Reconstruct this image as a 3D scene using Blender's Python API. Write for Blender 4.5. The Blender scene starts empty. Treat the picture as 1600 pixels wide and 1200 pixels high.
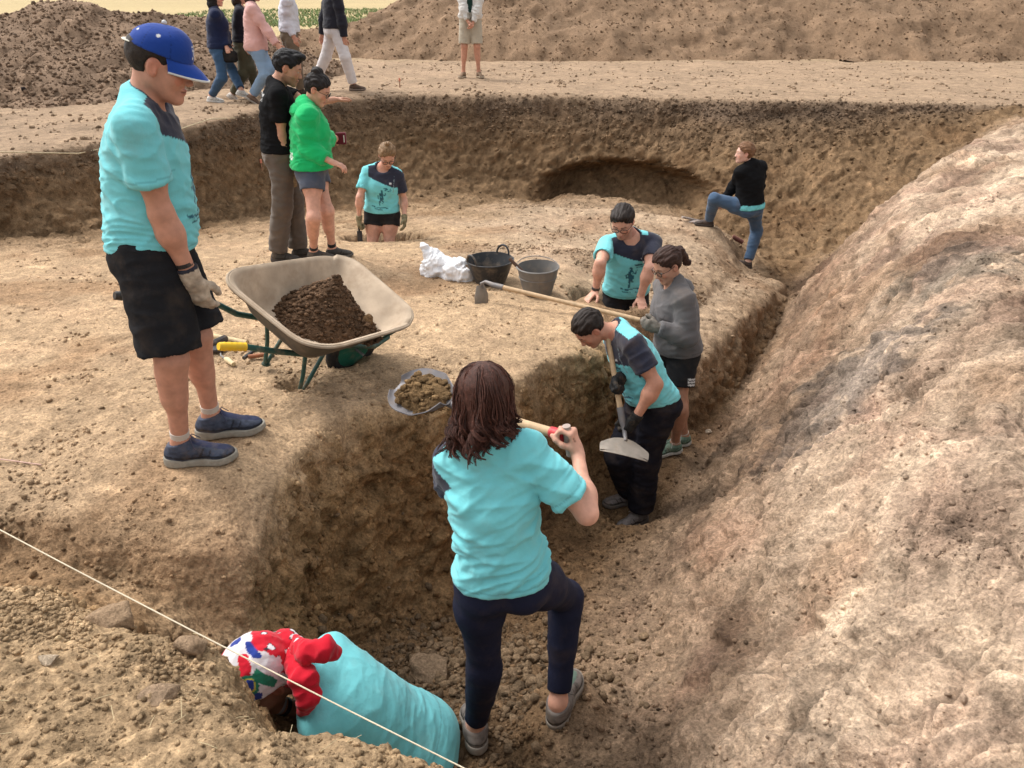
import bpy, math, random, time
import numpy as np
from mathutils import Vector, Matrix
from mathutils.geometry import delaunay_2d_cdt

T0 = time.time()
scene = bpy.context.scene
col = scene.collection

# ------------------------------------------------------------------ camera
CAM_Z = 1.65
PITCH = math.radians(26.5)
FPX = 1256.0
cam_data = bpy.data.cameras.new('camera')
cam = bpy.data.objects.new('camera', cam_data)
col.objects.link(cam)
cam.location = (0, 0, CAM_Z)
cam.rotation_euler = (math.pi / 2 - PITCH, 0, 0)
cam_data.sensor_width = 36.0
cam_data.lens = 36.0 * FPX / 1600.0
cam_data.clip_start = 0.05
cam_data.clip_end = 6000
scene.camera = cam

# ------------------------------------------------------------------ sky and sun (bright overcast)
SUN_EL, SUN_AZ = math.radians(56), math.radians(302)
world = bpy.data.worlds.new('World')
scene.world = world
world.use_nodes = True
wn = world.node_tree
wn.nodes.clear()
w_out = wn.nodes.new('ShaderNodeOutputWorld')
w_bg = wn.nodes.new('ShaderNodeBackground')
w_sky = wn.nodes.new('ShaderNodeTexSky')
w_sky.sky_type = 'NISHITA'
w_sky.sun_disc = False
w_sky.sun_elevation = SUN_EL
w_sky.sun_rotation = SUN_AZ
w_sky.dust_density = 4.0
w_sky.air_density = 1.0
w_hs = wn.nodes.new('ShaderNodeHueSaturation')
w_hs.inputs['Saturation'].default_value = 0.10
w_hs.inputs['Value'].default_value = 1.0
wn.links.new(w_sky.outputs[0], w_hs.inputs['Color'])
wn.links.new(w_hs.outputs[0], w_bg.inputs['Color'])
w_bg.inputs['Strength'].default_value = 0.15
wn.links.new(w_bg.outputs[0], w_out.inputs['Surface'])

sun_data = bpy.data.lights.new('sun', 'SUN')
sun_data.energy = 1.1
sun_data.angle = math.radians(18)
sun_data.color = (1.0, 0.95, 0.87)
sun = bpy.data.objects.new('sun', sun_data)
col.objects.link(sun)
sdir = Vector((math.sin(SUN_AZ) * math.cos(SUN_EL), math.cos(SUN_AZ) * math.cos(SUN_EL), math.sin(SUN_EL)))
sun.rotation_euler = sdir.to_track_quat('Z', 'Y').to_euler()
sun.location = (0, 0, 20)

scene.view_settings.view_transform = 'Standard'
scene.view_settings.look = 'None'
scene.view_settings.gamma = 1.0
scene.view_settings.exposure = 0.98
scene.render.resolution_x = 1024
scene.render.resolution_y = 768

# ------------------------------------------------------------------ measuring helpers
SP, CP = math.sin(PITCH), math.cos(PITCH)
EYE = np.array([0.0, 0.0, CAM_Z])
def ray(px, py):
    u = (px - 800) / FPX
    v = (600 - py) / FPX
    return np.array([u, CP + v * SP, -SP + v * CP])
def at_z(px, py, z):
    d = ray(px, py)
    return EYE + d * ((z - CAM_Z) / d[2])
def at_y(px, py, y):
    d = ray(px, py)
    return EYE + d * (y / d[1])
def at_t(px, py, t):
    return EYE + ray(px, py) * t
def reach(px, py, parent, length, sign):
    """point of the sight line at `length` from parent; sign -1 nearer, +1 farther"""
    d = ray(px, py); L = np.linalg.norm(d); d = d / L
    oc = EYE - parent
    b = np.dot(oc, d); c = np.dot(oc, oc) - length ** 2
    disc = b * b - c
    if disc <= 0:
        p = EYE + d * (-b)
        v = p - parent
        return parent + v / np.linalg.norm(v) * length
    return EYE + d * (-b + sign * math.sqrt(disc))
def nrm(v):
    v = np.asarray(v, float)
    return v / (np.linalg.norm(v) + 1e-12)

# ------------------------------------------------------------------ noise
_rng = np.random.default_rng(7)
_perm = _rng.permutation(4096).astype(np.int64)
_grad = _rng.normal(size=(4096, 3)).astype(np.float32)
_grad /= np.linalg.norm(_grad, axis=1, keepdims=True)
def noise3(P):
    P = np.asarray(P, np.float32)
    i = np.floor(P).astype(np.int64)
    f = P - i
    u = f * f * f * (f * (f * 6 - 15) + 10)
    out = np.zeros(len(P), np.float32)
    for dx in (0, 1):
        wx = u[:, 0] if dx else 1 - u[:, 0]
        hx = _perm[(i[:, 0] + dx) & 4095]
        for dy in (0, 1):
            wy = u[:, 1] if dy else 1 - u[:, 1]
            hy = _perm[(hx + i[:, 1] + dy) & 4095]
            for dz in (0, 1):
                wz = u[:, 2] if dz else 1 - u[:, 2]
                g = _grad[_perm[(hy + i[:, 2] + dz) & 4095]]
                dot = g[:, 0] * (f[:, 0] - dx) + g[:, 1] * (f[:, 1] - dy) + g[:, 2] * (f[:, 2] - dz)
                out += wx * wy * wz * dot
    return out * 1.6
def fbm(P, octaves=4, gain=0.5, lac=2.03):
    P = np.asarray(P, np.float32)
    a, s, out = 1.0, 0.0, np.zeros(len(P), np.float32)
    for k in range(octaves):
        out += a * noise3(P + 17.3 * k)
        s += a; a *= gain; P = P * lac
    return out / s
def cellnoise(P):
    """distance to nearest feature point (F1) and a per-cell random value"""
    P = np.asarray(P, np.float32)
    i = np.floor(P).astype(np.int64); f = P - i
    best = np.full(len(P), 9.0, np.float32); sec = best.copy(); val = np.zeros(len(P), np.float32)
    for dx in (-1, 0, 1):
        hx = _perm[(i[:, 0] + dx) & 4095]
        for dy in (-1, 0, 1):
            hy = _perm[(hx + i[:, 1] + dy) & 4095]
            for dz in (-1, 0, 1):
                h = _perm[(hy + i[:, 2] + dz) & 4095]
                g = _grad[h] * 0.5 + 0.5
                d = (dx + g[:, 0] - f[:, 0]) ** 2 + (dy + g[:, 1] - f[:, 1]) ** 2 + (dz + g[:, 2] - f[:, 2]) ** 2
                m = d < best
                sec = np.where(m, best, np.minimum(sec, d))
                val = np.where(m, h / 4096.0, val)
                best = np.where(m, d, best)
    return np.sqrt(best), np.sqrt(sec), val
def sstep(a, b, x):
    t = np.clip((x - a) / (b - a), 0, 1)
    return t * t * (3 - 2 * t)

# ------------------------------------------------------------------ mesh helpers
def tag(o, label=None, cat=None, group=None, kind=None):
    if label: o['label'] = label
    if cat: o['category'] = cat
    if group: o['group'] = group
    if kind: o['kind'] = kind
    return o
def empty(name, loc):
    o = bpy.data.objects.new(name, None)
    o.empty_display_size = 0.1
    o.location = tuple(float(a) for a in loc)
    col.objects.link(o)
    return o
def world_loc(o):
    v = Vector((0, 0, 0))
    while o is not None:
        v = v + Vector(o.location); o = o.parent
    return np.array(v)
def link_mesh(name, V, F, mat, parent=None, color=None, smooth=True, extra=None):
    """one mesh object out of arrays; V in world coordinates"""
    V = np.asarray(V, np.float64)
    if parent is not None:
        org = world_loc(parent)
    elif name in KEEP_WORLD:
        org = np.zeros(3)
    else:
        org = np.array([V[:, 0].mean(), V[:, 1].mean(), V[:, 2].min()])
    me = bpy.data.meshes.new(name)
    if isinstance(F, np.ndarray):
        n = F.shape[1]
        me.vertices.add(len(V)); me.vertices.foreach_set('co', (V - org).astype(np.float32).ravel())
        me.loops.add(F.size); me.loops.foreach_set('vertex_index', F.astype(np.int32).ravel())
        me.polygons.add(len(F)); me.polygons.foreach_set('loop_start', np.arange(0, F.size, n, dtype=np.int32))
        me.update(calc_edges=True)
    else:
        me.from_pydata([tuple(p) for p in (V - org)], [], F)
        me.update()
    if smooth:
        me.polygons.foreach_set('use_smooth', np.ones(len(me.polygons), bool))
    if color is not None:
        c = np.asarray(color, np.float32)
        if c.ndim == 1: c = np.tile(c, (len(V), 1))
        c4 = np.ones((len(V), 4), np.float32); c4[:, :3] = c
        at = me.color_attributes.new('Col', 'FLOAT_COLOR', 'POINT')
        at.data.foreach_set('color', c4.ravel())
    if extra:
        for k, a in extra.items():
            at = me.attributes.new(k, 'FLOAT', 'POINT')
            at.data.foreach_set('value', np.asarray(a, np.float32))
    me.materials.append(mat)
    o = bpy.data.objects.new(name, me)
    col.objects.link(o)
    if parent is not None: o.parent = parent
    else: o.location = tuple(org)
    return o
KEEP_WORLD = {'ground'}

def frame_of(axis, hint=(0, 0, 1)):
    a = nrm(axis); h = np.asarray(hint, float)
    if abs(np.dot(a, nrm(h))) > 0.97: h = np.array([1.0, 0, 0])
    s = nrm(np.cross(h, a)); u = np.cross(a, s)
    return s, u, a
class MB:
    """collects shapes; build() links them as one mesh"""
    def __init__(self): self.V = []; self.F = []; self.C = []; self.n = 0
    def add(self, V, F, c=(0.5, 0.5, 0.5)):
        V = np.asarray(V, float)
        self.V.append(V); self.F += [tuple(int(i) + self.n for i in f) for f in F]
        self.C.append(np.tile(np.asarray(c, float), (len(V), 1))); self.n += len(V)
        return self
    def tube(self, pts, r, c=(0.5, 0.5, 0.5), n=10, flat=1.0, hint=(0, 0, 1), cap=True):
        pts = [np.asarray(p, float) for p in pts]
        rs = r if hasattr(r, '__len__') else [r] * len(pts)
        V = []; s = None
        for i, p in enumerate(pts):
            t = pts[min(i + 1, len(pts) - 1)] - pts[max(i - 1, 0)]
            if s is None: s, u, a = frame_of(t, hint)
            else:
                a = nrm(t); s = nrm(s - a * np.dot(s, a)); u = np.cross(a, s)
            for k in range(n):
                q = 2 * math.pi * k / n
                V.append(p + rs[i] * (math.cos(q) * s + math.sin(q) * u * flat))
        F = []
        for i in range(len(pts) - 1):
            for k in range(n):
                k2 = (k + 1) % n
                F.append((i * n + k, i * n + k2, (i + 1) * n + k2, (i + 1) * n + k))
        if cap:
            F.append(tuple(reversed(range(n)))); F.append(tuple(range((len(pts) - 1) * n, len(pts) * n)))
        return self.add(V, F, c)
    def box(self, c0, half, axes=None, c=(0.5, 0.5, 0.5), bev=0.0):
        A = np.eye(3) if axes is None else np.array(axes)
        h = np.asarray(half, float); V = []; F = []
        b = min(bev, h.min() * 0.9)
        if b <= 0:
            V = [np.asarray(c0) + (np.array([sx, sy, sz]) * h) @ A for sx in (-1, 1) for sy in (-1, 1) for sz in (-1, 1)]
            F = [(0, 1, 3, 2), (4, 6, 7, 5), (0, 4, 5, 1), (2, 3, 7, 6), (0, 2, 6, 4), (1, 5, 7, 3)]
            return self.add(V, F, c)
        idx = {}
        for sx in (-1, 1):
            for sy in (-1, 1):
                for sz in (-1, 1):
                    for ax in range(3):
                        q = np.array([sx, sy, sz]) * (h - b); q[ax] += (sx, sy, sz)[ax] * b
                        idx[(sx, sy, sz, ax)] = len(V); V.append(np.asarray(c0) + q @ A)
        for ax in range(3):
            o1, o2 = [k for k in range(3) if k != ax]
            for s in (-1, 1):
                ring = []
                for a1, a2 in ((-1, -1), (1, -1), (1, 1), (-1, 1)):
                    k = [0, 0, 0]; k[ax] = s; k[o1] = a1; k[o2] = a2
                    ring.append(idx[(k[0], k[1], k[2], ax)])
                F.append(tuple(ring))
        for ax in range(3):
            o1, o2 = [k for k in range(3) if k != ax]
            for a1 in (-1, 1):
                for a2 in (-1, 1):
                    q = []
                    for s, o in ((-1, o1), (1, o1), (1, o2), (-1, o2)):
                        k = [0, 0, 0]; k[ax] = s; k[o1] = a1; k[o2] = a2
                        q.append(idx[(k[0], k[1], k[2], o)])
                    F.append(tuple(q))
        for sx in (-1, 1):
            for sy in (-1, 1):
                for sz in (-1, 1):
                    F.append((idx[(sx, sy, sz, 0)], idx[(sx, sy, sz, 1)], idx[(sx, sy, sz, 2)]))
        return self.add(V, F, c)
    def sheet(self, P, c=(0.5, 0.5, 0.5), thick=0.0):
        """grid of points [i][j] to a sheet with real thickness"""
        P = np.asarray(P, float); a, b = P.shape[:2]
        def idx(i, j, l): return l * a * b + i * b + j
        gu = np.gradient(P, axis=0); gv = np.gradient(P, axis=1)
        N = np.cross(gu, gv); N /= np.linalg.norm(N, axis=2, keepdims=True) + 1e-9
        V = np.concatenate([(P + N * thick / 2).reshape(-1, 3), (P - N * thick / 2).reshape(-1, 3)])
        F = []
        for i in range(a - 1):
            for j in range(b - 1):
                F.append((idx(i, j, 0), idx(i + 1, j, 0), idx(i + 1, j + 1, 0), idx(i, j + 1, 0)))
                F.append((idx(i, j, 1), idx(i, j + 1, 1), idx(i + 1, j + 1, 1), idx(i + 1, j, 1)))
        for i in range(a - 1):
            for j in (0, b - 1): F.append((idx(i, j, 0), idx(i, j, 1), idx(i + 1, j, 1), idx(i + 1, j, 0)))
        for j in range(b - 1):
            for i in (0, a - 1): F.append((idx(i, j, 0), idx(i, j + 1, 0), idx(i, j + 1, 1), idx(i, j, 1)))
        return self.add(V, F, c)
    def build(self, name, mat, parent=None, smooth=True, jitter=0.0, sharp=40):
        V = np.concatenate(self.V)
        C = np.concatenate(self.C)
        o = link_mesh(name, V, self.F, mat, parent, C, smooth)
        import bmesh
        bm = bmesh.new(); bm.from_mesh(o.data)
        bmesh.ops.recalc_face_normals(bm, faces=bm.faces)
        if smooth:
            lim = math.radians(sharp)
            for e in bm.edges:
                if len(e.link_faces) == 2 and e.calc_face_angle(0) > lim: e.smooth = False
        bm.to_mesh(o.data); bm.free()
        return o

# ------------------------------------------------------------------ distance fields and their meshes
def smin(a, b, k):
    if k <= 0: return np.minimum(a, b)
    h = np.maximum(k - np.abs(a - b), 0) / k
    return np.minimum(a, b) - h * h * k * 0.25
def smax(a, b, k): return -smin(-a, -b, k)
def d_cap(P, a, b, ra, rb, lat=None, sc=1.0):
    a = np.asarray(a, float); b = np.asarray(b, float)
    ab = b - a; L = np.dot(ab, ab) + 1e-12
    v = P - a
    t = np.clip(v @ ab / L, 0, 1)
    w = v - t[:, None] * ab
    if lat is not None:
        m = w @ lat
        q2 = (w * w).sum(1) - m * m + (m / sc) ** 2
        q = np.sqrt(np.maximum(q2, 1e-12))
        r = ra + t * (rb - ra)
        true = np.sqrt((w * w).sum(1) + 1e-12)
        return (q - r) * np.clip(true / q, 0.5, 1.0 if sc < 1 else sc)
    return np.sqrt((w * w).sum(1)) - (ra + t * (rb - ra))
def d_ell(P, c, R, axes=None):
    v = P - np.asarray(c, float)
    if axes is not None: v = v @ np.asarray(axes).T
    R = np.asarray(R, float)
    k0 = np.sqrt(((v / R) ** 2).sum(1)) + 1e-9
    k1 = np.sqrt(((v / (R * R)) ** 2).sum(1)) + 1e-9
    return k0 * (k0 - 1.0) / k1
def d_box(P, c, H, axes=None, r=0.0):
    v = P - np.asarray(c, float)
    if axes is not None: v = v @ np.asarray(axes).T
    q = np.abs(v) - (np.asarray(H, float) - r)
    return np.sqrt((np.maximum(q, 0) ** 2).sum(1)) + np.minimum(q.max(1), 0) - r

_OFF = np.array([[x, y, z] for x in (0, 1) for y in (0, 1) for z in (0, 1)], np.int64)
def mesh_sdf(f, lo, hi, h, slack=0.012, levels=3):
    lo = np.asarray(lo, float); hi = np.asarray(hi, float)
    s = 2 ** levels
    n = np.ceil((hi - lo) / (h * s)).astype(int) + 1
    g = np.stack(np.meshgrid(*[np.arange(k) for k in n], indexing='ij'), -1).reshape(-1, 3).astype(np.int64)
    for lv in range(levels, -1, -1):
        cs = h * 2 ** lv
        d = f(lo + (g + 0.5) * cs)
        g = g[np.abs(d) <= 0.87 * cs * 1.25 + (slack if lv else 0.0)]
        if lv: g = (g[:, None, :] * 2 + _OFF[None]).reshape(-1, 3)
    B = 1 << 20
    def key(a): return (a[..., 0] * B + a[..., 1]) * B + a[..., 2]
    allc = (g[:, None, :] + _OFF[None])
    k = key(allc)
    uk, inv = np.unique(k.ravel(), return_inverse=True)
    inv = inv.reshape(k.shape)
    cc = np.stack([uk // (B * B), (uk // B) % B, uk % B], -1)
    val = f(lo + cc * h)
    cv = val[inv]
    mix = (cv.min(1) < 0) & (cv.max(1) >= 0)
    g = g[mix]; cv = cv[mix]
    E = [(a, b) for a in range(8) for b in range(a + 1, 8) if np.abs(_OFF[a] - _OFF[b]).sum() == 1]
    acc = np.zeros((len(g), 3)); cnt = np.zeros(len(g))
    for a, b in E:
        va, vb = cv[:, a], cv[:, b]
        m = (va < 0) != (vb < 0)
        t = np.where(m, va / np.where(m, va - vb, 1), 0)
        acc += m[:, None] * (_OFF[a] + t[:, None] * (_OFF[b] - _OFF[a])); cnt += m
    V = lo + (g + acc / cnt[:, None]) * h
    kc = key(g); order = np.argsort(kc); ks = kc[order]
    F = []
    for ax in range(3):
        b_, c_ = (ax + 1) % 3, (ax + 2) % 3
        e = np.zeros(3, np.int64); e[ax] = 1
        ci = int(np.nonzero((_OFF == e).all(1))[0][0])
        m = (cv[:, 0] < 0) != (cv[:, ci] < 0)
        gg = g[m]; up = cv[m, 0] < 0
        eb = np.zeros(3, np.int64); eb[b_] = 1; ec = np.zeros(3, np.int64); ec[c_] = 1
        q = []
        good = np.ones(len(gg), bool)
        for off in (0 * eb, eb, eb + ec, ec):
            kk = key(gg - off)
            p = np.searchsorted(ks, kk); p = np.minimum(p, len(ks) - 1)
            good &= ks[p] == kk
            q.append(order[p])
        q = np.stack(q, 1)
        q = np.where(up[:, None], q, q[:, ::-1])
        F.append(q[good])
    return V, np.concatenate(F)
def mesh_normals(V, F):
    N = np.zeros_like(V)
    a, b, c = V[F[:, 0]], V[F[:, 1]], V[F[:, 2]]
    fn = np.cross(b - a, c - a)
    if F.shape[1] == 4:
        d = V[F[:, 3]]; fn = np.cross(c - a, d - b)
    for j in range(F.shape[1]):
        for ax in range(3): N[:, ax] += np.bincount(F[:, j], fn[:, ax], len(V))
    return N / (np.linalg.norm(N, axis=1, keepdims=True) + 1e-12)
def relax(V, F, it=1, w=0.5):
    for _ in range(it):
        S = np.zeros_like(V); n = np.zeros(len(V))
        k = F.shape[1]
        for j in range(k):
            i0, i1 = F[:, j], F[:, (j + 1) % k]
            for ax in range(3):
                S[:, ax] += np.bincount(i0, V[i1, ax], len(V)) + np.bincount(i1, V[i0, ax], len(V))
            n += np.bincount(i0, minlength=len(V)) + np.bincount(i1, minlength=len(V))
        V = V * (1 - w) + w * S / np.maximum(n, 1)[:, None]
    return V

# ------------------------------------------------------------------ materials
def new_mat(name):
    m = bpy.data.materials.new(name); m.use_nodes = True
    nt = m.node_tree; b = nt.nodes['Principled BSDF']
    return m, nt, b
def nd(nt, t, **kw):
    n = nt.nodes.new(t)
    for k, v in kw.items():
        if k in n.inputs: n.inputs[k].default_value = v
        else: setattr(n, k, v)
    return n
def obj_coord(nt):
    return nd(nt, 'ShaderNodeTexCoord').outputs['Object']
def mixcol(nt, a, b, fac, mode='MIX'):
    n = nd(nt, 'ShaderNodeMix', data_type='RGBA', blend_type=mode)
    for sock, v in ((n.inputs[6], a), (n.inputs[7], b), (n.inputs[0], fac)):
        if isinstance(v, (int, float)): sock.default_value = v
        elif isinstance(v, tuple): sock.default_value = (*v, 1)
        else: nt.links.new(v, sock)
    return n.outputs[2]
def surf_mat(name, rough=0.8, n1=(40, 0.12), bump=(60, 0.3, 0.002), spec=0.3, metal=0.0, dirt=None, sheen=0.0, sss=0.0, weave=0.0):
    """vertex-coloured surface with mottling, fine bump and optional soil stains"""
    m, nt, b = new_mat(name)
    L = nt.links.new
    at = nd(nt, 'ShaderNodeAttribute', attribute_name='Col')
    tc = obj_coord(nt)
    no = nd(nt, 'ShaderNodeTexNoise', Scale=n1[0], Detail=4.0); L(tc, no.inputs['Vector'])
    mr = nd(nt, 'ShaderNodeMapRange'); L(no.outputs['Fac'], mr.inputs[0])
    mr.inputs[1].default_value = 0.25; mr.inputs[2].default_value = 0.75
    mr.inputs[3].default_value = 1 - n1[1]; mr.inputs[4].default_value = 1 + n1[1]
    vm = nd(nt, 'ShaderNodeVectorMath', operation='SCALE'); L(at.outputs['Color'], vm.inputs[0]); L(mr.outputs[0], vm.inputs['Scale'])
    c = vm.outputs[0]
    if dirt:
        dc, amt, ds = dirt
        n2 = nd(nt, 'ShaderNodeTexNoise', Scale=ds, Detail=6.0, Roughness=0.65); L(tc, n2.inputs['Vector'])
        r = nd(nt, 'ShaderNodeMapRange'); L(n2.outputs['Fac'], r.inputs[0])
        r.inputs[1].default_value = 0.5; r.inputs[2].default_value = 0.78; r.inputs[3].default_value = 0; r.inputs[4].default_value = amt
        c = mixcol(nt, c, dc, r.outputs[0])
    L(c, b.inputs['Base Color'])
    b.inputs['Roughness'].default_value = rough
    b.inputs['Specular IOR Level'].default_value = spec
    b.inputs['Metallic'].default_value = metal
    if sheen:
        b.inputs['Sheen Weight'].default_value = sheen
    if sss:
        b.inputs['Subsurface Weight'].default_value = sss
        b.inputs['Subsurface Scale'].default_value = 0.01
        b.inputs['Subsurface Radius'].default_value = (1.0, 0.35, 0.2)
    if bump:
        nb = nd(nt, 'ShaderNodeTexNoise', Scale=bump[0], Detail=5.0, Roughness=0.6); L(tc, nb.inputs['Vector'])
        bp = nd(nt, 'ShaderNodeBump', Strength=bump[1], Distance=bump[2]); L(nb.outputs['Fac'], bp.inputs['Height'])
        L(bp.outputs[0], b.inputs['Normal'])
    return m
SOIL = (0.20, 0.135, 0.085)
M_skin = surf_mat('skin', rough=0.55, n1=(28, 0.16), bump=(160, 0.35, 0.0018), spec=0.32, sss=0.05, dirt=((0.30, 0.17, 0.11), 0.30, 13.0))
M_cloth = surf_mat('cloth', rough=0.9, n1=(14, 0.06), bump=(34, 0.45, 0.006), spec=0.12, dirt=(SOIL, 0.30, 7.0), sheen=0.15)
M_clean = surf_mat('clean_cloth', rough=0.9, n1=(14, 0.05), bump=(26, 0.4, 0.008), spec=0.12, sheen=0.15)
M_dark = surf_mat('dark_cloth', rough=0.85, n1=(18, 0.12), bump=(30, 0.45, 0.006), spec=0.15, dirt=(SOIL, 0.16, 7.0))
M_black = surf_mat('black_cloth', rough=0.9, n1=(18, 0.15), bump=(30, 0.5, 0.007), spec=0.08)
M_hair = surf_mat('hair', rough=0.55, n1=(110, 0.45), bump=(260, 0.8, 0.004), spec=0.22)
M_shoe = surf_mat('shoe', rough=0.75, n1=(60, 0.2), bump=(120, 0.4, 0.002), spec=0.25, dirt=(SOIL, 0.45, 14.0))
M_sole = surf_mat('sole_rubber', rough=0.8, n1=(50, 0.15), bump=(90, 0.3, 0.002), spec=0.2, dirt=(SOIL, 0.5, 18.0))
M_glove = surf_mat('glove', rough=0.9, n1=(50, 0.25), bump=(90, 0.5, 0.003), spec=0.15, dirt=(SOIL, 0.5, 22.0))
M_metal = surf_mat('worn_steel', rough=0.62, n1=(20, 0.2), bump=(50, 0.2, 0.002), spec=0.5, metal=0.45, dirt=((0.24, 0.17, 0.11), 0.75, 9.0))
M_paint = surf_mat('painted_steel', rough=0.45, n1=(20, 0.15), bump=(60, 0.2, 0.001), spec=0.4, dirt=((0.3, 0.22, 0.15), 0.7, 14.0))
M_wood = surf_mat('wood', rough=0.65, n1=(30, 0.2), bump=(70, 0.3, 0.002), spec=0.25, dirt=(SOIL, 0.35, 12.0))
M_plastic = surf_mat('plastic', rough=0.5, n1=(20, 0.1), bump=(60, 0.15, 0.001), spec=0.4, dirt=((0.3, 0.22, 0.15), 0.55, 10.0))
M_glass = surf_mat('dark_plastic', rough=0.25, n1=(20, 0.1), bump=None, spec=0.6)

# ------------------------------------------------------------------ people: skeletons
DEG = math.radians
def pdir(yaw):
    return np.array([math.cos(DEG(yaw)), math.sin(DEG(yaw)), 0.0])
class Sk: pass
def pix(p):
    v = p - EYE; t = v[1] * CP - v[2] * SP; u = v[1] * SP + v[2] * CP
    return np.array([800 + FPX * v[0] / t, 600 - FPX * u / t])
IKLOG = []
def ik(a, c, l1, l2, hint):
    """middle joint of a two-bone limb; hint = pixel of the joint or a 3-D pole"""
    d = np.linalg.norm(c - a); sc = 1.0
    if d > (l1 + l2) * 0.998: sc = d / ((l1 + l2) * 0.998); l1 *= sc; l2 *= sc
    if d < abs(l1 - l2) * 1.02: sc = d / (abs(l1 - l2) * 1.02)
    IKLOG.append(sc)
    x = (l1 * l1 - l2 * l2 + d * d) / (2 * d); r = math.sqrt(max(l1 * l1 - x * x, 0))
    ax = nrm(c - a); m = a + ax * x
    if len(hint) == 3:
        p = np.asarray(hint, float); p = nrm(p - ax * np.dot(p, ax)); return m + p * r, l1, l2
    u = nrm(np.cross(ax, (0.3, 0.5, 0.8))); w = np.cross(ax, u)
    best = min((np.linalg.norm(pix(m + r * (math.cos(t) * u + math.sin(t) * w)) - np.array(hint)), t) for t in np.linspace(0, 2 * math.pi, 120))
    t = best[1]
    return m + r * (math.cos(t) * u + math.sin(t) * w), l1, l2
def skeleton(sp):
    """joints of one person from the sight lines of the joints and the bone lengths"""
    k = Sk(); k.sp = sp
    H = sp['H']; k.H = H; s = H / 1.75; k.s = s
    k.fem = sp.get('fem', False)
    g = sp.get
    D = g('D'); pel = sp['pel']; SL = g('spine', 0.29) * H
    k.N = at_y(sp['neck'][0], sp['neck'][1], D + sp['neck'][2])
    if len(pel) == 3: k.P = reach(pel[0], pel[1], k.N, SL, pel[2])
    else:
        py = sp['neck'][1] + 100.0
        for _ in range(40):
            p = at_y(pel[0], py, D + pel[1]); dz = math.sqrt(max(SL ** 2 - (p[0] - k.N[0]) ** 2 - (p[1] - k.N[1]) ** 2, 0.01))
            r_ = ray(pel[0], py); want = k.N[2] - dz
            py += (p[2] - want) / (D + pel[1]) * FPX * 0.8
        k.P = p
    sd = nrm(k.N - k.P)
    up = np.array([0, 0, 1.0])
    k.vp = nrm(sd * g('ptilt', 0.5) + up * (1 - g('ptilt', 0.5))) if 'pup' not in sp else nrm(sp['pup'])
    k.M = k.P + k.vp * 0.12 * H * 1.0
    # keep the curve inside the straight length
    k.vc = nrm(k.N - k.M)
    def lat(yaw, v, roll=0):
        f = pdir(yaw); l = np.array([-f[1], f[0], 0.0])
        l = nrm(l - v * np.dot(l, v))
        if roll: l = nrm(l * math.cos(DEG(roll)) + v * math.sin(DEG(roll)))
        return l
    yp = sp['yaw']; yc = g('cyaw', yp)
    k.up_ = lat(yp, k.vp, g('proll', 0)); k.wp = np.cross(k.up_, k.vp)
    k.uc = lat(yc, k.vc, g('croll', 0)); k.vcc = nrm(k.vc - k.uc * np.dot(k.uc, k.vc)); k.wc = np.cross(k.uc, k.vcc)
    sw = (0.098 if k.fem else 0.108) * H * g('sw', 1.0)
    hw = 0.052 * H
    k.J = {}
    for side, sg in (('L', 1), ('R', -1)):
        adv = g('sh' + side, (0, 0, 0))     # extra shoulder move in chest frame (lat, up, fwd)
        sh = k.N - k.vcc * 0.022 * H + k.uc * sw * sg + k.uc * adv[0] + k.vcc * adv[1] + k.wc * adv[2]
        hip = k.P + k.up_ * hw * sg - k.vp * 0.012 * H
        a = sp['arm' + side]
        ua, fa = 0.168 * H * g('al', 1), 0.150 * H * g('al', 1)
        wr = at_y(a[0][0], a[0][1], D + a[0][2]) if not isinstance(a[0][0], str) else sh + np.array(a[0][1:])
        el, ua, fa = ik(sh, wr, ua, fa, a[1])
        l = sp['leg' + side]
        th, sk_ = 0.240 * H * g('ll', 1), 0.245 * H * g('ll', 1)
        an = at_y(l[0][0], l[0][1], D + l[0][2]) if not isinstance(l[0][0], str) else hip + np.array(l[0][1:])
        kn, th, sk_ = ik(hip, an, th, sk_, l[1])
        fy, fpch = l[2]
        f = pdir(fy)
        ff = nrm(f * math.cos(DEG(fpch)) + up * math.sin(DEG(fpch)))
        fl = nrm(np.cross(up, f)); fu = np.cross(ff, fl)
        if fu[2] < 0: fu = -fu
        k.J[side] = dict(sh=sh, el=el, wr=wr, hip=hip, kn=kn, an=an, ff=ff, fl=fl, fu=fu)
        h = g('hand' + side, {})
        fd = nrm(wr - el)
        d = nrm(h['d']) if 'd' in h else fd
        n = h.get('n')
        n = k.uc * (-sg) if n is None else np.asarray(n, float)
        n = nrm(n - d * np.dot(n, d))
        t = np.cross(d, n) * (-sg)
        k.J[side].update(hd=d, hn=n, ht=t, curl=h.get('curl', 0.25), thumb=h.get('thumb', 0.2))
    hx, hy, hs_ = sp['head']
    k.hs = s * g('hscale', 1.0)
    k.Hc = at_y(hx, hy, k.N[1] + hs_)
    k.Hc = k.N + nrm(k.Hc - k.N) * 0.112 * H * g('neckl', 1.0)
    ly, lp = sp['look'][:2]; lr = sp['look'][2] if len(sp['look']) > 2 else 0
    f = pdir(ly) * math.cos(DEG(lp)) - up * math.sin(DEG(lp))
    l = nrm(np.cross(up, f)); u = np.cross(f, l)
    if lp > 88: u = nrm(pdir(ly)); l = np.cross(u, f)
    r_ = -l
    if lr:
        r2 = r_ * math.cos(DEG(lr)) + u * math.sin(DEG(lr)); u = u * math.cos(DEG(lr)) - r_ * math.sin(DEG(lr)); r_ = r2
    k.hax = np.stack([nrm(r_), nrm(f), nrm(u)])      # rows: right, forward, up
    return k
def hloc(k, P): return ((P - k.Hc) @ k.hax.T) / k.hs
def hpt(k, x, y, z): return k.Hc + (np.array([x, y, z]) * k.hs) @ k.hax

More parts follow.
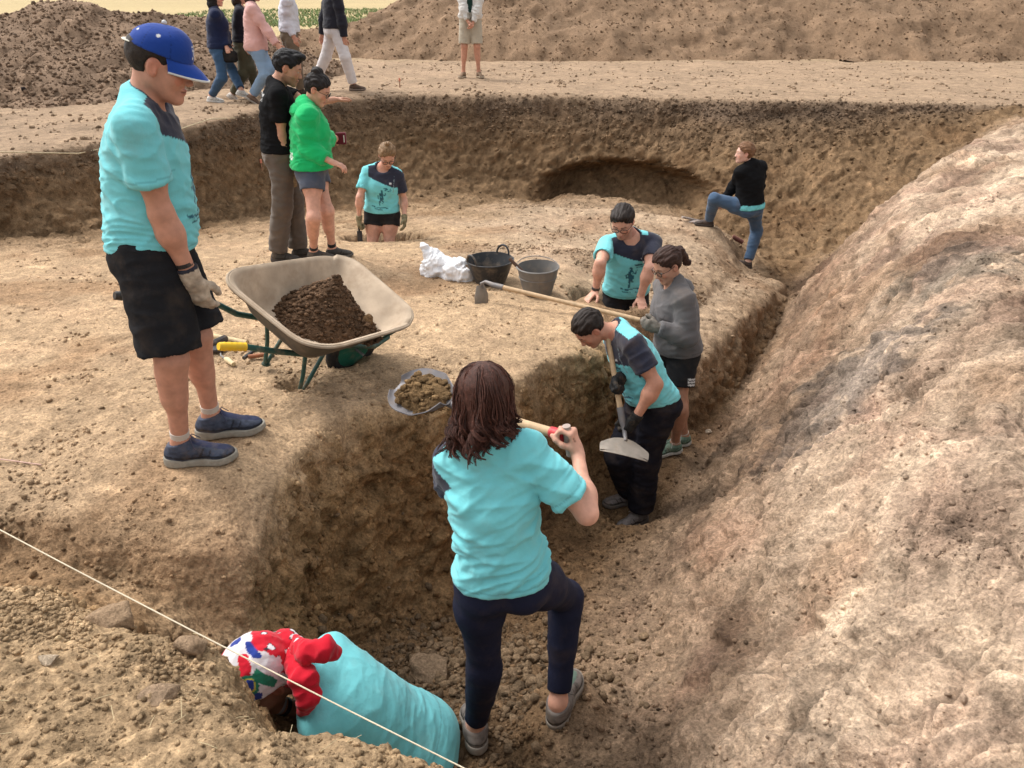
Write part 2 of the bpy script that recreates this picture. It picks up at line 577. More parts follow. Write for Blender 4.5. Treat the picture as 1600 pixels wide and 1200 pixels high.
class Grp:
    """primitives with a bounding sphere, blended with smooth minimum"""
    def __init__(self): self.it = []; self.b = []
    def cap(self, a, b, ra, rb, k=0.03, lat=None, sc=1.0):
        self.it.append((lambda P: d_cap(P, a, b, ra, rb, lat, sc), k)); m = max(1, sc)
        self.b += [(np.asarray(a, float), ra * m), (np.asarray(b, float), rb * m)]; return self
    def ell(self, c, R, axes=None, k=0.03):
        self.it.append((lambda P: d_ell(P, c, R, axes), k)); self.b.append((np.asarray(c, float), max(R))); return self
    def done(self):
        C = np.array([b[0] for b in self.b]); self.c = (C.max(0) + C.min(0)) / 2
        self.R = max(np.linalg.norm(b[0] - self.c) + b[1] for b in self.b) + 0.03
        self.lo = np.min([b[0] - b[1] for b in self.b], 0); self.hi = np.max([b[0] + b[1] for b in self.b], 0)
        return self
    def raw(self, P):
        d = None
        for fn, k in self.it:
            v = fn(P); d = v if d is None else smin(d, v, k)
        return d
    def __call__(self, P, infl=0.0):
        q = np.linalg.norm(P - self.c, axis=1) - self.R
        out = q.copy() + 0.02
        m = q < 0.09
        if m.any(): out[m] = self.raw(P[m])
        return out - infl

def torso_grp(k, infl=0.0):
    s = k.s; sp = k.sp; bw = sp.get('bw', 1.0); bd = sp.get('bd', 1.0); G = Grp(); e = infl
    P, M, N = k.P, k.M, k.N
    axp = np.stack([k.up_, k.wp, k.vp]); axc = np.stack([k.uc, k.wc, k.vcc])
    hipw = (0.172 if k.fem else 0.160) * s * bw; wst = (0.122 if k.fem else 0.142) * s * bw
    chw = (0.142 if k.fem else 0.158) * s * bw; dep = 0.112 * s * bd
    G.ell(P + k.vp * 0.015 * s, (hipw + e, 0.112 * s * bd + e, 0.125 * s + e), axp, 0.06)
    for sg in (1, -1):
        G.ell(P + k.up_ * sg * 0.075 * s - k.wp * 0.05 * s - k.vp * 0.045 * s, (0.088 * s * bw + e,) * 3, None, 0.06)
    rm = 0.098 * s * bd
    G.cap(P + k.vp * 0.06 * s, M + k.vcc * 0.03 * s, rm + e, rm + e, 0.07, k.uc, (wst + e) / (rm + e))
    L = np.linalg.norm(N - M)
    C = M + k.vcc * (L * 0.42) + k.wc * 0.005
    G.ell(C, (chw + e, dep + e, 0.62 * L + e), axc, 0.07)
    J = k.J
    a = J['L']['sh'] * 0.86 + J['R']['sh'] * 0.14 - k.vcc * 0.012; b = J['R']['sh'] * 0.86 + J['L']['sh'] * 0.14 - k.vcc * 0.012
    G.cap(a, b, 0.055 * s + e, 0.055 * s + e, 0.06)
    G.cap(a * 0.85 + b * 0.15 - k.vcc * 0.08 * s, b * 0.85 + a * 0.15 - k.vcc * 0.08 * s, 0.082 * s * bd + e, 0.082 * s * bd + e, 0.06)
    for sd in 'LR':
        G.cap(N + k.vcc * 0.035 * s - k.wc * 0.012, J[sd]['sh'] + k.vcc * 0.01, 0.042 * s + e, 0.040 * s + e, 0.05)
    if k.fem:
        for sg in (1, -1):
            G.ell(C + k.uc * sg * 0.068 * s + k.wc * 0.075 * s + k.vcc * 0.0 * s, (0.062 * s + e, 0.062 * s + e, 0.062 * s + e), axc, 0.05)
    if sp.get('belly'):
        G.ell(P * 0.25 + M * 0.75 + k.wp * sp['belly'] * s, (wst * 0.92 + e, 0.11 * s + e, 0.16 * s + e), axp, 0.09)
    return G.done()
def arm_grp(k, sd, e=0.0, fore=True):
    J = k.J[sd]; s = k.s * k.sp.get('limb', 1.0) * (0.92 if k.fem else 1.0); G = Grp()
    sh, el, wr = J['sh'], J['el'], J['wr']
    G.ell(sh - k.vcc * 0.008, (0.058 * s + e,) * 3, None, 0.04)
    G.cap(sh, el, 0.050 * s + e, 0.040 * s + e, 0.04)
    G.ell(sh * 0.5 + el * 0.5 + k.wc * 0.008, (0.049 * s + e,) * 3, None, 0.05)
    if fore:
        G.cap(el, wr, 0.038 * s + e, 0.0255 * s + e, 0.03, J['ht'], 1.12)
        G.ell(el * 0.72 + wr * 0.28, (0.044 * s + e,) * 3, None, 0.05)
    return G.done()
def hand_grp(k, sd, e=0.0, cuff=0.0):
    J = k.J[sd]; s = k.s * k.sp.get('hands', 1.0) * (0.93 if k.fem else 1.02); G = Grp()
    W, d, n, t = J['wr'], J['hd'], J['hn'], J['ht']
    c = J['curl']
    G.cap(W - nrm(J['wr'] - J['el']) * 0.02, W + d * 0.02 * s, 0.024 * s + e, 0.020 * s + e, 0.02, t, 1.25)
    if cuff: G.cap(W - nrm(J['wr'] - J['el']) * cuff, W, 0.034 * s + e, 0.029 * s + e, 0.015, t, 1.15)
    G.cap(W + d * 0.022 * s, W + d * 0.078 * s, 0.0150 * s + e, 0.0135 * s + e, 0.018, t, 2.6)
    for i, (o, l1, l2, l3, r) in enumerate(((0.0285, .040, .024, .020, .0092), (0.0095, .044, .027, .021, .0094), (-0.0095, .041, .025, .020, .0090), (-0.0275, .032, .020, .018, .0082))):
        base = W + d * (0.083 - abs(o - 0.006) * 0.25) * s + t * o * s
        cc = c * (1.0 + 0.10 * (i - 1)); ang = 0.0; p = base; spread = t * (o * 1.6 * (1 - c))
        rr = r * s + e
        for L, a in ((l1, 72), (l2, 88), (l3, 55)):
            ang += a * cc
            q = p + (nrm(d * math.cos(DEG(ang)) + n * math.sin(DEG(ang)) + spread)) * L * s
            G.cap(p, q, rr, rr * 0.93, 0.007 if L != l1 else 0.012); p = q; rr *= 0.93
    p = W + d * 0.022 * s + t * 0.024 * s + n * 0.006 * s
    th = J['thumb']
    d1 = nrm(d * 0.62 + t * (0.78 - 0.4 * th) + n * (0.25 + 0.7 * th)); q = p + d1 * 0.044 * s
    G.cap(p, q, 0.0145 * s + e, 0.0115 * s + e, 0.018)
    d2 = nrm(d * 0.85 + t * (0.45 - 0.75 * th) + n * (0.2 + 0.75 * th)); p = q; q = p + d2 * 0.032 * s
    G.cap(p, q, 0.0112 * s + e, 0.0098 * s + e, 0.008)
    d3 = nrm(d * 0.9 + t * (0.2 - 0.9 * th) + n * (0.2 + 0.7 * th)); p = q; q = p + d3 * 0.024 * s
    G.cap(p, q, 0.0098 * s + e, 0.0085 * s + e, 0.008)
    return G.done()
def leg_grp(k, sd, e=0.0):
    J = k.J[sd]; s = k.s * k.sp.get('limb', 1.0); G = Grp(); hip, kn, an = J['hip'], J['kn'], J['an']
    t = 1.04 if k.fem else 1.0
    G.cap(hip, kn, 0.082 * s * t + e, 0.054 * s + e, 0.05)
    G.ell(hip * 0.72 + kn * 0.28, (0.081 * s * t + e,) * 3, None, 0.07)
    G.ell(kn, (0.055 * s + e,) * 3, None, 0.03)
    sh = nrm(an - kn); back = -(J['ff'] - sh * np.dot(J['ff'], sh))
    if np.linalg.norm(back) < 0.2: back = nrm(hip - kn) - sh * np.dot(nrm(hip - kn), sh)
    back = nrm(back)
    G.cap(kn, an, 0.050 * s + e, 0.033 * s + e, 0.04)
    G.cap(kn * 0.82 + an * 0.18 + back * 0.014 * s, kn * 0.55 + an * 0.45 + back * 0.012 * s, 0.048 * s + e, 0.040 * s + e, 0.05)
    return G.done()
def foot_grp(k, sd, e=0.0):
    J = k.J[sd]; s = k.s; G = Grp(); A, f, l, u = J['an'], J['ff'], J['fl'], J['fu']
    G.cap(A, A - u * 0.03 * s, 0.034 * s + e, 0.032 * s + e, 0.02)
    G.ell(A - u * 0.045 * s - f * 0.018 * s, (0.028 * s + e, 0.036 * s + e, 0.028 * s + e), np.stack([l, f, u]), 0.03)
    G.cap(A - u * 0.035 * s + f * 0.03 * s, A - u * 0.055 * s + f * 0.11 * s, 0.030 * s + e, 0.018 * s + e, 0.03, l, 1.25)
    G.ell(A - u * 0.058 * s + f * 0.125 * s, (0.040 * s + e, 0.045 * s + e, 0.016 * s + e), np.stack([l, f, u]), 0.02)
    return G.done()
def head_field(k):
    def f(P):
        q = hloc(k, P); x = np.abs(q[:, 0])
        d0 = np.linalg.norm(q - np.array([0, 0, 0.0]), axis=1) - 0.17
        out = d0 * k.hs + 0.02
        m = d0 < 0.09
        if not m.any(): return out
        q = q[m]; x = np.abs(q[:, 0])
        S = np.stack([x, q[:, 1], q[:, 2]], 1)
        jw = 0.9 if k.fem else 1.0
        d = d_ell(q, (0, -0.012, 0.032), (0.076, 0.097, 0.086))
        d = smin(d, d_ell(q, (0, 0.030, -0.030), (0.058 * (0.96 if k.fem else 1), 0.060, 0.085)), 0.04)
        d = smin(d, d_cap(S, (0.046 * jw, -0.012, -0.055), (0.012, 0.066, -0.098), 0.018, 0.015), 0.035)
        d = smin(d, d_ell(S, (0.040, 0.052, -0.030), (0.022, 0.022, 0.024)), 0.025)
        d = smin(d, d_cap(S, (0.008, 0.083, 0.020), (0.044, 0.068, 0.020), 0.009, 0.009), 0.018)
        d = smax(d, -d_ell(S, (0.031, 0.098, 0.000), (0.017, 0.018, 0.013)), 0.012)
        d = smin(d, d_ell(S, (0.031, 0.0765, 0.000), (0.0125,) * 3), 0.002)
        d = smin(d, d_cap(q, (0, 0.082, 0.008), (0, 0.106, -0.034), 0.0080, 0.0110), 0.014)
        d = smin(d, d_ell(S, (0.011, 0.099, -0.038), (0.009, 0.011, 0.008)), 0.006)
        d = smin(d, d_ell(q, (0, 0.085, -0.062), (0.026, 0.014, 0.0065)), 0.006)
        d = smin(d, d_ell(q, (0, 0.084, -0.073), (0.022, 0.014, 0.0075)), 0.006)
        d = smin(d, d_ell(q, (0, 0.074, -0.100), (0.020, 0.018, 0.016)), 0.02)
        ear = d_ell(S, (0.078, -0.012, -0.008), (0.010, 0.019, 0.032), np.array([[1, 0.25, 0], [-0.25, 1, 0.2], [0, -0.2, 1]]))
        ear = smax(ear, -d_ell(S, (0.088, -0.004, -0.006), (0.008, 0.010, 0.018)), 0.006)
        d = smin(d, ear, 0.006)
        out[m] = d * k.hs
        return out
    return f
def neck_grp(k):
    s = k.s; G = Grp(); nf = 0.88 if k.fem else 1.05
    G.cap(hpt(k, 0, -0.028, -0.045), k.N - k.vcc * 0.02, 0.054 * s * nf, 0.058 * s * nf, 0.03)
    return G.done()
EYE_W = np.array([0.62, 0.58, 0.55]); 
def body_mesh(k, h):
    T = torso_grp(k); parts = [T, neck_grp(k)]
    for sd in 'LR': parts += [leg_grp(k, sd), foot_grp(k, sd)]
    hf = head_field(k)
    arms = [arm_grp(k, sd) for sd in 'LR']; hands = [hand_grp(k, sd) for sd in 'LR']
    def f(P):
        d = T(P)
        d = smin(d, parts[1](P), 0.03)
        for g in parts[2:]: d = smin(d, g(P), 0.035)
        for a, hd in zip(arms, hands):
            d = smin(d, smin(a(P), hd(P), 0.012), 0.03)
        return smin(d, hf(P), 0.018)
    lo = np.min([g.lo for g in parts + arms + hands] + [k.Hc - 0.17 * k.hs], 0) - 0.03
    hi = np.max([g.hi for g in parts + arms + hands] + [k.Hc + 0.17 * k.hs], 0) + 0.03
    V, F = mesh_sdf(f, lo, hi, h)
    skin = np.array(k.sp['skin'])
    C = np.tile(skin, (len(V), 1))
    n = fbm(V * 9, 3)[:, None]
    C = C * (1 + 0.10 * n) * np.array([1, 1, 1]) 
    q = hloc(k, V); x = np.abs(q[:, 0])
    inh = (np.linalg.norm(q, axis=1) < 0.15)
    lips = inh & (x < 0.024 - 0.4 * np.abs(q[:, 2] + 0.067)) & (np.abs(q[:, 2] + 0.067) < 0.010) & (q[:, 1] > 0.078)
    C[lips] = C[lips] * 0.5 + np.array([0.36, 0.12, 0.10]) * 0.5
    seam = inh & (x < 0.023) & (np.abs(q[:, 2] + 0.0672) < 0.0022) & (q[:, 1] > 0.078); C[seam] *= 0.45
    er = np.sqrt((x - 0.031) ** 2 + (q[:, 1] - 0.0765) ** 2 + q[:, 2] ** 2)
    eye = inh & (er < 0.0136) & (np.abs(q[:, 2] + 0.0008) < 0.0046) & (q[:, 1] > 0.078)
    C[eye] = EYE_W * 0.6
    C[eye & (np.sqrt((x - 0.031) ** 2 + q[:, 2] ** 2) < 0.0058)] = (0.06, 0.035, 0.02)
    brow = inh & (x > 0.012) & (x < 0.049) & (np.abs(q[:, 2] - 0.024 + 5 * (x - 0.03) ** 2) < 0.0042) & (q[:, 1] > 0.05)
    C[brow] = C[brow] * 0.25 + np.array(k.sp['hair']) * 0.75
    red = inh & (((x - 0.045) ** 2 + (q[:, 2] + 0.03) ** 2 < 0.018 ** 2) & (q[:, 1] > 0.02) | (x > 0.072) & (q[:, 2] < 0.03))
    C[red] *= np.array([1.05, 0.88, 0.86])
    if k.sp.get('stubble'):
        st = inh & (q[:, 2] < -0.048) & (q[:, 1] > -0.02) & ~lips & (q[:, 2] > -0.135)
        C[st] = C[st] * (1 - k.sp['stubble']) + np.array(k.sp['hair']) * k.sp['stubble']
    return V, F, C

# ------------------------------------------------------------------ hair
def hair_mesh(k, h):
    sp = k.sp; st = sp['hairstyle']; hs = k.hs; th = sp.get('hairthick', 0.012)
    def f(P):
        q = hloc(k, P)
        x = np.abs(q[:, 0])
        d = d_ell(q, (0, -0.014, 0.034), (0.078 + th, 0.098 + th, 0.088 + th))
        front = (q[:, 1] - 0.074) * 0.72 + (0.068 - q[:, 2]) * 0.7            # behind and above the hairline
        side = q[:, 1] - (0.018 + np.clip(q[:, 2], -0.1, 0.06) * 0.9)
        keep = np.minimum(np.maximum(side, -q[:, 2] * 0 - 1), 9)
        nz_ = 0.010 * noise3(q * 45)
        keep = np.minimum(front + nz_, side + nz_)                          # cut only where both say face
        nape = -q[:, 2] - (0.088 if st in ('short', 'cap') else 0.075)
        ear = 0.027 - np.sqrt((q[:, 1] + 0.008) ** 2 + ((q[:, 2] + 0.010) * 0.75) ** 2)
        d = smax(d, keep, 0.012)
        d = smax(d, nape, 0.012)
        d = np.where(x > 0.05, smax(d, ear, 0.008), d)
        if st == 'cap': d = smax(d, q[:, 2] - 0.075, 0.01)
        if st == 'quiff':
            d = smin(d, d_ell(q, (0.005, 0.055, 0.108), (0.062, 0.048, 0.028)), 0.025)
        if st in ('bun', 'topknot'):
            c, r = ((0, -0.055, 0.125), 0.046) if st == 'bun' else ((0.0, -0.03, 0.142), 0.027)
            d = smin(d, d_ell(q, c, (r, r, r * 0.85)), 0.012)
        if st == 'pony':
            d = smin(d, d_ell(q, (0, -0.105, 0.045), (0.025,) * 3), 0.012)
            d = smin(d, d_cap(q, (0, -0.125, 0.035), (0.01, -0.150, -0.085), 0.036, 0.028), 0.02)
        if st == 'bob':
            d = smin(d, smax(d_cap(q, (0, -0.035, 0.02), (0, -0.045, -0.10), 0.094, 0.085), q[:, 1] - 0.03, 0.02), 0.03)
        return d * hs
    r = 0.24 * hs
    lo = k.Hc - r; hi = k.Hc + r
    V, F = mesh_sdf(f, lo, hi, h)
    N = mesh_normals(V, F); q = hloc(k, V)
    ang = np.arctan2(q[:, 0], q[:, 2] + 0.02)
    str_ = noise3(np.stack([q[:, 0] * 75, q[:, 1] * 16, q[:, 2] * 40 + q[:, 0] * 20], 1)) + 0.8 * noise3(np.stack([q[:, 0] * 34, q[:, 1] * 12, q[:, 2] * 22], 1) + 4)
    amp = sp.get('hairrough', 0.0075)
    V = V + N * (str_ * amp)[:, None]
    if len(V) < 60: raise ValueError
    base = np.array(sp['hair'])
    C = base * (1 + 0.35 * noise3(np.stack([q[:, 0] * 120, q[:, 1] * 18, q[:, 2] * 60], 1)))[:, None]
    return V, F, np.clip(C, 0.004, 1)

# ------------------------------------------------------------------ garments
def folds(k, V, N, amp, low, seed=0.0):
    """cloth folds: bands across the body, stronger near the hem"""
    a = (V - k.P) @ k.uc; b = (V - k.P) @ k.vcc; w = (V - k.P) @ k.wc
    Q = np.stack([a * 4.2 + seed, b * 26 + a * 6 + 1.2 * noise3(V * 5), w * 4.2], 1)
    r = 1 - np.abs(noise3(Q)) * 2.6
    m = np.clip(low - b / (0.30 * k.H), 0.14, 1.1)
    g = noise3(V * np.array([7, 7, 7]) + seed)
    r2 = 1 - np.abs(noise3(np.stack([a * 11 + b * 7, b * 10 - a * 7, w * 6], 1) + seed + 5)) * 2.4
    r3 = 1 - np.abs(noise3(np.stack([a * 5 - b * 9, b * 4 + a * 3, w * 3], 1) + seed + 11)) * 2.2
    c0, n0, _s = k.cuts[0]; fade = 0.30 + 0.70 * sstep(0.0, 0.05, (V - c0) @ n0)
    return V + N * (amp * fade * (np.maximum(r, -0.3) * m + 0.5 * g + 0.45 * np.maximum(r2, -0.2) + 0.8 * np.maximum(r3, -0.1) ** 2 + 0.75 * np.maximum(1 - 5 * np.abs(noise3(np.stack([a * 6 + b * 11, b * 5 - a * 4, w * 5], 1) + seed + 21)), 0) * np.clip(m + 0.2, 0, 1)))[:, None]
def shirt_mesh(k, h, g):
    """g: hem (along spine from pelvis, m), infl, sleeve fraction, loose, long"""
    s = k.s; e = g.get('infl', 0.012); T = torso_grp(k, e); sp = k.sp
    hemc = k.P + k.vp * g['hem'] * s
    L = np.linalg.norm(k.N - k.M)
    C = k.M + k.vcc * L * 0.35
    bw = sp.get('bw', 1.0); bd = sp.get('bd', 1.0)
    rh = (0.118 * bd + g.get('loose', 0.0)) * s; wh = ((0.160 if not k.fem else 0.158) * bw + g.get('loose', 0.0)) * s
    rc = 0.104 * s * bd; wc = (0.135 if k.fem else 0.15) * s * bw
    slv = []
    for sd in 'LR':
        J = k.J[sd]; ax = J['el'] - J['sh']
        long_ = g.get('long', False)
        if g.get('sleeve', 0.55) <= 0: continue
        if long_:
            A = arm_grp(k, sd, 0.010 + g.get('arml', 0.004)); fa = nrm(J['wr'] - J['el']); end = J['el'] + (J['wr'] - J['el']) * g.get('cuffat', 0.92)
            slv.append((A, None, end, fa))
        else:
            frac = g.get('sleeve', 0.62)
            sl = Grp()
            r0 = (0.058 if not k.fem else 0.053) * s * sp.get('limb', 1.0) + 0.008
            d_ = nrm(ax); n_ = nrm(np.cross(d_, k.wc))
            sl.cap(J['sh'] - k.vcc * 0.006, J['sh'] + ax * (frac + 0.25), r0, r0 + g.get('flare', 0.009), 0.03)
            sl.done()
            arm_in = Grp().cap(J['sh'] + ax * (frac - 0.12), J['sh'] + ax * (frac + 0.5), r0 - 0.009, r0 + g.get('flare', 0.009) - 0.007, 0.0).done()
            slv.append((sl, arm_in, J['sh'] + ax * frac, d_))
    neckc = k.N + k.vcc * 0.045 * s + k.wc * 0.028 * s
    k.cuts = [(hemc, nrm(k.vp + k.wp * g.get('hemtilt', 0.0)), 1)] + [(e_, a_, -1) for _, _, e_, a_ in slv]
    closed = g.get('closed', False)
    nr = g.get('neck', 0.075) * s
    vh = nrm(k.vp + k.wp * g.get('hemtilt', 0.0))
    def f(P):
        d = T(P)
        d = smin(d, d_cap(P, C, hemc - k.vp * 0.03, rc + e, rh + e, k.uc, (wh + e) / (rh + e)), 0.06)
        if not closed: d = smax(d, -((P - hemc) @ vh), 0.006)
        hollow = d_cap(P, hemc + k.vp * 0.02, hemc - k.vp * 0.1, rh + e - 0.016, rh + e - 0.013, k.uc, (wh + e) / (rh + e))
        if not closed: d = np.maximum(d, -hollow)
        for A, inn, end, ax in slv:
            a = np.maximum(A(P), (P - end) @ ax)
            if inn is not None: a = np.maximum(a, -inn(P))
            d = smin(d, a, 0.022)
        if nr > 0:
            d = smax(d, nr - np.linalg.norm((P - neckc) * np.array([1, 1, 1]), axis=1), 0.008)
        return d
    los = [T.lo, hemc - 0.28] + [a[0].lo for a in slv]; his = [T.hi, hemc + 0.28] + [a[0].hi for a in slv]
    lo = np.min(los, 0) - 0.03; hi = np.max(his, 0) + 0.03
    V, F = mesh_sdf(f, lo, hi, h)
    V0 = V.copy(); N = mesh_normals(V, F)
    V = folds(k, V, N, g.get('fold', 0.006), g.get('foldlow', 0.9), g.get('seed', 0.0))
    return V0, V, F
def pants_mesh(k, h, g):
    """legs cut at fraction g['to'] (0 hip .. 1 knee .. 2 ankle)"""
    s = k.s; e = g.get('infl', 0.012); T = torso_grp(k, e); legs = []
    wst = k.P + k.vp * g.get('waist', 0.10) * s
    m = k.sp.get('limb', 1.0); lr = g.get('leg', (0.1, 0.085, 0.075)); t = g['to']
    for sd in 'LR':
        J = k.J[sd]; th = Grp(); body = leg_grp(k, sd, e * 0.8)
        th.cap(J['hip'] + k.vp * 0.01, J['kn'], (lr[0]) * s * m, lr[1] * s * m, 0.06).done()
        if t <= 1:
            end = J['hip'] + (J['kn'] - J['hip']) * t; ax = nrm(J['kn'] - J['hip']); sh = None
            rr = lr[0] + (lr[1] - lr[0]) * t
        else:
            end = J['kn'] + (J['an'] - J['kn']) * (t - 1); ax = nrm(J['an'] - J['kn'])
            sh = Grp().cap(J['kn'], J['an'], lr[1] * s * m, lr[2] * s * m, 0.05).done()
            rr = lr[1] + (lr[2] - lr[1]) * (t - 1)
        rr *= s * m
        inn = Grp().cap(end - ax * 0.03, end + ax * 0.2, rr - max(0.010, 1.5 * h), rr - max(0.006, h), 0).done()
        legs.append((th, sh, body, end, ax, inn))
    def f(P):
        d = T(P)
        d = smax(d, (P - wst) @ k.vp, 0.006)
        d = smax(d, -((P - k.P) @ k.vp) - 0.150 * s, 0.03)
        for th, sh, body, end, ax, inn in legs:
            cut = (P - end) @ ax
            bd_ = body(P)
            if sh is None:
                a = np.maximum(smin(th(P), bd_, 0.02), cut)
            else:
                far = np.linalg.norm(P - end, axis=1) - 0.22
                bd_ = np.where((far < 0) | (cut > 0), np.maximum(bd_, cut), bd_)
                a = smin(smin(th(P), bd_, 0.02), np.maximum(sh(P), cut), 0.03)
            a = np.maximum(a, -inn(P))
            d = smin(d, a, 0.03)
        return d
    lo = np.min([T.lo] + [a[2].lo for a in legs], 0) - 0.06; hi = np.max([T.hi] + [a[2].hi for a in legs], 0) + 0.06
    V, F = mesh_sdf(f, lo, hi, h)
    N = mesh_normals(V, F); amp = g.get('fold', 0.005)
    r = 1 - np.abs(noise3(V * np.array([7, 7, 17]) + 3)) * 2.4
    r2 = noise3(V * np.array([16, 16, 3.5]) + 9)
    return V.copy(), V + N * (amp * (np.maximum(r, -0.3) * 0.8 + 0.7 * r2))[:, None], F
def shoe_parts(k, sd, h, body, sole, parent, tongue=None, lace=None, scale=1.0, high=0.0):
    J = k.J[sd]; s = k.s * scale; A, f, l, u = J['an'], J['ff'], J['fl'], J['fu']; ax = np.stack([l, f, u])
    G = Grp()
    G.ell(A - u * 0.048 * s - f * 0.022 * s, (0.040 * s, 0.046 * s, 0.045 * s), ax, 0.03)
    G.cap(A + u * (high + 0.002) * s - f * 0.006 * s, A - u * 0.04 * s, 0.044 * s, 0.043 * s, 0.02)
    G.cap(A - u * 0.030 * s + f * 0.02 * s, A - u * 0.052 * s + f * 0.115 * s, 0.041 * s, 0.029 * s, 0.03, l, 1.15)
    G.ell(A - u * 0.058 * s + f * 0.135 * s, (0.047 * s, 0.055 * s, 0.027 * s), ax, 0.02)
    G.done()
    top = A + u * (high + 0.008) * s
    inn = Grp().cap(A + u * 0.1 * s, A + u * (high - 0.03) * s, 0.038 * s, 0.035 * s, 0).done()
    bot = A - u * 0.078 * s
    def fu_(P):
        d = smax(G(P), (P - top) @ nrm(u - f * 0.25), 0.006)
        d = np.maximum(d, -inn(P))
        return smax(d, (bot - P) @ u, 0.004)
    V, F = mesh_sdf(fu_, G.lo - 0.02, G.hi + 0.02, h)
    q = (V - A) @ ax.T / s
    C = np.tile(np.array(body, float), (len(V), 1))
    n = noise3(V * 60)
    C *= (1 + 0.15 * n)[:, None]
    if lace is not None: C[(noise3(V * np.array([38, 38, 60])) > 0.12) & (q[:, 2] < -0.015)] *= 0.7
    pn = (np.abs(q[:, 2] + 0.052 - 0.10 * np.maximum(0.03 - q[:, 1], 0)) < 0.0035) | ((np.abs(q[:, 1] - 0.075 - 0.5 * (q[:, 2] + 0.04)) < 0.004) & (q[:, 2] < -0.02)) | ((np.abs(q[:, 1] - 0.105 - 0.5 * (q[:, 2] + 0.04)) < 0.0035) & (q[:, 2] < -0.03))
    C[pn] = C[pn] * 0.35
    C[(q[:, 1] > 0.12) & (q[:, 2] < -0.052)] *= 0.7
    if tongue is not None:
        C[(q[:, 2] > -0.004 - 0.25 * np.maximum(q[:, 1] - 0.03, 0)) & (q[:, 1] > 0.015) & (np.abs(q[:, 0]) < 0.022)] = tongue
        C[(q[:, 2] < -0.058) & (q[:, 1] > 0.14)] *= 0.6
    o = link_mesh('shoe', V, F, M_shoe, parent, C)
    H_ = Grp()
    H_.ell(A - u * 0.078 * s - f * 0.02 * s, (0.044 * s, 0.054 * s, 0.08 * s), ax, 0.0)
    H_.cap(A - u * 0.078 * s, A - u * 0.078 * s + f * 0.12 * s, 0.038 * s, 0.040 * s, 0.02, l, 1.1)
    H_.ell(A - u * 0.078 * s + f * 0.135 * s, (0.051 * s, 0.065 * s, 0.08 * s), ax, 0.02)
    H_.done()
    def fs(P):
        z = (P - A) @ u / s; y = (P - A) @ f / s
        topz = -0.062 + 0.008 * sstep(0.03, -0.04, y) + 0.006 * sstep(0.12, 0.19, y)
        d = np.maximum(H_(P), (z - topz) * s)
        b = -0.090 + 0.010 * sstep(0.14, 0.20, y)
        return np.maximum(d, (b - z) * s)
    V, F = mesh_sdf(fs, H_.lo - 0.02, H_.hi + 0.02, h)
    link_mesh('sole', V, F, M_sole, o, np.array(sole, float) * (1 + 0.12 * noise3(V * 50))[:, None])
    if lace is not None:
        mb = MB()
        for i in range(4):
            y = 0.028 + i * 0.021; zc = -0.004 - i * 0.0115
            pts = [A + (l * x * 0.026 + f * (y + 0.004 * x) + u * (zc - 0.012 * x * x + 0.011)) * s for x in (-1, -0.5, 0, 0.5, 1)]
            mb.tube(pts, 0.0022 * s, lace, 6)
        for sg in (-1, 1):
            mb.tube([A + (f * 0.03 + u * 0.008) * s, A + (f * 0.04 + l * 0.018 * sg + u * 0.02) * s, A + (f * 0.05 + l * 0.034 * sg + u * 0.002) * s, A + (f * 0.06 + l * 0.046 * sg - u * 0.014) * s], 0.0018 * s, lace, 6)
        mb.build('laces', M_cloth, o)
    return o
def foot_bottom(k, sd, scale=1.0):
    J = k.J[sd]
    return J['an'] - J['fu'] * 0.090 * k.s * scale
def glasses(k, parent, c=(0.012, 0.012, 0.012)):
    mb = MB(); r = 0.0022 + 0.0002 * max(0, k.Hc[1] - 4)
    for sg in (-1, 1):
        pts = []
        for i in range(17):
            a = 2 * math.pi * i / 16
            pts.append(hpt(k, sg * 0.033 + 0.025 * math.copysign(abs(math.cos(a)) ** 0.7, math.cos(a)), 0.103 - 0.006 * abs(sg * 0.033 + 0.025 * math.cos(a)) / 0.05, -0.002 + 0.018 * math.copysign(abs(math.sin(a)) ** 0.8, math.sin(a))))
        mb.tube(pts, r * k.hs, c, 6, cap=False)
        mb.tube([hpt(k, sg * 0.058, 0.095, 0.006), hpt(k, sg * 0.078, 0.05, 0.006), hpt(k, sg * 0.083, -0.008, 0.012), hpt(k, sg * 0.080, -0.022, -0.008)], 0.002 * k.hs, c, 6)
    mb.tube([hpt(k, -0.009, 0.103, 0.003), hpt(k, 0, 0.107, 0.006), hpt(k, 0.009, 0.103, 0.003)], 0.002 * k.hs, c, 6)
    mb.build('glasses', M_glass, parent)
def wristband(k, sd, parent, c, at=0.04, w=0.018, name='wristband'):
    J = k.J[sd]; fa = nrm(J['wr'] - J['el']); s = k.s
    p = J['wr'] - fa * at
    mb = MB(); mb.tube([p - fa * w / 2, p - fa * w * 0.4, p + fa * w * 0.4, p + fa * w / 2], [0.026 * s, 0.034 * s, 0.034 * s, 0.026 * s], c, 18)
    mb.build(name, M_plastic, parent)

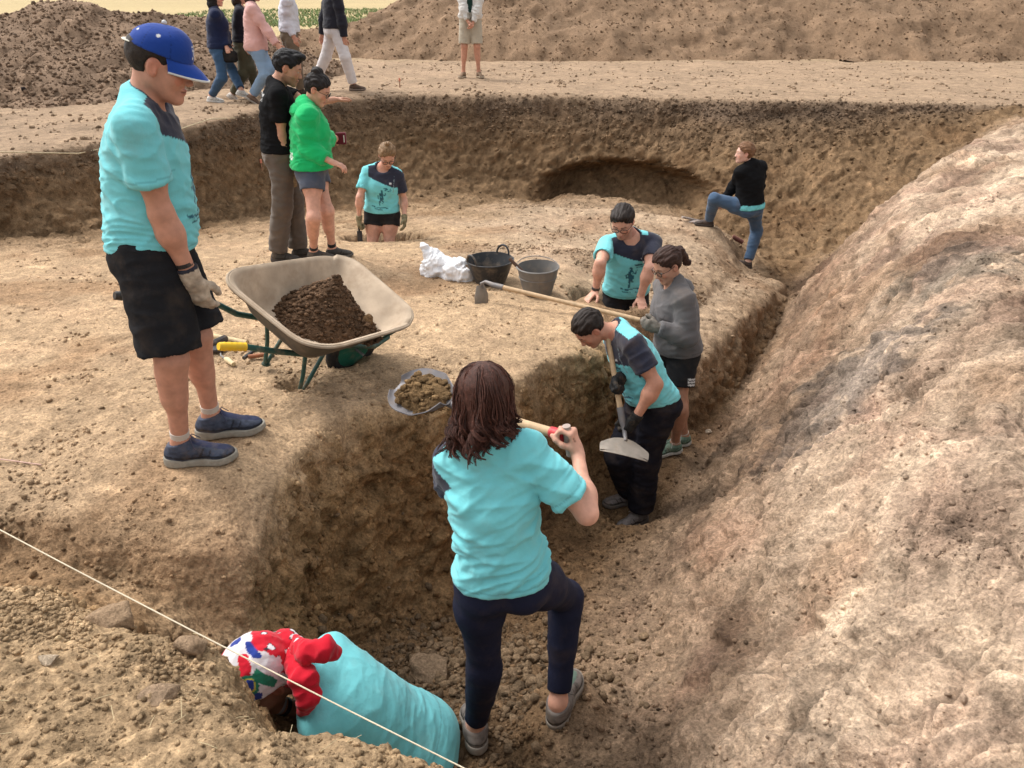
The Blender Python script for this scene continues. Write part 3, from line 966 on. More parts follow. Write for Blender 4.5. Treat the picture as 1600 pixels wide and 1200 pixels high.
AQUA = np.array([0.165, 0.545, 0.585]); NAVY = np.array([0.028, 0.030, 0.048])
def stroke(a, b, pts, w):
    """mask of points (a,b) within w of a polyline, in metres"""
    m = np.zeros(len(a), bool)
    for (x0, y0), (x1, y1) in zip(pts[:-1], pts[1:]):
        dx, dy = x1 - x0, y1 - y0; L = dx * dx + dy * dy + 1e-12
        t = np.clip(((a - x0) * dx + (b - y0) * dy) / L, 0, 1)
        m |= (a - x0 - t * dx) ** 2 + (b - y0 - t * dy) ** 2 < w * w
    return m
def tee_color(k, V):
    """aqua team shirt: dark diagonal yoke in front, dark left sleeve, printed figure on the chest"""
    s = k.s
    q = V - k.N; a = q @ k.uc / s; b = q @ k.vcc / s; w = q @ k.wc / s
    C = np.tile(AQUA, (len(V), 1)) * (1 + 0.03 * noise3(V * 8))[:, None]
    front = w > 0.022
    line = -0.075 - 0.30 * (a + 0.10)
    yoke = front & (b > line) & (a > -0.155)
    C[yoke] = NAVY
    L = k.J['L']; ax = nrm(L['el'] - L['sh'])
    dist = np.linalg.norm((V - L['sh']) - np.outer((V - L['sh']) @ ax, ax), axis=1)
    al_ = (V - L['sh']) @ ax; sl = (a > 0.118) & (al_ > -0.035) & (al_ < 0.215 * s) & (dist < 0.080 * s + 0.02 * (al_ < 0.06)) & ((b < -0.03) | (a > 0.13))
    C[sl] = NAVY
    pip = (a > 0.128) & (a < 0.1325) & front & (b > -0.2) & (b < -0.02); C[pip] = (0.20, 0.26, 0.28)
    rim = np.linalg.norm(V - (k.N + k.vcc * 0.045 * s + k.wc * 0.028 * s), axis=1) < 0.088 * s
    C[rim] = NAVY
    pr = front & ~yoke & ~sl
    ink = np.array([0.02, 0.10, 0.14])
    fig = stroke(a, b, [(0.0, -0.19), (0.0, -0.205)], 0.016) | stroke(a, b, [(0.0, -0.225), (0.005, -0.27)], 0.024) | \
        stroke(a, b, [(-0.012, -0.22), (-0.035, -0.25), (-0.03, -0.275)], 0.007) | stroke(a, b, [(0.015, -0.22), (0.04, -0.24), (0.05, -0.21)], 0.007) | \
        stroke(a, b, [(-0.004, -0.28), (-0.01, -0.36)], 0.009) | stroke(a, b, [(0.012, -0.28), (0.02, -0.32)], 0.010) | \
        stroke(a, b, [(0.035, -0.155), (0.10, -0.165)], 0.008) | stroke(a, b, [(0.045, -0.175), (0.10, -0.185)], 0.004) | \
        stroke(a, b, [(-0.085, -0.372), (-0.02, -0.385), (0.04, -0.372), (0.075, -0.385)], 0.006) | stroke(a, b, [(-0.06, -0.40), (0.06, -0.405)], 0.004)
    fig &= pr & (noise3(V * 55) > -0.35)
    C[fig] = ink
    logo = front & (((a - 0.092) / 0.014) ** 2 + ((b + 0.105) / 0.007) ** 2 < 1); C[logo] = (0.6, 0.6, 0.6)
    return C
def build_person(sp):
    k = sp['k']; h = sp.get('res', 0.008); hf = sp.get('fine', h)
    base = (foot_bottom(k, 'L') + foot_bottom(k, 'R')) / 2
    root = empty('person', base)
    tag(root, sp['label'], 'person')
    V, F, C = body_mesh(k, hf)
    b = link_mesh('body', V, F, M_skin, root, C)
    if sp.get('hairstyle'):
        V, F, C = hair_mesh(k, min(h, 0.006)); link_mesh('hair', V, F, M_hair, root, C)
    t = sp.get('top')
    if t:
        V0, V, F = shirt_mesh(k, h, t)
        if t.get('color') == 'team': C = tee_color(k, V0)
        elif callable(t.get('color')): C = t['color'](k, V0)
        else: C = np.tile(np.array(t['color'], float), (len(V), 1)) * (1 + 0.05 * noise3(V * 8))[:, None]
        if t.get('paint'): C = t['paint'](k, V0, C)
        if h < 0.009:                                           # stitched hems
            for c0, n0, sg in k.cuts:
                dd = np.abs(((V0 - c0) @ n0) * sg - 0.022); nearp = np.linalg.norm(V0 - c0, axis=1) < (0.34 if sg == 1 else 0.11)
                C = C * np.where((dd < 0.0032) & nearp, 0.72, 1.0)[:, None]
        link_mesh(t.get('name', 'shirt'), V, F, t.get('mat', M_cloth), root, C)
    t = sp.get('bottom')
    if t:
        V0, V, F = pants_mesh(k, h, t)
        C = np.tile(np.array(t['color'], float), (len(V), 1)) * (1 + 0.08 * noise3(V * 8))[:, None]
        if t.get('paint'): C = t['paint'](k, V0, C)
        link_mesh(t.get('name', 'trousers'), V, F, t.get('mat', M_dark), root, C)
    sh = sp.get('shoes')
    if sh:
        for sd in 'LR':
            if sh.get('sock'):
                J = k.J[sd]; ax = nrm(J['kn'] - J['an']); mb = MB()
                mb.tube([J['an'] - ax * 0.03, J['an'] + ax * 0.01, J['an'] + ax * sh.get('sockh', 0.035), J['an'] + ax * (sh.get('sockh', 0.035) + 0.004)], [0.040 * k.s, 0.039 * k.s, 0.041 * k.s, 0.030 * k.s], sh['sock'], 18)
                mb.build('sock', M_clean, root)
            shoe_parts(k, sd, hf, sh['c'], sh['sole'], root, sh.get('tongue'), sh.get('lace'), sh.get('scale', 1.0), sh.get('high', 0.0))
    for sd in sp.get('gloves', ''):
        V, F = None, None
        G = hand_grp(k, sd, 0.0045, sp.get('cuff', 0.05))
        end = k.J[sd]['wr'] - nrm(k.J[sd]['wr'] - k.J[sd]['el']) * sp.get('cuff', 0.05)
        ax = nrm(k.J[sd]['wr'] - k.J[sd]['el'])
        fg = lambda P: np.maximum(G(P), (end - P) @ ax)
        V, F = mesh_sdf(fg, G.lo - 0.02, G.hi + 0.02, hf)
        N = mesh_normals(V, F); V = V + N * (0.0016 * noise3(V * 90))[:, None]
        gc = np.array(sp['glovec'])
        C = gc * (1 + 0.3 * noise3(V * 40) + 0.25 * noise3(V * 12))[:, None]
        if sp.get('glovecuff') is not None:
            m = ((V - end) @ ax) < 0.012; C[m] = sp['glovecuff']
        link_mesh('glove', V, F, M_glove, root, C)
    if sp.get('glasses'): glasses(k, root)
    if sp.get('extra'): sp['extra'](k, root)
    return root

# ------------------------------------------------------------------ people: who is where
SK1 = (0.50, 0.245, 0.165); SK2 = (0.56, 0.295, 0.21)
BLACK = (0.012, 0.012, 0.014)
PEOPLE = {}
def person(name, **kw):
    kw['k'] = skeleton(kw); PEOPLE[name] = kw; return kw

person('capped', label='man in blue cap, aqua T-shirt, black shorts and pale work gloves beside the wheelbarrow',
    D=3.2, pel=(238, 0.0), neck=(226, 168, 0.0), head=(247, 108, 0.0),
    armR=((300, 438, -0.12), (236, 362)), armL=((292, 428, 0.24), (275, 345)), legR=((282, 690, -0.13), (268, 560), (8, 0)), legL=((330, 648, 0.10), (312, 540), (14, 0)),
    H=1.78, yaw=12, look=(12, 18), hscale=1.05, neckl=0.88,
    skin=SK1, hair=(0.022, 0.014, 0.010), hairstyle='cap', hairthick=0.005, hairrough=0.002, bw=0.99, bd=1.12, belly=0.03, limb=1.06, spine=0.30,
    handR=dict(n=(0, 0.6, 0.1), curl=0.32, thumb=0.4), handL=dict(n=(0, -1, 0), curl=0.4),
    top=dict(color='team', hem=-0.005, sleeve=0.62, loose=0.016, infl=0.013, fold=0.0075, foldlow=1.0),
    bottom=dict(name='shorts', to=0.93, leg=(0.118, 0.118, 0.1), waist=0.04, color=BLACK, infl=0.016),
    shoes=dict(c=(0.045, 0.055, 0.085), sole=(0.27, 0.25, 0.21), tongue=(0.02, 0.025, 0.06), lace=(0.05, 0.05, 0.09), sock=(0.50, 0.44, 0.38), sockh=0.06, scale=1.16),
    gloves='RL', glovec=(0.42, 0.34, 0.26), glovecuff=(0.03, 0.03, 0.04), cuff=0.06, res=0.0062, fine=0.0048)

person('shoveller', label='woman with loose wavy dark hair seen from behind lifting a loaded shovel',
    D=2.2, pel=(786, 0.0), neck=(753, 706, 0.02), head=(754, 638, 0.03),
    armR=((902, 704, 0.20), (912, 798)), armL=((738, 655, 0.42), (715, 770)), legR=((872, 1098, 0.06), (880, 965), (66, 12)), legL=((743, 1132, 0.09), (755, 1040), (100, -6)),
    H=1.70, fem=True, yaw=92, look=(100, 15),
    skin=SK2, hair=(0.055, 0.020, 0.013), hairrough=0.002, hairstyle='bob', hairthick=0.006, hscale=0.88, bw=0.77, bd=0.92, limb=0.93, sw=0.87, croll=-4, shL=(-0.03, 0.0, 0.05),
    handR=dict(d=(-0.25, 0.15, 0.9), n=(-0.9, 0.3, -0.3), curl=0.85, thumb=0.8), handL=dict(curl=0.8, thumb=0.8),
    top=dict(color='team', hem=0.0, sleeve=0.72, loose=0.012, infl=0.012, fold=0.011, foldlow=1.05, flare=0.016, hemtilt=0.1),
    bottom=dict(name='leggings', to=1.86, leg=(0.088, 0.060, 0.044), waist=0.08, color=(0.012, 0.014, 0.032), infl=0.006, fold=0.002),
    shoes=dict(c=(0.17, 0.145, 0.13), sole=(0.24, 0.21, 0.18), tongue=(0.09, 0.15, 0.12), lace=(0.10, 0.09, 0.08), scale=1.05),
    res=0.0060, fine=0.0046)

def plain_sleeve(k, V, C):
    L = k.J['L']; al_ = (V - L['sh']) @ nrm(L['el'] - L['sh']); m = (np.abs(C[:, 0] - NAVY[0]) < 0.002) & (al_ < 0.11); C[m] = AQUA
    return C
person('kneeler', label='person in red flag-print headscarf bent double at the near edge of the trench',
    D=2.12, pel=(640, 1168, 1), neck=(498, 1066, 0.02), head=(430, 1060, -0.03),
    armR=((400, 1092, 0.10), (0.0, 0.5, -1.0)), armL=((430, 1100, -0.02), (498, 1116)), legR=(('v', 0.1, 0.12, -0.5), (-0.8, 0.1, -0.6), (0, -60)), legL=(('v', 0.1, -0.1, -0.5), (-0.8, -0.1, -0.6), (0, -60)),
    H=1.72, yaw=168, ptilt=0.96, look=(222, 40), cyaw=176, hscale=1.26, neckl=1.1,
    skin=(0.26, 0.125, 0.08), hair=(0.02, 0.015, 0.01), hairstyle=None, bw=1.12, bd=1.15, spine=0.31, sw=0.86,
    handL=dict(d=(-0.8, 0.1, 0.1), n=(0.1, 0.3, -1), curl=0.35), handR=dict(curl=0.4),
    top=dict(color='team', hem=0.02, paint=plain_sleeve, closed=True, sleeve=0.75, loose=0.03, infl=0.016, fold=0.0035, foldlow=0.8),
    bottom=dict(name='trousers', to=1.85, leg=(0.1, 0.08, 0.065), waist=-0.05, color=(0.03, 0.03, 0.035)),
    shoes=dict(c=(0.05, 0.05, 0.05), sole=(0.1, 0.1, 0.1)), res=0.0062, fine=0.0052)

person('bent', label='man bent forward in black trousers and black gloves holding a hoe in the trench',
    D=4.7, pel=(1018, 626, 1), neck=(968, 522, 0.05), head=(925, 514, -0.03),
    armR=((968, 590, -0.12), (985, 585)), armL=((992, 655, -0.25), (1040, 606)), legR=((985, 768, 0.12), (975, 700), (195, 0)), legL=((1000, 798, -0.05), (1005, 715), (215, 0)),
    H=1.76, yaw=205, cyaw=200, ptilt=0.75, look=(200, 52), neckl=1.05,
    skin=SK1, hair=(0.02, 0.013, 0.010), hairstyle='short', bw=1.06, bd=1.05, limb=1.05,
    handL=dict(d=(-0.5, -0.3, -0.7), n=(-0.6, 0.7, 0.0), curl=0.8, thumb=0.7), handR=dict(d=(-0.3, -0.5, -0.6), n=(0, -1, -0.3), curl=0.8, thumb=0.7),
    top=dict(color='team', hem=0.015, sleeve=0.62, loose=0.012, fold=0.007, hemtilt=-0.2),
    bottom=dict(to=1.93, leg=(0.104, 0.092, 0.085), waist=0.10, color=(0.010, 0.010, 0.016), fold=0.008),
    shoes=dict(c=(0.15, 0.13, 0.125), sole=(0.11, 0.095, 0.085), lace=(0.3, 0.28, 0.26), scale=1.05),
    gloves='LR', glovec=(0.02, 0.02, 0.02), cuff=0.04, res=0.008, fine=0.006)
def stripes(k, V, C):
    for sd in 'LR':
        J = k.J[sd]; L = np.linalg.norm(J['kn'] - J['hip']); t = (V - J['hip']) @ nrm(J['kn'] - J['hip']) / L
        fr = (t * L)
        out = (V - J['hip']) @ k.up_ * (1 if sd == 'L' else -1)
        for o in (0.165, 0.185, 0.205):
            C[(np.abs(fr - o) < 0.0055) & (out > 0.02) & (np.abs((V - J['hip']) @ k.wp + 0.02) < 0.05)] = (0.6, 0.6, 0.6)
    return C
person('greyhoodie', label='girl in grey hoodie and black shorts with dark ponytail standing behind the bent man',
    D=5.3, pel=(1058, 0.0), neck=(1052, 450, 0.0), head=(1043, 415, -0.01),
    armL=((1026, 512, -0.22), (1076, 530)), armR=((1016, 502, 0.0), (1045, 525)), legL=((1055, 692, -0.08), (1062, 632), (200, 0)), legR=((1069, 680, 0.08), (1062, 625), (200, 0)),
    H=1.60, fem=True, yaw=195, look=(205, 28),
    skin=(0.42, 0.22, 0.15), hair=(0.035, 0.015, 0.010), hairstyle='pony', hscale=1.08, bw=1.0, bd=1.1,
    handL=dict(curl=0.5), handR=dict(curl=0.5),
    top=dict(name='hoodie', color=(0.105, 0.098, 0.10), hem=0.0, long=True, loose=0.02, infl=0.022, arml=0.014, fold=0.006, neck=0.07),
    bottom=dict(name='shorts', to=0.58, leg=(0.11, 0.105, 0.1), waist=0.08, color=(0.014, 0.014, 0.016), paint=stripes),
    shoes=dict(c=(0.14, 0.22, 0.17), sole=(0.5, 0.5, 0.47), sock=(0.55, 0.55, 0.5), sockh=0.03, lace=(0.5, 0.5, 0.5)),
    gloves='LR', glovec=(0.16, 0.14, 0.12), cuff=0.03, glasses=True, res=0.008, fine=0.006)

person('leaner', label='man in glasses and aqua T-shirt leaning both hands on the edge of the inner pit',
    D=6.45, pel=(978, 0.08), neck=(985, 374, -0.06), head=(974, 349, -0.06),
    armR=((930, 456, -0.28), (938, 415)), armL=((1000, 466, -0.28), (1014, 425)), legL=(('v', 0.03, 0.1, -0.84), (0,-1,0), (-80, 0)), legR=(('v', -0.03, 0.05, -0.84), (0,-1,0), (-100, 0)),
    H=1.78, yaw=-88, ptilt=0.7, look=(-110, 32), hscale=1.05,
    skin=SK2, hair=(0.02, 0.013, 0.010), hairstyle='quiff', stubble=0.35, bw=1.0,
    handR=dict(d=(-0.6, -0.7, -0.25), n=(0.1, -0.3, -1), curl=0.15), handL=dict(d=(0.1, -0.9, -0.3), n=(0, -0.3, -1), curl=0.15),
    top=dict(color='team', hem=0.01, sleeve=0.66, loose=0.02, fold=0.006, foldlow=0.7),
    bottom=dict(to=1.9, leg=(0.1, 0.08, 0.07), waist=0.10, color=(0.015, 0.015, 0.018)),
    shoes=dict(c=(0.06, 0.05, 0.05), sole=(0.2, 0.2, 0.2)),
    glasses=True, res=0.0085, fine=0.0062)
def jacket_hem(k, V, C):
    b = (V - k.P) @ k.vp
    C[b < 0.035] = AQUA
    return C
person('blackjacket', label='person in black jacket and blue jeans with one foot up by the rear wall',
    D=10.0, pel=(1170, 0.0), neck=(1173, 260, 0.0), head=(1165, 243, 0.0),
    armL=((1131, 312, 0.15), (1146, 292)), armR=((1172, 312, 0.3), (1192, 292)), legL=((1108, 343, 0.20), (1124, 312), (160, 0)), legR=((1169, 408, 0.0), (1182, 360), (120, 0)),
    H=1.66, fem=True, yaw=125, cyaw=118, look=(178, 0), hscale=1.05,
    skin=(0.60, 0.36, 0.28), hair=(0.16, 0.08, 0.04), hairstyle='short', hairthick=0.018, bw=1.08, bd=1.05,
    handL=dict(curl=0.3), handR=dict(curl=0.3),
    top=dict(name='jacket', mat=M_black, color=(0.008, 0.008, 0.009), hem=-0.03, long=True, loose=0.012, infl=0.018, arml=0.01, fold=0.006, neck=0.06, paint=jacket_hem),
    bottom=dict(name='jeans', to=1.95, leg=(0.094, 0.072, 0.060), waist=0.06, color=(0.055, 0.095, 0.16), mat=M_cloth),
    shoes=dict(c=(0.06, 0.045, 0.04), sole=(0.05, 0.04, 0.035)), res=0.011, fine=0.008)
def backprint(k, V, C):
    q = V - k.N; a = q @ k.uc; b = q @ k.vcc; w = q @ k.wc
    m = (w < -0.03) & (noise3(V * 60) > 0) & (b < -0.05) & (b > -0.11) & (np.abs(a) < 0.08)
    C[m] = (0.4, 0.4, 0.4); return C
person('blacktee', label='dark-haired man in black T-shirt and grey trousers pointing past the girl in green',
    D=7.2, pel=(440, 0.0), neck=(432, 136, 0.0), head=(450, 106, 0.0),
    armR=((452, 268, -0.12), (424, 222)), armL=((521, 156, 0.35), (482, 162)), legR=((434, 393, -0.08), (442, 325), (-5, 0)), legL=((466, 388, 0.10), (466, 325), (25, 0)),
    H=1.80, yaw=18, look=(8, 22), hscale=1.08, neckl=0.95,
    skin=(0.46, 0.24, 0.16), hair=(0.008, 0.007, 0.008), hairstyle='quiff', stubble=0.3, bw=1.08, bd=1.12,
    handR=dict(curl=0.3), handL=dict(curl=0.15, thumb=0.0, n=(0, -0.3, -1)),
    top=dict(color=(0.007, 0.007, 0.008), mat=M_black, hem=0.0, sleeve=0.62, loose=0.012, fold=0.006, paint=backprint),
    bottom=dict(to=1.97, leg=(0.1, 0.085, 0.082), waist=0.08, color=(0.105, 0.085, 0.07), fold=0.008, mat=M_cloth),
    shoes=dict(c=(0.05, 0.045, 0.04), sole=(0.06, 0.05, 0.045), high=0.03),
    gloves='R', glovec=(0.26, 0.20, 0.13), cuff=0.05, res=0.009, fine=0.0065)
def letters(k, V, C):
    q = V - k.P; a = -(q @ k.uc) / k.s; b = (q @ k.vcc) / k.s; w = q @ k.wc
    o = -0.055
    # L A S across the low back, read from behind (wearer's left to right)
    L_ = [(o, 0.135), (o, 0.085), (o + 0.028, 0.085)]
    A_ = [(o + 0.040, 0.085), (o + 0.056, 0.135), (o + 0.072, 0.085)]; A2 = [(o + 0.047, 0.102), (o + 0.066, 0.102)]
    S_ = [(o + 0.116, 0.128), (o + 0.104, 0.136), (o + 0.090, 0.130), (o + 0.090, 0.118), (o + 0.112, 0.104), (o + 0.113, 0.091), (o + 0.100, 0.084), (o + 0.086, 0.090)]
    m = (w < 0.02) & (stroke(a - 0.035, b, L_, 0.0065) | stroke(a - 0.035, b, A_, 0.0065) | stroke(a - 0.035, b, A2, 0.005) | stroke(a - 0.035, b, S_, 0.0065))
    C[m] = (0.7, 0.75, 0.7); return C
person('greenhoodie', label='girl in green hooded sweatshirt and denim shorts with dark hair bun standing behind the wheelbarrow',
    D=7.0, pel=(488, 0.0), neck=(480, 170, 0.0), head=(494, 144, 0.0),
    armR=((520, 254, -0.2), (484, 242)), armL=((524, 216, 0.25), (508, 235)), legR=((490, 392, -0.07), (490, 340), (5, 0)), legL=((519, 388, 0.07), (514, 338), (15, 0)),
    H=1.64, fem=True, yaw=8, cyaw=14, look=(-4, 28), hscale=1.08,
    skin=SK2, hair=(0.014, 0.010, 0.009), hairstyle='bun', bw=1.0, bd=1.12, limb=1.02,
    handR=dict(curl=0.35, n=(0, 0.3, -1), d=(1, 0, -0.35)), handL=dict(curl=0.7, n=(-1, 0, 0)),
    top=dict(name='sweatshirt', color=(0.010, 0.42, 0.13), hem=0.0, long=True, loose=0.03, infl=0.024, arml=0.020, cuffat=0.72, fold=0.009, neck=0.065, paint=letters, mat=M_clean),
    bottom=dict(name='shorts', to=0.42, leg=(0.108, 0.106, 0.1), waist=0.08, color=(0.062, 0.072, 0.10), mat=M_cloth),
    shoes=dict(c=(0.05, 0.045, 0.04), sole=(0.1, 0.09, 0.08), sock=(0.02, 0.02, 0.02), sockh=0.06),
    glasses=True, res=0.009, fine=0.0065)

person('topknot', label='fair-haired woman with topknot standing in a hollow in short black shorts',
    D=8.75, pel=(597, 0.03), neck=(598, 266, 0.0), head=(604, 246, -0.05),
    armR=((561, 343, -0.1), (561, 312)), armL=((632, 343, -0.1), (631, 312)), legR=((584, 440, 0.03), (0,-1,0), (-95, 0)), legL=((611, 440, 0.03), (0,-1,0), (-80, 0)),
    H=1.68, fem=True, yaw=-85, look=(-75, 38), hscale=1.06,
    skin=SK2, hair=(0.20, 0.12, 0.06), hairstyle='topknot', bw=1.05, bd=1.08,
    handR=dict(curl=0.7), handL=dict(curl=0.3),
    top=dict(color='team', hem=0.045, sleeve=0.66, loose=0.012, fold=0.007, foldlow=0.9),
    bottom=dict(name='shorts', to=0.26, leg=(0.112, 0.112, 0.1), waist=0.08, color=(0.014, 0.014, 0.016)),
    shoes=dict(c=(0.05, 0.05, 0.05), sole=(0.1, 0.1, 0.1)),
    gloves='RL', glovec=(0.20, 0.17, 0.10), cuff=0.05, glasses=True, res=0.010, fine=0.0075)
def walkbag(k, root):
    pass
person('navywalker', label='walker in navy sweater and blue jeans, leftmost of the strolling group',
    D=13.1, pel=(343, 0.0), neck=(337, 18, 0), head=(337, -4, 0),
    armR=((354, 74, -.15), (346, 48)), armL=((358, 70, .15), (350, 48)), legR=((330, 150, -0.05), (348, 118), (12, -6)), legL=((377, 141, 0.08), (364, 112), (12, -20)),
    H=1.70, fem=True, yaw=15, look=(12, 5),
    skin=SK2, hair=(0.012, 0.010, 0.010), hairstyle='bob', bw=1.0, bd=1.1,
    handR=dict(curl=0.4), handL=dict(curl=0.4),
    top=dict(name='sweater', color=(0.010, 0.016, 0.048), hem=-0.01, long=True, loose=0.02, infl=0.02, arml=0.012, fold=0.006, neck=0.06, mat=M_clean),
    bottom=dict(name='jeans', to=1.9, leg=(0.09, 0.068, 0.058), waist=0.06, color=(0.035, 0.075, 0.14), mat=M_clean),
    shoes=dict(c=(0.62, 0.60, 0.56), sole=(0.6, 0.58, 0.55)), res=0.013, fine=0.010)
person('khakiwalker', label='walker in black top and khaki trousers half hidden behind the pink jacket',
    D=13.6, pel=(380, 0.0), neck=(376, 14, 0), head=(375, -6, 0),
    armR=((383, 72, -.15), (370, 46)), armL=((392, 70, .15), (385, 46)), legR=((364, 147, -.05), (380, 118), (5, -38)), legL=((400, 140, .1), (392, 112), (8, -10)),
    H=1.72, fem=True, yaw=8, look=(5, 5),
    skin=SK2, hair=(0.03, 0.016, 0.010), hairstyle='bob', bw=0.95,
    handR=dict(curl=0.4), handL=dict(curl=0.4),
    top=dict(color=(0.014, 0.014, 0.022), hem=0.03, sleeve=0.8, loose=0.015, infl=0.015, fold=0.006, mat=M_clean),
    bottom=dict(to=1.9, leg=(0.092, 0.075, 0.066), waist=0.10, color=(0.075, 0.068, 0.042), mat=M_clean),
    shoes=dict(c=(0.55, 0.50, 0.45), sole=(0.5, 0.45, 0.4)), res=0.013, fine=0.010)
person('pinkwalker', label='walker in pale pink jacket and light blue jeans',
    D=13.0, pel=(400, 0.0), neck=(394, 10, 0), head=(395, -12, 0),
    armR=((433, 70, -.2), (416, 46)), armL=((430, 66, .2), (410, 46)), legR=((394, 149, -.05), (414, 116), (10, -34)), legL=((424, 145, .1), (422, 112), (12, -8)),
    H=1.74, fem=True, yaw=12, look=(8, 5),
    skin=SK2, hair=(0.045, 0.020, 0.012), hairstyle='bob', bw=1.06,
    handR=dict(curl=0.3), handL=dict(curl=0.4),
    top=dict(name='jacket', color=(0.62, 0.36, 0.33), hem=-0.09, long=True, loose=0.03, infl=0.02, arml=0.012, fold=0.006, neck=0.06, mat=M_clean),
    bottom=dict(name='jeans', to=1.9, leg=(0.096, 0.076, 0.064), waist=0.05, color=(0.20, 0.29, 0.41), mat=M_clean),
    shoes=dict(c=(0.16, 0.10, 0.07), sole=(0.35, 0.3, 0.25)), res=0.013, fine=0.010)
person('whitewalker', label='walker in white long-sleeved shirt and brown trousers',
    D=13.8, pel=(453, 0.0), neck=(449, -4, 0), head=(451, -24, 0),
    armR=((459, 58, -.18), (448, 32)), armL=((462, 52, .15), (458, 30)), legR=((470, 140, -.06), (464, 104), (12, 0)), legL=((440, 140, .06), (446, 104), (12, -10)),
    H=1.78, yaw=12, look=(8, 5),
    skin=SK1, hair=(0.03, 0.02, 0.015), hairstyle='short', bw=0.95,
    handR=dict(curl=0.4), handL=dict(curl=0.4),
    top=dict(color=(0.62, 0.62, 0.68), hem=0.03, long=True, loose=0.015, infl=0.016, arml=0.012, fold=0.008, mat=M_clean, neck=0.06),
    bottom=dict(to=1.93, leg=(0.096, 0.08, 0.07), waist=0.10, color=(0.15, 0.11, 0.075), mat=M_clean),
    shoes=dict(c=(0.06, 0.04, 0.03), sole=(0.06, 0.05, 0.04)), res=0.013, fine=0.010)
person('creamwalker', label='walker in charcoal jumper and cream white trousers, rightmost of the strolling group',
    D=14.4, pel=(523, 0.0), neck=(519, -14, 0), head=(521, -36, 0),
    armR=((538, 60, -.2), (538, 24)), armL=((503, 56, .2), (500, 24)), legR=((552, 132, -.06), (542, 98), (8, 0)), legL=((492, 130, .1), (512, 98), (12, -25)),
    H=1.86, yaw=25, look=(15, 5),
    skin=SK1, hair=(0.03, 0.02, 0.015), hairstyle='short', bw=1.1, bd=1.1,
    handR=dict(curl=0.5), handL=dict(curl=0.5),
    top=dict(name='jumper', color=(0.020, 0.020, 0.028), hem=-0.005, long=True, loose=0.02, infl=0.018, arml=0.014, fold=0.006, mat=M_clean, neck=0.06),
    bottom=dict(to=1.93, leg=(0.102, 0.082, 0.07), waist=0.06, color=(0.62, 0.58, 0.58), mat=M_clean),
    shoes=dict(c=(0.10, 0.06, 0.045), sole=(0.2, 0.15, 0.12)), res=0.013, fine=0.010)
def openjacket(k, V, C):
    q = V - k.N; a = q @ k.uc; b = q @ k.vcc; w = q @ k.wc
    C[(w > 0) & (np.abs(a) < 0.055 + 0.10 * (b + 0.2)) & (b > -0.42)] = (0.012, 0.035, 0.028)
    C[(b < -0.42) & (w > 0.02) & (np.abs(a) < 0.05)] = (0.35, 0.32, 0.27)
    return C
person('standing', label='man in open white overshirt and pale shorts standing alone before the rear heap',
    D=16.5, pel=(735, 0.0), neck=(735, -20, 0), head=(735, -40, 0),
    armR=((731, 33, -.22), (708, 14)), armL=((739, 36, -.22), (761, 14)), legR=((724, 113, 0), (0,-1,0), (-110, 0)), legL=((748, 113, 0), (0,-1,0), (-65, 0)),
    H=1.78, yaw=-90, look=(-90, 8),
    skin=SK1, hair=(0.03, 0.02, 0.015), hairstyle='short', bw=1.05,
    handR=dict(curl=0.5), handL=dict(curl=0.5),
    top=dict(name='overshirt', color=(0.58, 0.56, 0.53), hem=-0.01, long=True, loose=0.02, infl=0.018, arml=0.014, fold=0.012, mat=M_clean, neck=0.06, paint=openjacket),
    bottom=dict(name='shorts', to=0.92, leg=(0.112, 0.105, 0.1), waist=0.06, color=(0.42, 0.37, 0.29), mat=M_clean),
    shoes=dict(c=(0.20, 0.13, 0.08), sole=(0.45, 0.36, 0.26)), res=0.013, fine=0.010)

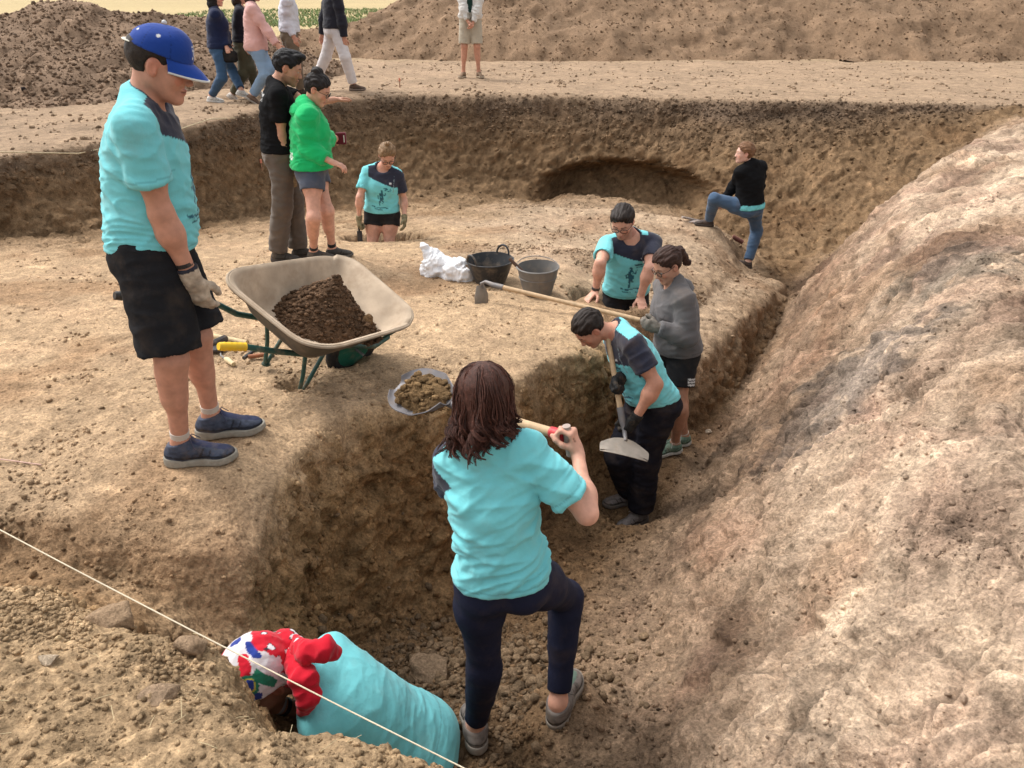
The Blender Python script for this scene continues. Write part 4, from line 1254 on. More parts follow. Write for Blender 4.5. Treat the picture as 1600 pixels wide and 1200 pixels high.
# ------------------------------------------------------------------ things worn
def hsheet(k, pts):  # grid of head-frame points -> world grid
    return [[hpt(k, *p) for p in row] for row in pts]
def cap_extra(k, root):
    blue = np.array((0.012, 0.045, 0.24))
    def f(P):
        q = hloc(k, P)
        d = d_ell(q, (0, -0.006, 0.034), (0.089, 0.109, 0.097))
        d = smin(d, d_ell(q, (0, 0.042, 0.072), (0.058, 0.048, 0.052)), 0.04)
        inner = d_ell(q, (0, -0.006, 0.024), (0.083, 0.102, 0.092))
        d = np.maximum(d, (0.040 - 0.10 * q[:, 1] * 0) - q[:, 2] - 0.12 * q[:, 1])
        # the gap at the back above the strap
        gap = np.sqrt((q[:, 0] / 1.0) ** 2 + ((q[:, 2] - 0.052)) ** 2) - 0.030
        d = np.where(q[:, 1] < -0.05, smax(d, -gap, 0.004), d)
        return np.maximum(d, -inner) * k.hs
    V, F = mesh_sdf(f, k.Hc - 0.2, k.Hc + 0.2, 0.0045)
    N = mesh_normals(V, F); V = V + N * (0.002 * noise3(V * 16))[:, None]
    q = hloc(k, V)
    C = np.tile(blue, (len(V), 1))
    az = np.arctan2(q[:, 0], q[:, 1] + 0.006)
    seam = np.abs(((az / (math.pi / 3) + 0.5) % 1) - 0.5) < 0.012
    C[seam] *= 0.6
    for a in (30, 90, 150, -30, -90, -150):
        e = np.array([0.070 * math.sin(DEG(a)), -0.006 + 0.085 * math.cos(DEG(a)), 0.100])
        C[np.linalg.norm(q - e, axis=1) < 0.0075] = (0.6, 0.6, 0.6)
    C[(q[:, 1] > 0.085) & (np.abs(q[:, 0]) < 0.02) & (np.abs(q[:, 2] - 0.07) < 0.02) & (noise3(q * 120) > 0)] = (0.6, 0.6, 0.6)
    o = link_mesh('cap', V, F, M_clean, root, C)
    mb = MB(); n = 17
    def visor(grow, zoff):
        g = []
        for i in range(n):
            a = -1 + 2 * i / (n - 1); x = 0.079 * math.sin(a * 1.25); y0 = -0.006 + 0.100 * math.cos(a * 1.25)
            L = (0.066 + grow) * math.sqrt(max(1 - a * a * 0.97, 0.0)) + 0.003
            row = []
            for j in range(7):
                t = j / 6
                row.append((x * (1 + 0.06 * t), y0 + L * t, 0.036 + zoff - 1.1 * x * x * t - 0.028 * t * t - 0.012 * t - 0.12 * y0))
            g.append(row)
        return g
    mb.sheet(hsheet(k, visor(0, 0.006)), blue * 1.25, 0.006)
    v = mb.build('visor', M_clean, o)
    rim = [r[-1] for r in hsheet(k, visor(0.002, 0.006))]
    mb = MB(); mb.tube(rim, 0.0042, (0.62, 0.62, 0.60), 8); mb.build('visor_trim', M_clean, v)
    mb = MB(); mb.tube([hpt(k, 0.045 * math.sin(a), -0.010 - 0.110 * math.cos(a * 0.45) , 0.052 + 0.0 * a) for a in np.linspace(-1.6, 1.6, 13)], 0.009, (0.58, 0.56, 0.48), 8, flat=0.3, hint=(0, 0, 1)); mb.build('strap', M_clean, o)
    mb = MB(); c = hpt(k, 0, -0.004, 0.142)
    mb.tube([c - k.hax[2] * 0.006, c, c + k.hax[2] * 0.005], [0.009, 0.009, 0.004], (0.6, 0.6, 0.6), 10); mb.build('button', M_clean, o)
    wristband(k, 'R', root, (0.015, 0.015, 0.017), 0.075, 0.02, 'watch_strap')
PEOPLE['capped']['extra'] = cap_extra

def locks(k, root, seed=3):
    """loose wavy tresses falling from the crown over the back of the head, each a bundle of fine strands"""
    r = np.random.default_rng(seed); mb = MB()
    base = np.array(k.sp['hair']); T_ = 26
    for i in range(95):
        a = r.uniform(-2.7, 2.7); back = math.cos(a * 0.5); dx, dy = math.sin(a), -math.cos(a)
        rad = r.uniform(0.93, 1.12); L = r.uniform(0.085, 0.150) * (0.75 + 0.25 * back) + (0.045 if dx < -0.2 else 0)
        pts = [np.array([r.normal(0, 0.010), -0.02 + r.normal(0, 0.015), 0.118])]
        for z, rr in ((0.110, 0.046), (0.084, 0.074), (0.035, 0.094), (-0.015, 0.099), (-0.055, 0.099)):
            jj = 0.003 + 0.06 * (0.11 - z) * 0.5
            pts.append(np.array([dx * rr * rad * 0.92, -0.018 + dy * rr * rad * 1.1, z]) + r.normal(0, jj, 3) * np.array([1, 0.5, 0.3]))
        wv = r.uniform(0.014, 0.030); ph = r.uniform(0, 6.28); fr = r.uniform(1.1, 2.0)
        sway = np.array([-0.022 + r.normal(0, 0.025), r.normal(-0.012, 0.012), 0]); p0 = pts[-1]
        for j in range(1, 9):
            t = j / 8
            p = np.array([p0[0] * (1 + 0.15 * t), p0[1] * (1 + 0.06 * t), p0[2] - L * t]) + sway * t * t
            pts.append(p + np.array([math.cos(ph + fr * 6.28 * t), math.sin(ph + fr * 6.28 * t), 0.25 * math.sin(ph + fr * 12 * t)]) * wv * min(1, t * 2.2))
        P = np.array([hpt(k, *p) for p in pts])
        t = np.linspace(0, len(P) - 1, T_); ii = np.clip(t.astype(int), 0, len(P) - 2); f = (t - ii)[:, None]
        Pm = np.concatenate([P[:1], P, P[-1:]]); a0, a1, a2, a3 = Pm[ii], Pm[ii + 1], Pm[ii + 2], Pm[ii + 3]
        Q = 0.5 * ((2 * a1) + (-a0 + a2) * f + (2 * a0 - 5 * a1 + 4 * a2 - a3) * f * f + (-a0 + 3 * a1 - 3 * a2 + a3) * f ** 3)
        tone = base * r.uniform(0.6, 1.35)
        for s in range(17):
            off = r.normal(0, 1, 3); off /= np.linalg.norm(off); off *= 0.0115 * r.random() ** 0.5
            x = np.linspace(0, 1, T_)[:, None]; prof = np.sin(math.pi * np.clip(0.15 + 0.78 * x, 0, 1))
            ph2 = r.uniform(0, 6.28)
            R_ = Q + off * prof * (1.0 + 0.4 * np.sin(x * 9 + ph2)) + off[[1, 2, 0]] * 0.25 * np.sin(x * 14 + ph2)
            w = r.uniform(0.0011, 0.0026); cut = int(T_ * r.uniform(0.86, 1.0))
            R_ = R_[:cut]
            mb.tube(list(R_), [w * (0.6 + 0.4 * math.sin(math.pi * min(1, q * 1.02))) for q in np.linspace(0.1, 1, len(R_))], tone * r.uniform(0.6, 1.6), 4, flat=0.7)
    return mb
def shovel_hair(k, root):
    h = [o for o in root.children if o.name.startswith('hair')][0]
    mb = locks(k, root); V = np.concatenate(mb.V); C = np.concatenate(mb.C)
    me = h.data; n0 = len(me.vertices)
    V0 = np.array([v.co[:] for v in me.vertices]); c0 = np.array([c.color[:3] for c in me.color_attributes['Col'].data])
    F0 = [tuple(p.vertices) for p in me.polygons]
    org = world_loc(root)
    bpy.data.objects.remove(h)
    link_mesh('hair', np.concatenate([V0 + org, V]), F0 + [tuple(i + n0 for i in f) for f in mb.F], M_hair, root, np.concatenate([c0, C]))
PEOPLE['shoveller']['extra'] = shovel_hair

def scarf_extra(k, root):
    red = np.array((0.50, 0.010, 0.025))
    def f(P):
        q = hloc(k, P)
        d = d_ell(q, (0, -0.012, 0.030), (0.094, 0.114, 0.104))
        d = smax(d, (0.028 - q[:, 2]) * 0.8 + (q[:, 1] - 0.02) * 0.6, 0.01)         # open at the face
        d = smin(d, d_ell(q, (0.0, -0.118, -0.010), (0.045, 0.034, 0.036)), 0.015)    # knot at the nape
        d = smin(d, smax(d_ell(q, (0, -0.060, -0.055), (0.085, 0.065, 0.085)), q[:, 1] + 0.02, 0.01), 0.03)
        return d * k.hs
    V, F = mesh_sdf(f, k.Hc - 0.24, k.Hc + 0.24, 0.0045)
    N = mesh_normals(V, F); q = hloc(k, V)
    V = V + N * (0.005 * (1 - np.abs(noise3(np.stack([q[:, 0] * 26, q[:, 1] * 9, q[:, 2] * 9], 1))) * 2) + 0.002 * noise3(V * 60))[:, None]
    W_ = np.array((0.62, 0.58, 0.60)); B_ = np.array((0.02, 0.04, 0.22)); G_ = np.array((0.02, 0.17, 0.10)); Y_ = np.array((0.5, 0.42, 0.05))
    C = np.tile(W_, (len(V), 1))
    u = q[:, 0] + 0.004 * noise3(V * 30); v = q[:, 1] + 0.004 * noise3(V * 30 + 9); z = q[:, 2]
    # flags printed side by side over the crown
    qq = np.stack([u, v, z], 1)
    def ball(c, r_, col_): C[np.linalg.norm(qq - np.array(c), axis=1) < r_] = col_
    ball((-0.018, -0.098, 0.088), 0.030, red); ball((-0.010, -0.104, 0.082), 0.010, W_); ball((-0.050, -0.100, 0.072), 0.014, red)
    C[stroke(u, v, [(-0.002, -0.078), (-0.046, -0.070)], 0.0085) & (z > 0.05)] = B_
    C[stroke(u, v, [(-0.030, -0.045), (-0.052, -0.030), (-0.062, -0.005)], 0.015) & (z > 0.06)] = red; ball((-0.022, 0.006, 0.124), 0.018, red)
    ball((-0.078, 0.008, 0.092), 0.034, G_); ball((-0.078, 0.004, 0.092), 0.022, Y_); ball((-0.078, 0.003, 0.092), 0.0175, B_)
    C[stroke(u, z, [(-0.070, 0.085), (-0.090, 0.055), (-0.098, 0.030)], 0.012) & (v < -0.020) & (v > -0.045)] = G_; ball((-0.086, 0.012, 0.050), 0.014, B_); ball((-0.062, 0.045, 0.090), 0.018, Y_); ball((-0.066, 0.050, 0.080), 0.015, G_)
    ball((0.035, -0.05, 0.10), 0.024, B_); ball((0.055, 0.0, 0.10), 0.026, red); ball((0.06, -0.07, 0.06), 0.02, G_)
    tail = (v < -0.092) | ((z < -0.020) & (v < 0.0)) | ((v < -0.062) & (z < 0.035))
    C[tail] = red
    pz = cellnoise(q * 26)
    pn_ = noise3(q * np.array([30, 44, 30]) + 3); C[tail & (pn_ > 0.30)] = W_
    C[tail & (np.abs(pn_ - 0.27) < 0.035)] = (0.03, 0.02, 0.03)
    o = link_mesh('headscarf', V, F, M_clean, root, C)
    # ends of the scarf lying over the nape and shoulder
    kn = hpt(k, 0, -0.120, -0.02)
    def lobe(pts, rad, lat, sc, seed):
        G = Grp()
        for a_, b_, ra, rb in zip(pts[:-1], pts[1:], rad[:-1], rad[1:]): G.cap(a_, b_, ra, rb, 0.02, nrm(lat), sc)
        G.done(); V, F = mesh_sdf(G, G.lo - 0.02, G.hi + 0.02, 0.005)
        N = mesh_normals(V, F); V = V + N * (0.006 * (1 - 2 * np.abs(noise3(V * 22 + seed))))[:, None]
        C = np.tile(red, (len(V), 1)); m = cellnoise(V * 22); d0 = np.linalg.norm(V - kn, axis=1)
        pn_ = noise3(V * np.array([26, 38, 30]) + seed); C[(pn_ > 0.32) & (d0 < 0.11)] = W_; C[(np.abs(pn_ - 0.29) < 0.03) & (d0 < 0.11)] = (0.03, 0.02, 0.03)
        link_mesh('scarf_tail', V, F, M_clean, o, C)
    q0 = ray(500, 1050)
    lat = np.cross(nrm(q0), nrm(at_t(530, 1020, 2.8) - kn))
    lobe([kn, at_t(478, 1020, 2.76), at_t(508, 1014, 2.76), at_t(526, 1022, 2.82)], [0.020, 0.022, 0.024, 0.014], lat, 1.7, 3)
    lat2 = np.cross(nrm(q0), nrm(at_t(484, 1110, 2.8) - kn))
    lobe([kn, at_t(474, 1060, 2.74), at_t(482, 1090, 2.74), at_t(476, 1112, 2.80)], [0.026, 0.030, 0.026, 0.016], lat2, 1.5, 8)
    wristband(k, 'L', root, (0.25, 0.25, 0.26), 0.02, 0.012, 'bracelet')
    wristband(k, 'L', root, (0.02, 0.02, 0.03), 0.045, 0.016, 'bracelet')
PEOPLE['kneeler']['extra'] = scarf_extra
def watch(k, root): wristband(k, 'R', root, (0.02, 0.02, 0.022), 0.035, 0.026, 'watch'); wristband(k, 'L', root, (0.05, 0.04, 0.03), 0.01, 0.012, 'bracelet')
PEOPLE['leaner']['extra'] = watch
def hood(k, root):
    mb = MB(); c = k.N - k.wc * 0.02
    g = []
    for i in range(15):
        a = math.pi * 0.62 * (2 * i / 14 - 1)
        d_ = -k.wc * math.cos(a) + k.uc * math.sin(a); row = []
        for rr, hh in ((0.062, 0.045), (0.085, 0.055), (0.11, 0.035), (0.125, -0.01), (0.105, -0.05), (0.09, -0.075)):
            back = 0.5 + 0.5 * math.cos(a)
            row.append(c + d_ * rr * k.s * (0.9 + 0.15 * back) + k.vcc * (hh * (0.5 + 0.5 * back) + 0.015 - 0.03 * back) * k.s)
        g.append(row)
    mb.sheet(g, np.array(k.sp['top']['color']), 0.012); mb.build('hood', M_clean, root)
def green_extra(k, root): hood(k, root)
PEOPLE['greenhoodie']['extra'] = green_extra
PEOPLE['greyhoodie']['extra'] = hood

# ------------------------------------------------------------------ ground: control lines, then one refined sheet
CLS = ['field', 'path', 'plat', 'wall', 'top', 'bank', 'floor', 'near', 'mound']
CP_, CW_ = [], []
def put(p, cls):
    w = np.zeros(len(CLS)); 
    for c in cls.split('+'): w[CLS.index(c)] = 1
    CP_.append([float(p[0]), float(p[1]), float(p[2])]); CW_.append(w / w.sum())
def pz(l): return np.array([at_z(*p) for p in l])
def resample(L, step=None, n=None):
    L = np.asarray(L, float); seg = np.linalg.norm(np.diff(L[:, :2], axis=0), axis=1); s = np.r_[0, np.cumsum(seg)]
    n = n or max(2, int(s[-1] / step) + 1)
    t = np.linspace(0, s[-1], n)
    return np.stack([np.interp(t, s, L[:, i]) for i in range(L.shape[1])], 1)
def line(L, cls, step=0.15):
    for p in resample(L, step): put(p, cls)
def band(A, B, prof, step=0.16):
    """rows between rim A and foot B; prof = (height share, plan share, class)"""
    n = int(max(np.linalg.norm(np.diff(np.asarray(A)[:, :2], axis=0), axis=1).sum(), np.linalg.norm(np.diff(np.asarray(B)[:, :2], axis=0), axis=1).sum()) / step) + 2
    a = resample(A, n=n); b = resample(B, n=n)
    for hz, pl, cls in prof:
        for i in range(n):
            w = 0.04 * math.sin(i * 0.7) if 0.1 < hz < 0.9 else 0
            p = a[i] * (1 - pl - w) + b[i] * (pl + w); p[2] = a[i, 2] * (1 - hz) + b[i, 2] * hz
            put(p, cls)

# rear and left faces of the pit
RIM = np.array([(-16, 8.2, 0.0), (-9, 8.3, 0.0)] + [tuple(p) for p in pz([(-60, 262, 0), (0, 245, 0), (120, 228, 0), (240, 208, 0), (330, 190, 0), (400, 174, 0), (470, 160, 0), (600, 148, 0), (800, 147, 0), (1000, 151, 0), (1200, 157, 0), (1400, 161, 0), (1600, 167, 0)])] + [(9.5, 12.3, 0), (16, 12.0, 0)])
FOOT = np.array([(-16, 7.6, -0.7), (-9, 7.7, -0.7)] + [tuple(p) for p in pz([(-60, 385, -0.72), (0, 375, -0.72), (120, 372, -0.85), (230, 366, -0.98), (350, 356, -1.22), (470, 330, -1.38), (600, 312, -1.42), (720, 300, -1.42), (850, 305, -1.45), (1000, 318, -1.45), (1130, 345, -1.5), (1190, 410, -1.72), (1235, 436, -1.85)])] + [(5.1, 10.95, -1.3), (6.3, 11.75, -0.6), (7.2, 12.15, -0.12), (16, 11.9, -0.05)])
FOOT[10:13, 2] -= 0.22
band(RIM, FOOT, [(0, 0, 'path'), (0.015, 0.03, 'top'), (0.14, 0.08, 'top'), (0.20, 0.12, 'top+wall'), (0.5, 0.35, 'wall'), (0.8, 0.66, 'wall'), (1, 1, 'wall')], 0.2)
line(RIM + np.array([0, 0.35, 0.02]), 'path', 0.4)
# plateau where the barrow and the capped man stand
for L in ([(-200, 430, -.66), (0, 405, -.66), (150, 400, -.72), (350, 388, -.85)], [(-300, 500, -.5), (0, 470, -.48), (200, 470, -.48), (400, 450, -.58), (600, 430, -.64), (720, 425, -.64)],
          [(-400, 620, -.36), (0, 600, -.34), (200, 590, -.33), (400, 560, -.42), (600, 500, -.56), (800, 490, -.6)],
          [(0, 710, -.28), (150, 720, -.26), (300, 705, -.26), (420, 640, -.34), (520, 590, -.42), (650, 560, -.48), (780, 540, -.55), (900, 520, -.58)],
          [(0, 800, -.26), (120, 810, -.27), (250, 780, -.27), (350, 770, -.29)], [(640, 465, -.62), (800, 455, -.63), (900, 468, -.6)]):
    line(pz(L), 'plat', 0.25)
line([(-16, 5, -.5), (-9, 5, -.5), (-6, 5, -.48), (-5, 3.4, -.3)], 'plat', 0.6); line([(-16, 2, -.2), (-6, 2, -.2), (-4, 1.6, -.1)], 'plat', 0.6)
# ground between the plateau and the rear wall
line(pz([(560, 405, -.68), (650, 392, -.75), (740, 375, -.86)]), 'plat', 0.25)
line(pz([(430, 345, -1.22), (560, 340, -1.2), (680, 335, -1.2), (760, 340, -1.05)]), 'plat+wall', 0.3)
line(pz([(740, 400, -.78), (860, 385, -.85), (930, 400, -.85)]), 'mound', 0.3)
line(pz([(775, 352, -1.03), (860, 326, -1.03), (960, 326, -1.05), (1060, 340, -1.10), (1105, 350, -1.15)]), 'mound', 0.2)
line(pz([(1040, 420, -1.05), (1100, 400, -1.22), (1130, 375, -1.28)]), 'mound', 0.25)
line(pz([(1060, 470, -1.12), (1120, 450, -1.32), (1165, 425, -1.62)]), 'mound+wall', 0.25)
# ledge along the far trench
LEDGE = pz([(1225, 448, -1.68), (1205, 462, -1.5), (1170, 492, -1.38), (1130, 530, -1.30), (1100, 562, -1.24), (1085, 585, -1.2)])
LEDF = LEDGE + np.array([(0.05, -0.05, -0.12), (0.13, -0.10, -0.36), (0.16, -0.12, -0.46), (0.16, -0.12, -0.46), (0.16, -0.14, -0.46), (0.10, -0.16, -0.48)])
band(LEDGE, LEDF, [(0, 0, 'mound+wall'), (0.5, 0.3, 'wall'), (1, 1, 'wall')], 0.14)
line(LEDGE + np.array([-0.45, 0.1, 0.10]), 'mound', 0.2)
# inner pit where the man in glasses stands, behind the baulk
line(pz([(905, 476, -.6), (960, 478, -.62), (1000, 482, -.66), (1030, 498, -.8)]), 'plat', 0.12)
# main trench, plateau side
TR = pz([(1010, 545, -1.0), (985, 528, -.74), (935, 540, -.60), (890, 552, -.58), (850, 562, -.56), (822, 588, -.54), (790, 598, -.54), (740, 598, -.50), (690, 600, -.48), (640, 612, -.46), (600, 628, -.43), (545, 642, -.40), (498, 668, -.37), (462, 704, -.35), (436, 748, -.35), (416, 800, -.38), (400, 858, -.44), (386, 912, -.53), (372, 955, -.60)]); TR = np.concatenate([TR, np.array([(-1.10, 2.42, -0.72)])])
TF = pz([(1000, 720, -1.58), (975, 735, -1.6), (935, 742, -1.6), (905, 752, -1.6), (880, 770, -1.6), (850, 800, -1.62), (820, 850, -1.62), (790, 900, -1.62), (750, 945, -1.60), (700, 975, -1.58), (650, 985, -1.52), (600, 990, -1.46)])
TF = np.concatenate([TF, np.array([(-0.80, 3.12, -1.42), (-0.86, 3.00, -1.38), (-0.88, 2.88, -1.32), (-0.88, 2.76, -1.24), (-0.88, 2.64, -1.15), (-0.90, 2.54, -1.08), (-0.95, 2.44, -1.0)])])
band(TR, TF, [(0, 0, 'plat'), (0.05, 0.03, 'plat+wall'), (0.10, 0.05, 'wall'), (0.40, 0.18, 'wall'), (0.75, 0.50, 'wall'), (1, 1, 'wall+floor')], 0.12)
# gully on the left, then the near rim
line(pz([(0, 880, -.40), (120, 892, -.42), (220, 918, -.47), (300, 942, -.54), (335, 955, -.60)]), 'plat+near', 0.12)
line(pz([(120, 845, -.32), (220, 850, -.34), (310, 860, -.38), (370, 870, -.42)]), 'plat', 0.15)
NR = np.array([(-6, 1.75, 0.0), (-3.0, 1.95, -.02)] + [tuple(p) for p in pz([(0, 915, -.10), (90, 925, -.10), (150, 965, -.08), (215, 990, -.08), (275, 985, -.10), (330, 1005, -.12), (352, 1050, -.14), (372, 1120, -.16), (418, 1164, -.16), (500, 1162, -.14), (560, 1158, -.11), (640, 1172, -.06), (720, 1215, -.05), (800, 1262, -.05), (900, 1330, -.05)])])
NF = NR + np.array([(0, .3, -.3), (0, .3, -.3), (0.02, .12, -.28), (0.02, .12, -.28), (.04, .10, -.30), (.05, .10, -.36), (.05, .12, -.45), (.10, .12, -.60), (.14, .06, -.85), (.12, .12, -1.02), (.06, .16, -1.12), (.02, .20, -1.2), (.02, .20, -1.22), (.03, .2, -1.2), (.04, .2, -1.15), (.05, .18, -1.1), (.05, .18, -1.0)])
band(NR, NF, [(0, 0, 'near'), (0.08, 0.1, 'near'), (0.5, 0.5, 'wall+near'), (1, 1, 'wall+floor')], 0.1)
for L in ([(0, 1000, -.03), (150, 1050, -.03), (300, 1100, -.05), (450, 1180, -.04), (600, 1250, -.03)], [(0, 1150, 0), (200, 1200, 0), (400, 1300, 0)]):
    line(pz(L), 'near', 0.2)
line([(-6, 1.0, .05), (-3, .9, .04), (-1, .5, .02), (0, .2, 0), (0.6, 0.0, 0)], 'near', 0.4); line([(-16, -3, .1), (-4, -3, .1), (2, -3, .1)], 'near', 1.5)
# trench floor
for L in ([(1235, 462, -1.88), (1195, 515, -1.86), (1150, 575, -1.76), (1105, 640, -1.66), (1060, 710, -1.60), (1010, 790, -1.60), (950, 870, -1.60), (890, 950, -1.56)],
          [(830, 960, -1.58), (760, 1010, -1.50), (700, 1040, -1.40), (640, 1050, -1.36)], [(860, 1040, -1.36), (800, 1080, -1.24), (740, 1120, -1.2), (690, 1110, -1.24), (600, 1080, -1.26), (500, 1040, -1.2)],
          [(900, 1110, -1.06), (830, 1170, -1.1), (760, 1190, -1.12), (850, 1230, -1.0), (900, 1290, -.9)]):
    line(pz(L), 'floor', 0.15)
# right bank: foot, slope and shoulder
BF = np.array([tuple(p) for p in pz([(1252, 446, -1.82), (1225, 500, -1.84), (1195, 560, -1.78), (1165, 625, -1.70), (1125, 700, -1.64), (1075, 780, -1.62), (1035, 865, -1.60), (1005, 945, -1.5), (990, 1030, -1.32), (990, 1110, -1.10), (1010, 1200, -.98), (1040, 1300, -.85)])])
BT = np.array([(4.15, 8.7, -.62), (3.95, 7.9, -.40), (3.75, 7.0, -.25), (3.45, 6.0, -.14), (3.1, 5.1, -.08), (2.75, 4.3, -.04), (2.35, 3.5, 0.0), (2.0, 2.9, .02), (1.75, 2.3, .02), (1.55, 1.8, .02), (1.4, 1.3, .02), (1.3, 0.7, .02)])
band(BF, BT, [(0, 0, 'floor+bank'), (0.13, 0.11, 'bank+floor'), (0.31, 0.28, 'bank'), (0.51, 0.46, 'bank'), (0.70, 0.64, 'bank'), (0.87, 0.82, 'bank'), (1, 1, 'bank')], 0.2)
for p in [(1.3, -1, 0), (4, -2, .1), (9, -2, .1), (16, -2, .1), (3, 1, .08), (4.5, 3, .08), (6, 5, .05), (7.5, 7.5, .03), (9, 10, 0), (16, 5, .1), (16, 9, .05), (5.3, 8.2, -.10), (4.9, 7.0, -.04), (4.3, 5.6, -.02)]: put(p, 'bank')
line([(4.02, 9.10, -1.0), (4.25, 9.15, -.70), (4.75, 9.45, -.42), (5.4, 10.1, -.28), (6.2, 10.9, -.20), (7.0, 11.5, -.12), (8.5, 11.7, -.06)], 'bank', 0.15)
line([(4.02, 9.6, -1.75), (4.6, 10.1, -1.55), (5.35, 10.75, -1.12), (6.2, 11.45, -.62), (7.0, 11.95, -.2)], 'bank+wall', 0.15)
# beyond the pit: trodden strip, then fields to the horizon
for y, x0 in ((15.5, 18), (17.5, 24), (20, 30), (24, 40)):
    for x in np.arange(-x0, x0 + 1, 2.0): put((x, max(y, 0), 0.02 * math.sin(x * 1.3 + y)), 'path' if y < 21 else 'field')
for y in (9.5, 11.5): 
    for x in np.arange(-20, -6.2, 1.5): put((x, y, 0.0), 'path')
for y in (8.0,): 
    for x in (18, 22, 30): put((x, y, 0.05), 'path')
for x in np.arange(-32, -16, 4.0):
    for y in (-3, 2, 6, 10, 13): put((x, y, 0.1), 'path')
for y, step in ((32, 8), (50, 12), (90, 25), (180, 50), (400, 130), (1000, 300), (3000, 1000)):
    for x in np.arange(-y * 1.3 - step, y * 1.3 + step + 1, step): put((x, y, -0.002 * y + 0.3 * math.sin(x * 0.02 + y)), 'field')

P0 = np.array(CP_); W0 = np.array(CW_)
keep = []; seen = {}
for i, p in enumerate(P0):
    g = (round(p[0] / 0.025), round(p[1] / 0.025))
    if g not in seen: seen[g] = 1; keep.append(i)
P0, W0 = P0[keep], W0[keep]
_v, _e, _f, _ov, _oe, _of = delaunay_2d_cdt([Vector((a, b)) for a, b in P0[:, :2]], [], [], 0, 1e-5)
_map = [o[0] for o in _ov]
TV = P0[_map].copy(); TW = W0[_map].copy(); TF_ = np.array([list(f) for f in _f], np.int64)

def refine(V, W, F, limit, maxit=12):
    """split the edges longer than limit(midpoint) until none is left"""
    for it in range(maxit):
        e = np.concatenate([F[:, [0, 1]], F[:, [1, 2]], F[:, [2, 0]]]); e.sort(axis=1)
        key = e[:, 0] * np.int64(len(V)) + e[:, 1]
        uk, inv = np.unique(key, return_inverse=True)
        a, b = uk // len(V), uk % len(V)
        mid = (V[a] + V[b]) / 2; L = np.linalg.norm(V[a] - V[b], axis=1)
        split = L > limit(mid)
        if not split.any(): break
        # longest-edge rule keeps triangles well shaped
        n = len(F); fe = inv.reshape(3, n).T
        for _ in range(3):
            Lf = L[fe]; anys = split[fe].any(1); lg = fe[np.arange(n), Lf.argmax(1)]
            new = split.copy(); new[lg[anys]] = True
            if (new == split).all(): break
            split = new
        idx = -np.ones(len(uk), np.int64); idx[split] = len(V) + np.arange(split.sum())
        V = np.concatenate([V, mid[split]]); W = np.concatenate([W, (W[a[split]] + W[b[split]]) / 2])
        m = idx[fe]; c = (m >= 0).sum(1); out = [F[c == 0]]
        f3 = F[c == 3]; m3 = m[c == 3]
        out += [np.stack([f3[:, 0], m3[:, 0], m3[:, 2]], 1), np.stack([m3[:, 0], f3[:, 1], m3[:, 1]], 1), np.stack([m3[:, 2], m3[:, 1], f3[:, 2]], 1), np.stack([m3[:, 0], m3[:, 1], m3[:, 2]], 1)]
        for r in range(3):
            R = [r, (r + 1) % 3, (r + 2) % 3]
            s1 = (c == 1) & (m[:, r] >= 0); f1 = F[s1][:, R]; q = m[s1][:, r]
            out += [np.stack([f1[:, 0], q, f1[:, 2]], 1), np.stack([q, f1[:, 1], f1[:, 2]], 1)]
            s2 = (c == 2) & (m[:, r] < 0); f2 = F[s2][:, R]; q1 = m[s2][:, (r + 1) % 3]; q2 = m[s2][:, (r + 2) % 3]
            out += [np.stack([f2[:, 2], q2, q1], 1), np.stack([f2[:, 0], q1, q2], 1), np.stack([f2[:, 0], f2[:, 1], q1], 1)]
        F = np.concatenate(out)
    return V, W, F
def infront(M):
    v = M - EYE; t = v[:, 1] * CP - v[:, 2] * SP; u = v[:, 1] * SP + v[:, 2] * CP
    return (t > 0.3) & (np.abs(v[:, 0]) < t * 0.70 + 0.35) & (np.abs(u) < t * 0.54 + 0.35)
def lim(k, lo):
    def f(M):
        d = np.linalg.norm(M - EYE, axis=1); L = np.maximum(k * d, lo)
        return np.where(infront(M), L, np.maximum(L * 6, 0.25)) * np.where(d > 22, 2.2, 1.0)
    return f
def smooth_w(V, W, F, it, w=0.5):
    for _ in range(it):
        X = np.concatenate([V, W], 1); S = np.zeros_like(X); n = np.zeros(len(V))
        for j in range(3):
            i0, i1 = F[:, j], F[:, (j + 1) % 3]
            for ax in range(X.shape[1]): S[:, ax] += np.bincount(i0, X[i1, ax], len(V)) + np.bincount(i1, X[i0, ax], len(V))
            n += np.bincount(i0, minlength=len(V)) + np.bincount(i1, minlength=len(V))
        X = X * (1 - w) + w * S / np.maximum(n, 1)[:, None]; V, W = X[:, :3], X[:, 3:]
    return V, W
TV, TW, TF_ = refine(TV, TW, TF_, lambda M: np.maximum(0.11, 0.03 * np.linalg.norm(M - EYE, axis=1)))
TV, TW = smooth_w(TV, TW, TF_, 1, 0.25)
TV, TW, TF_ = refine(TV, TW, TF_, lim(0.012, 0.03))
TV, TW = smooth_w(TV, TW, TF_, 1, 0.35)
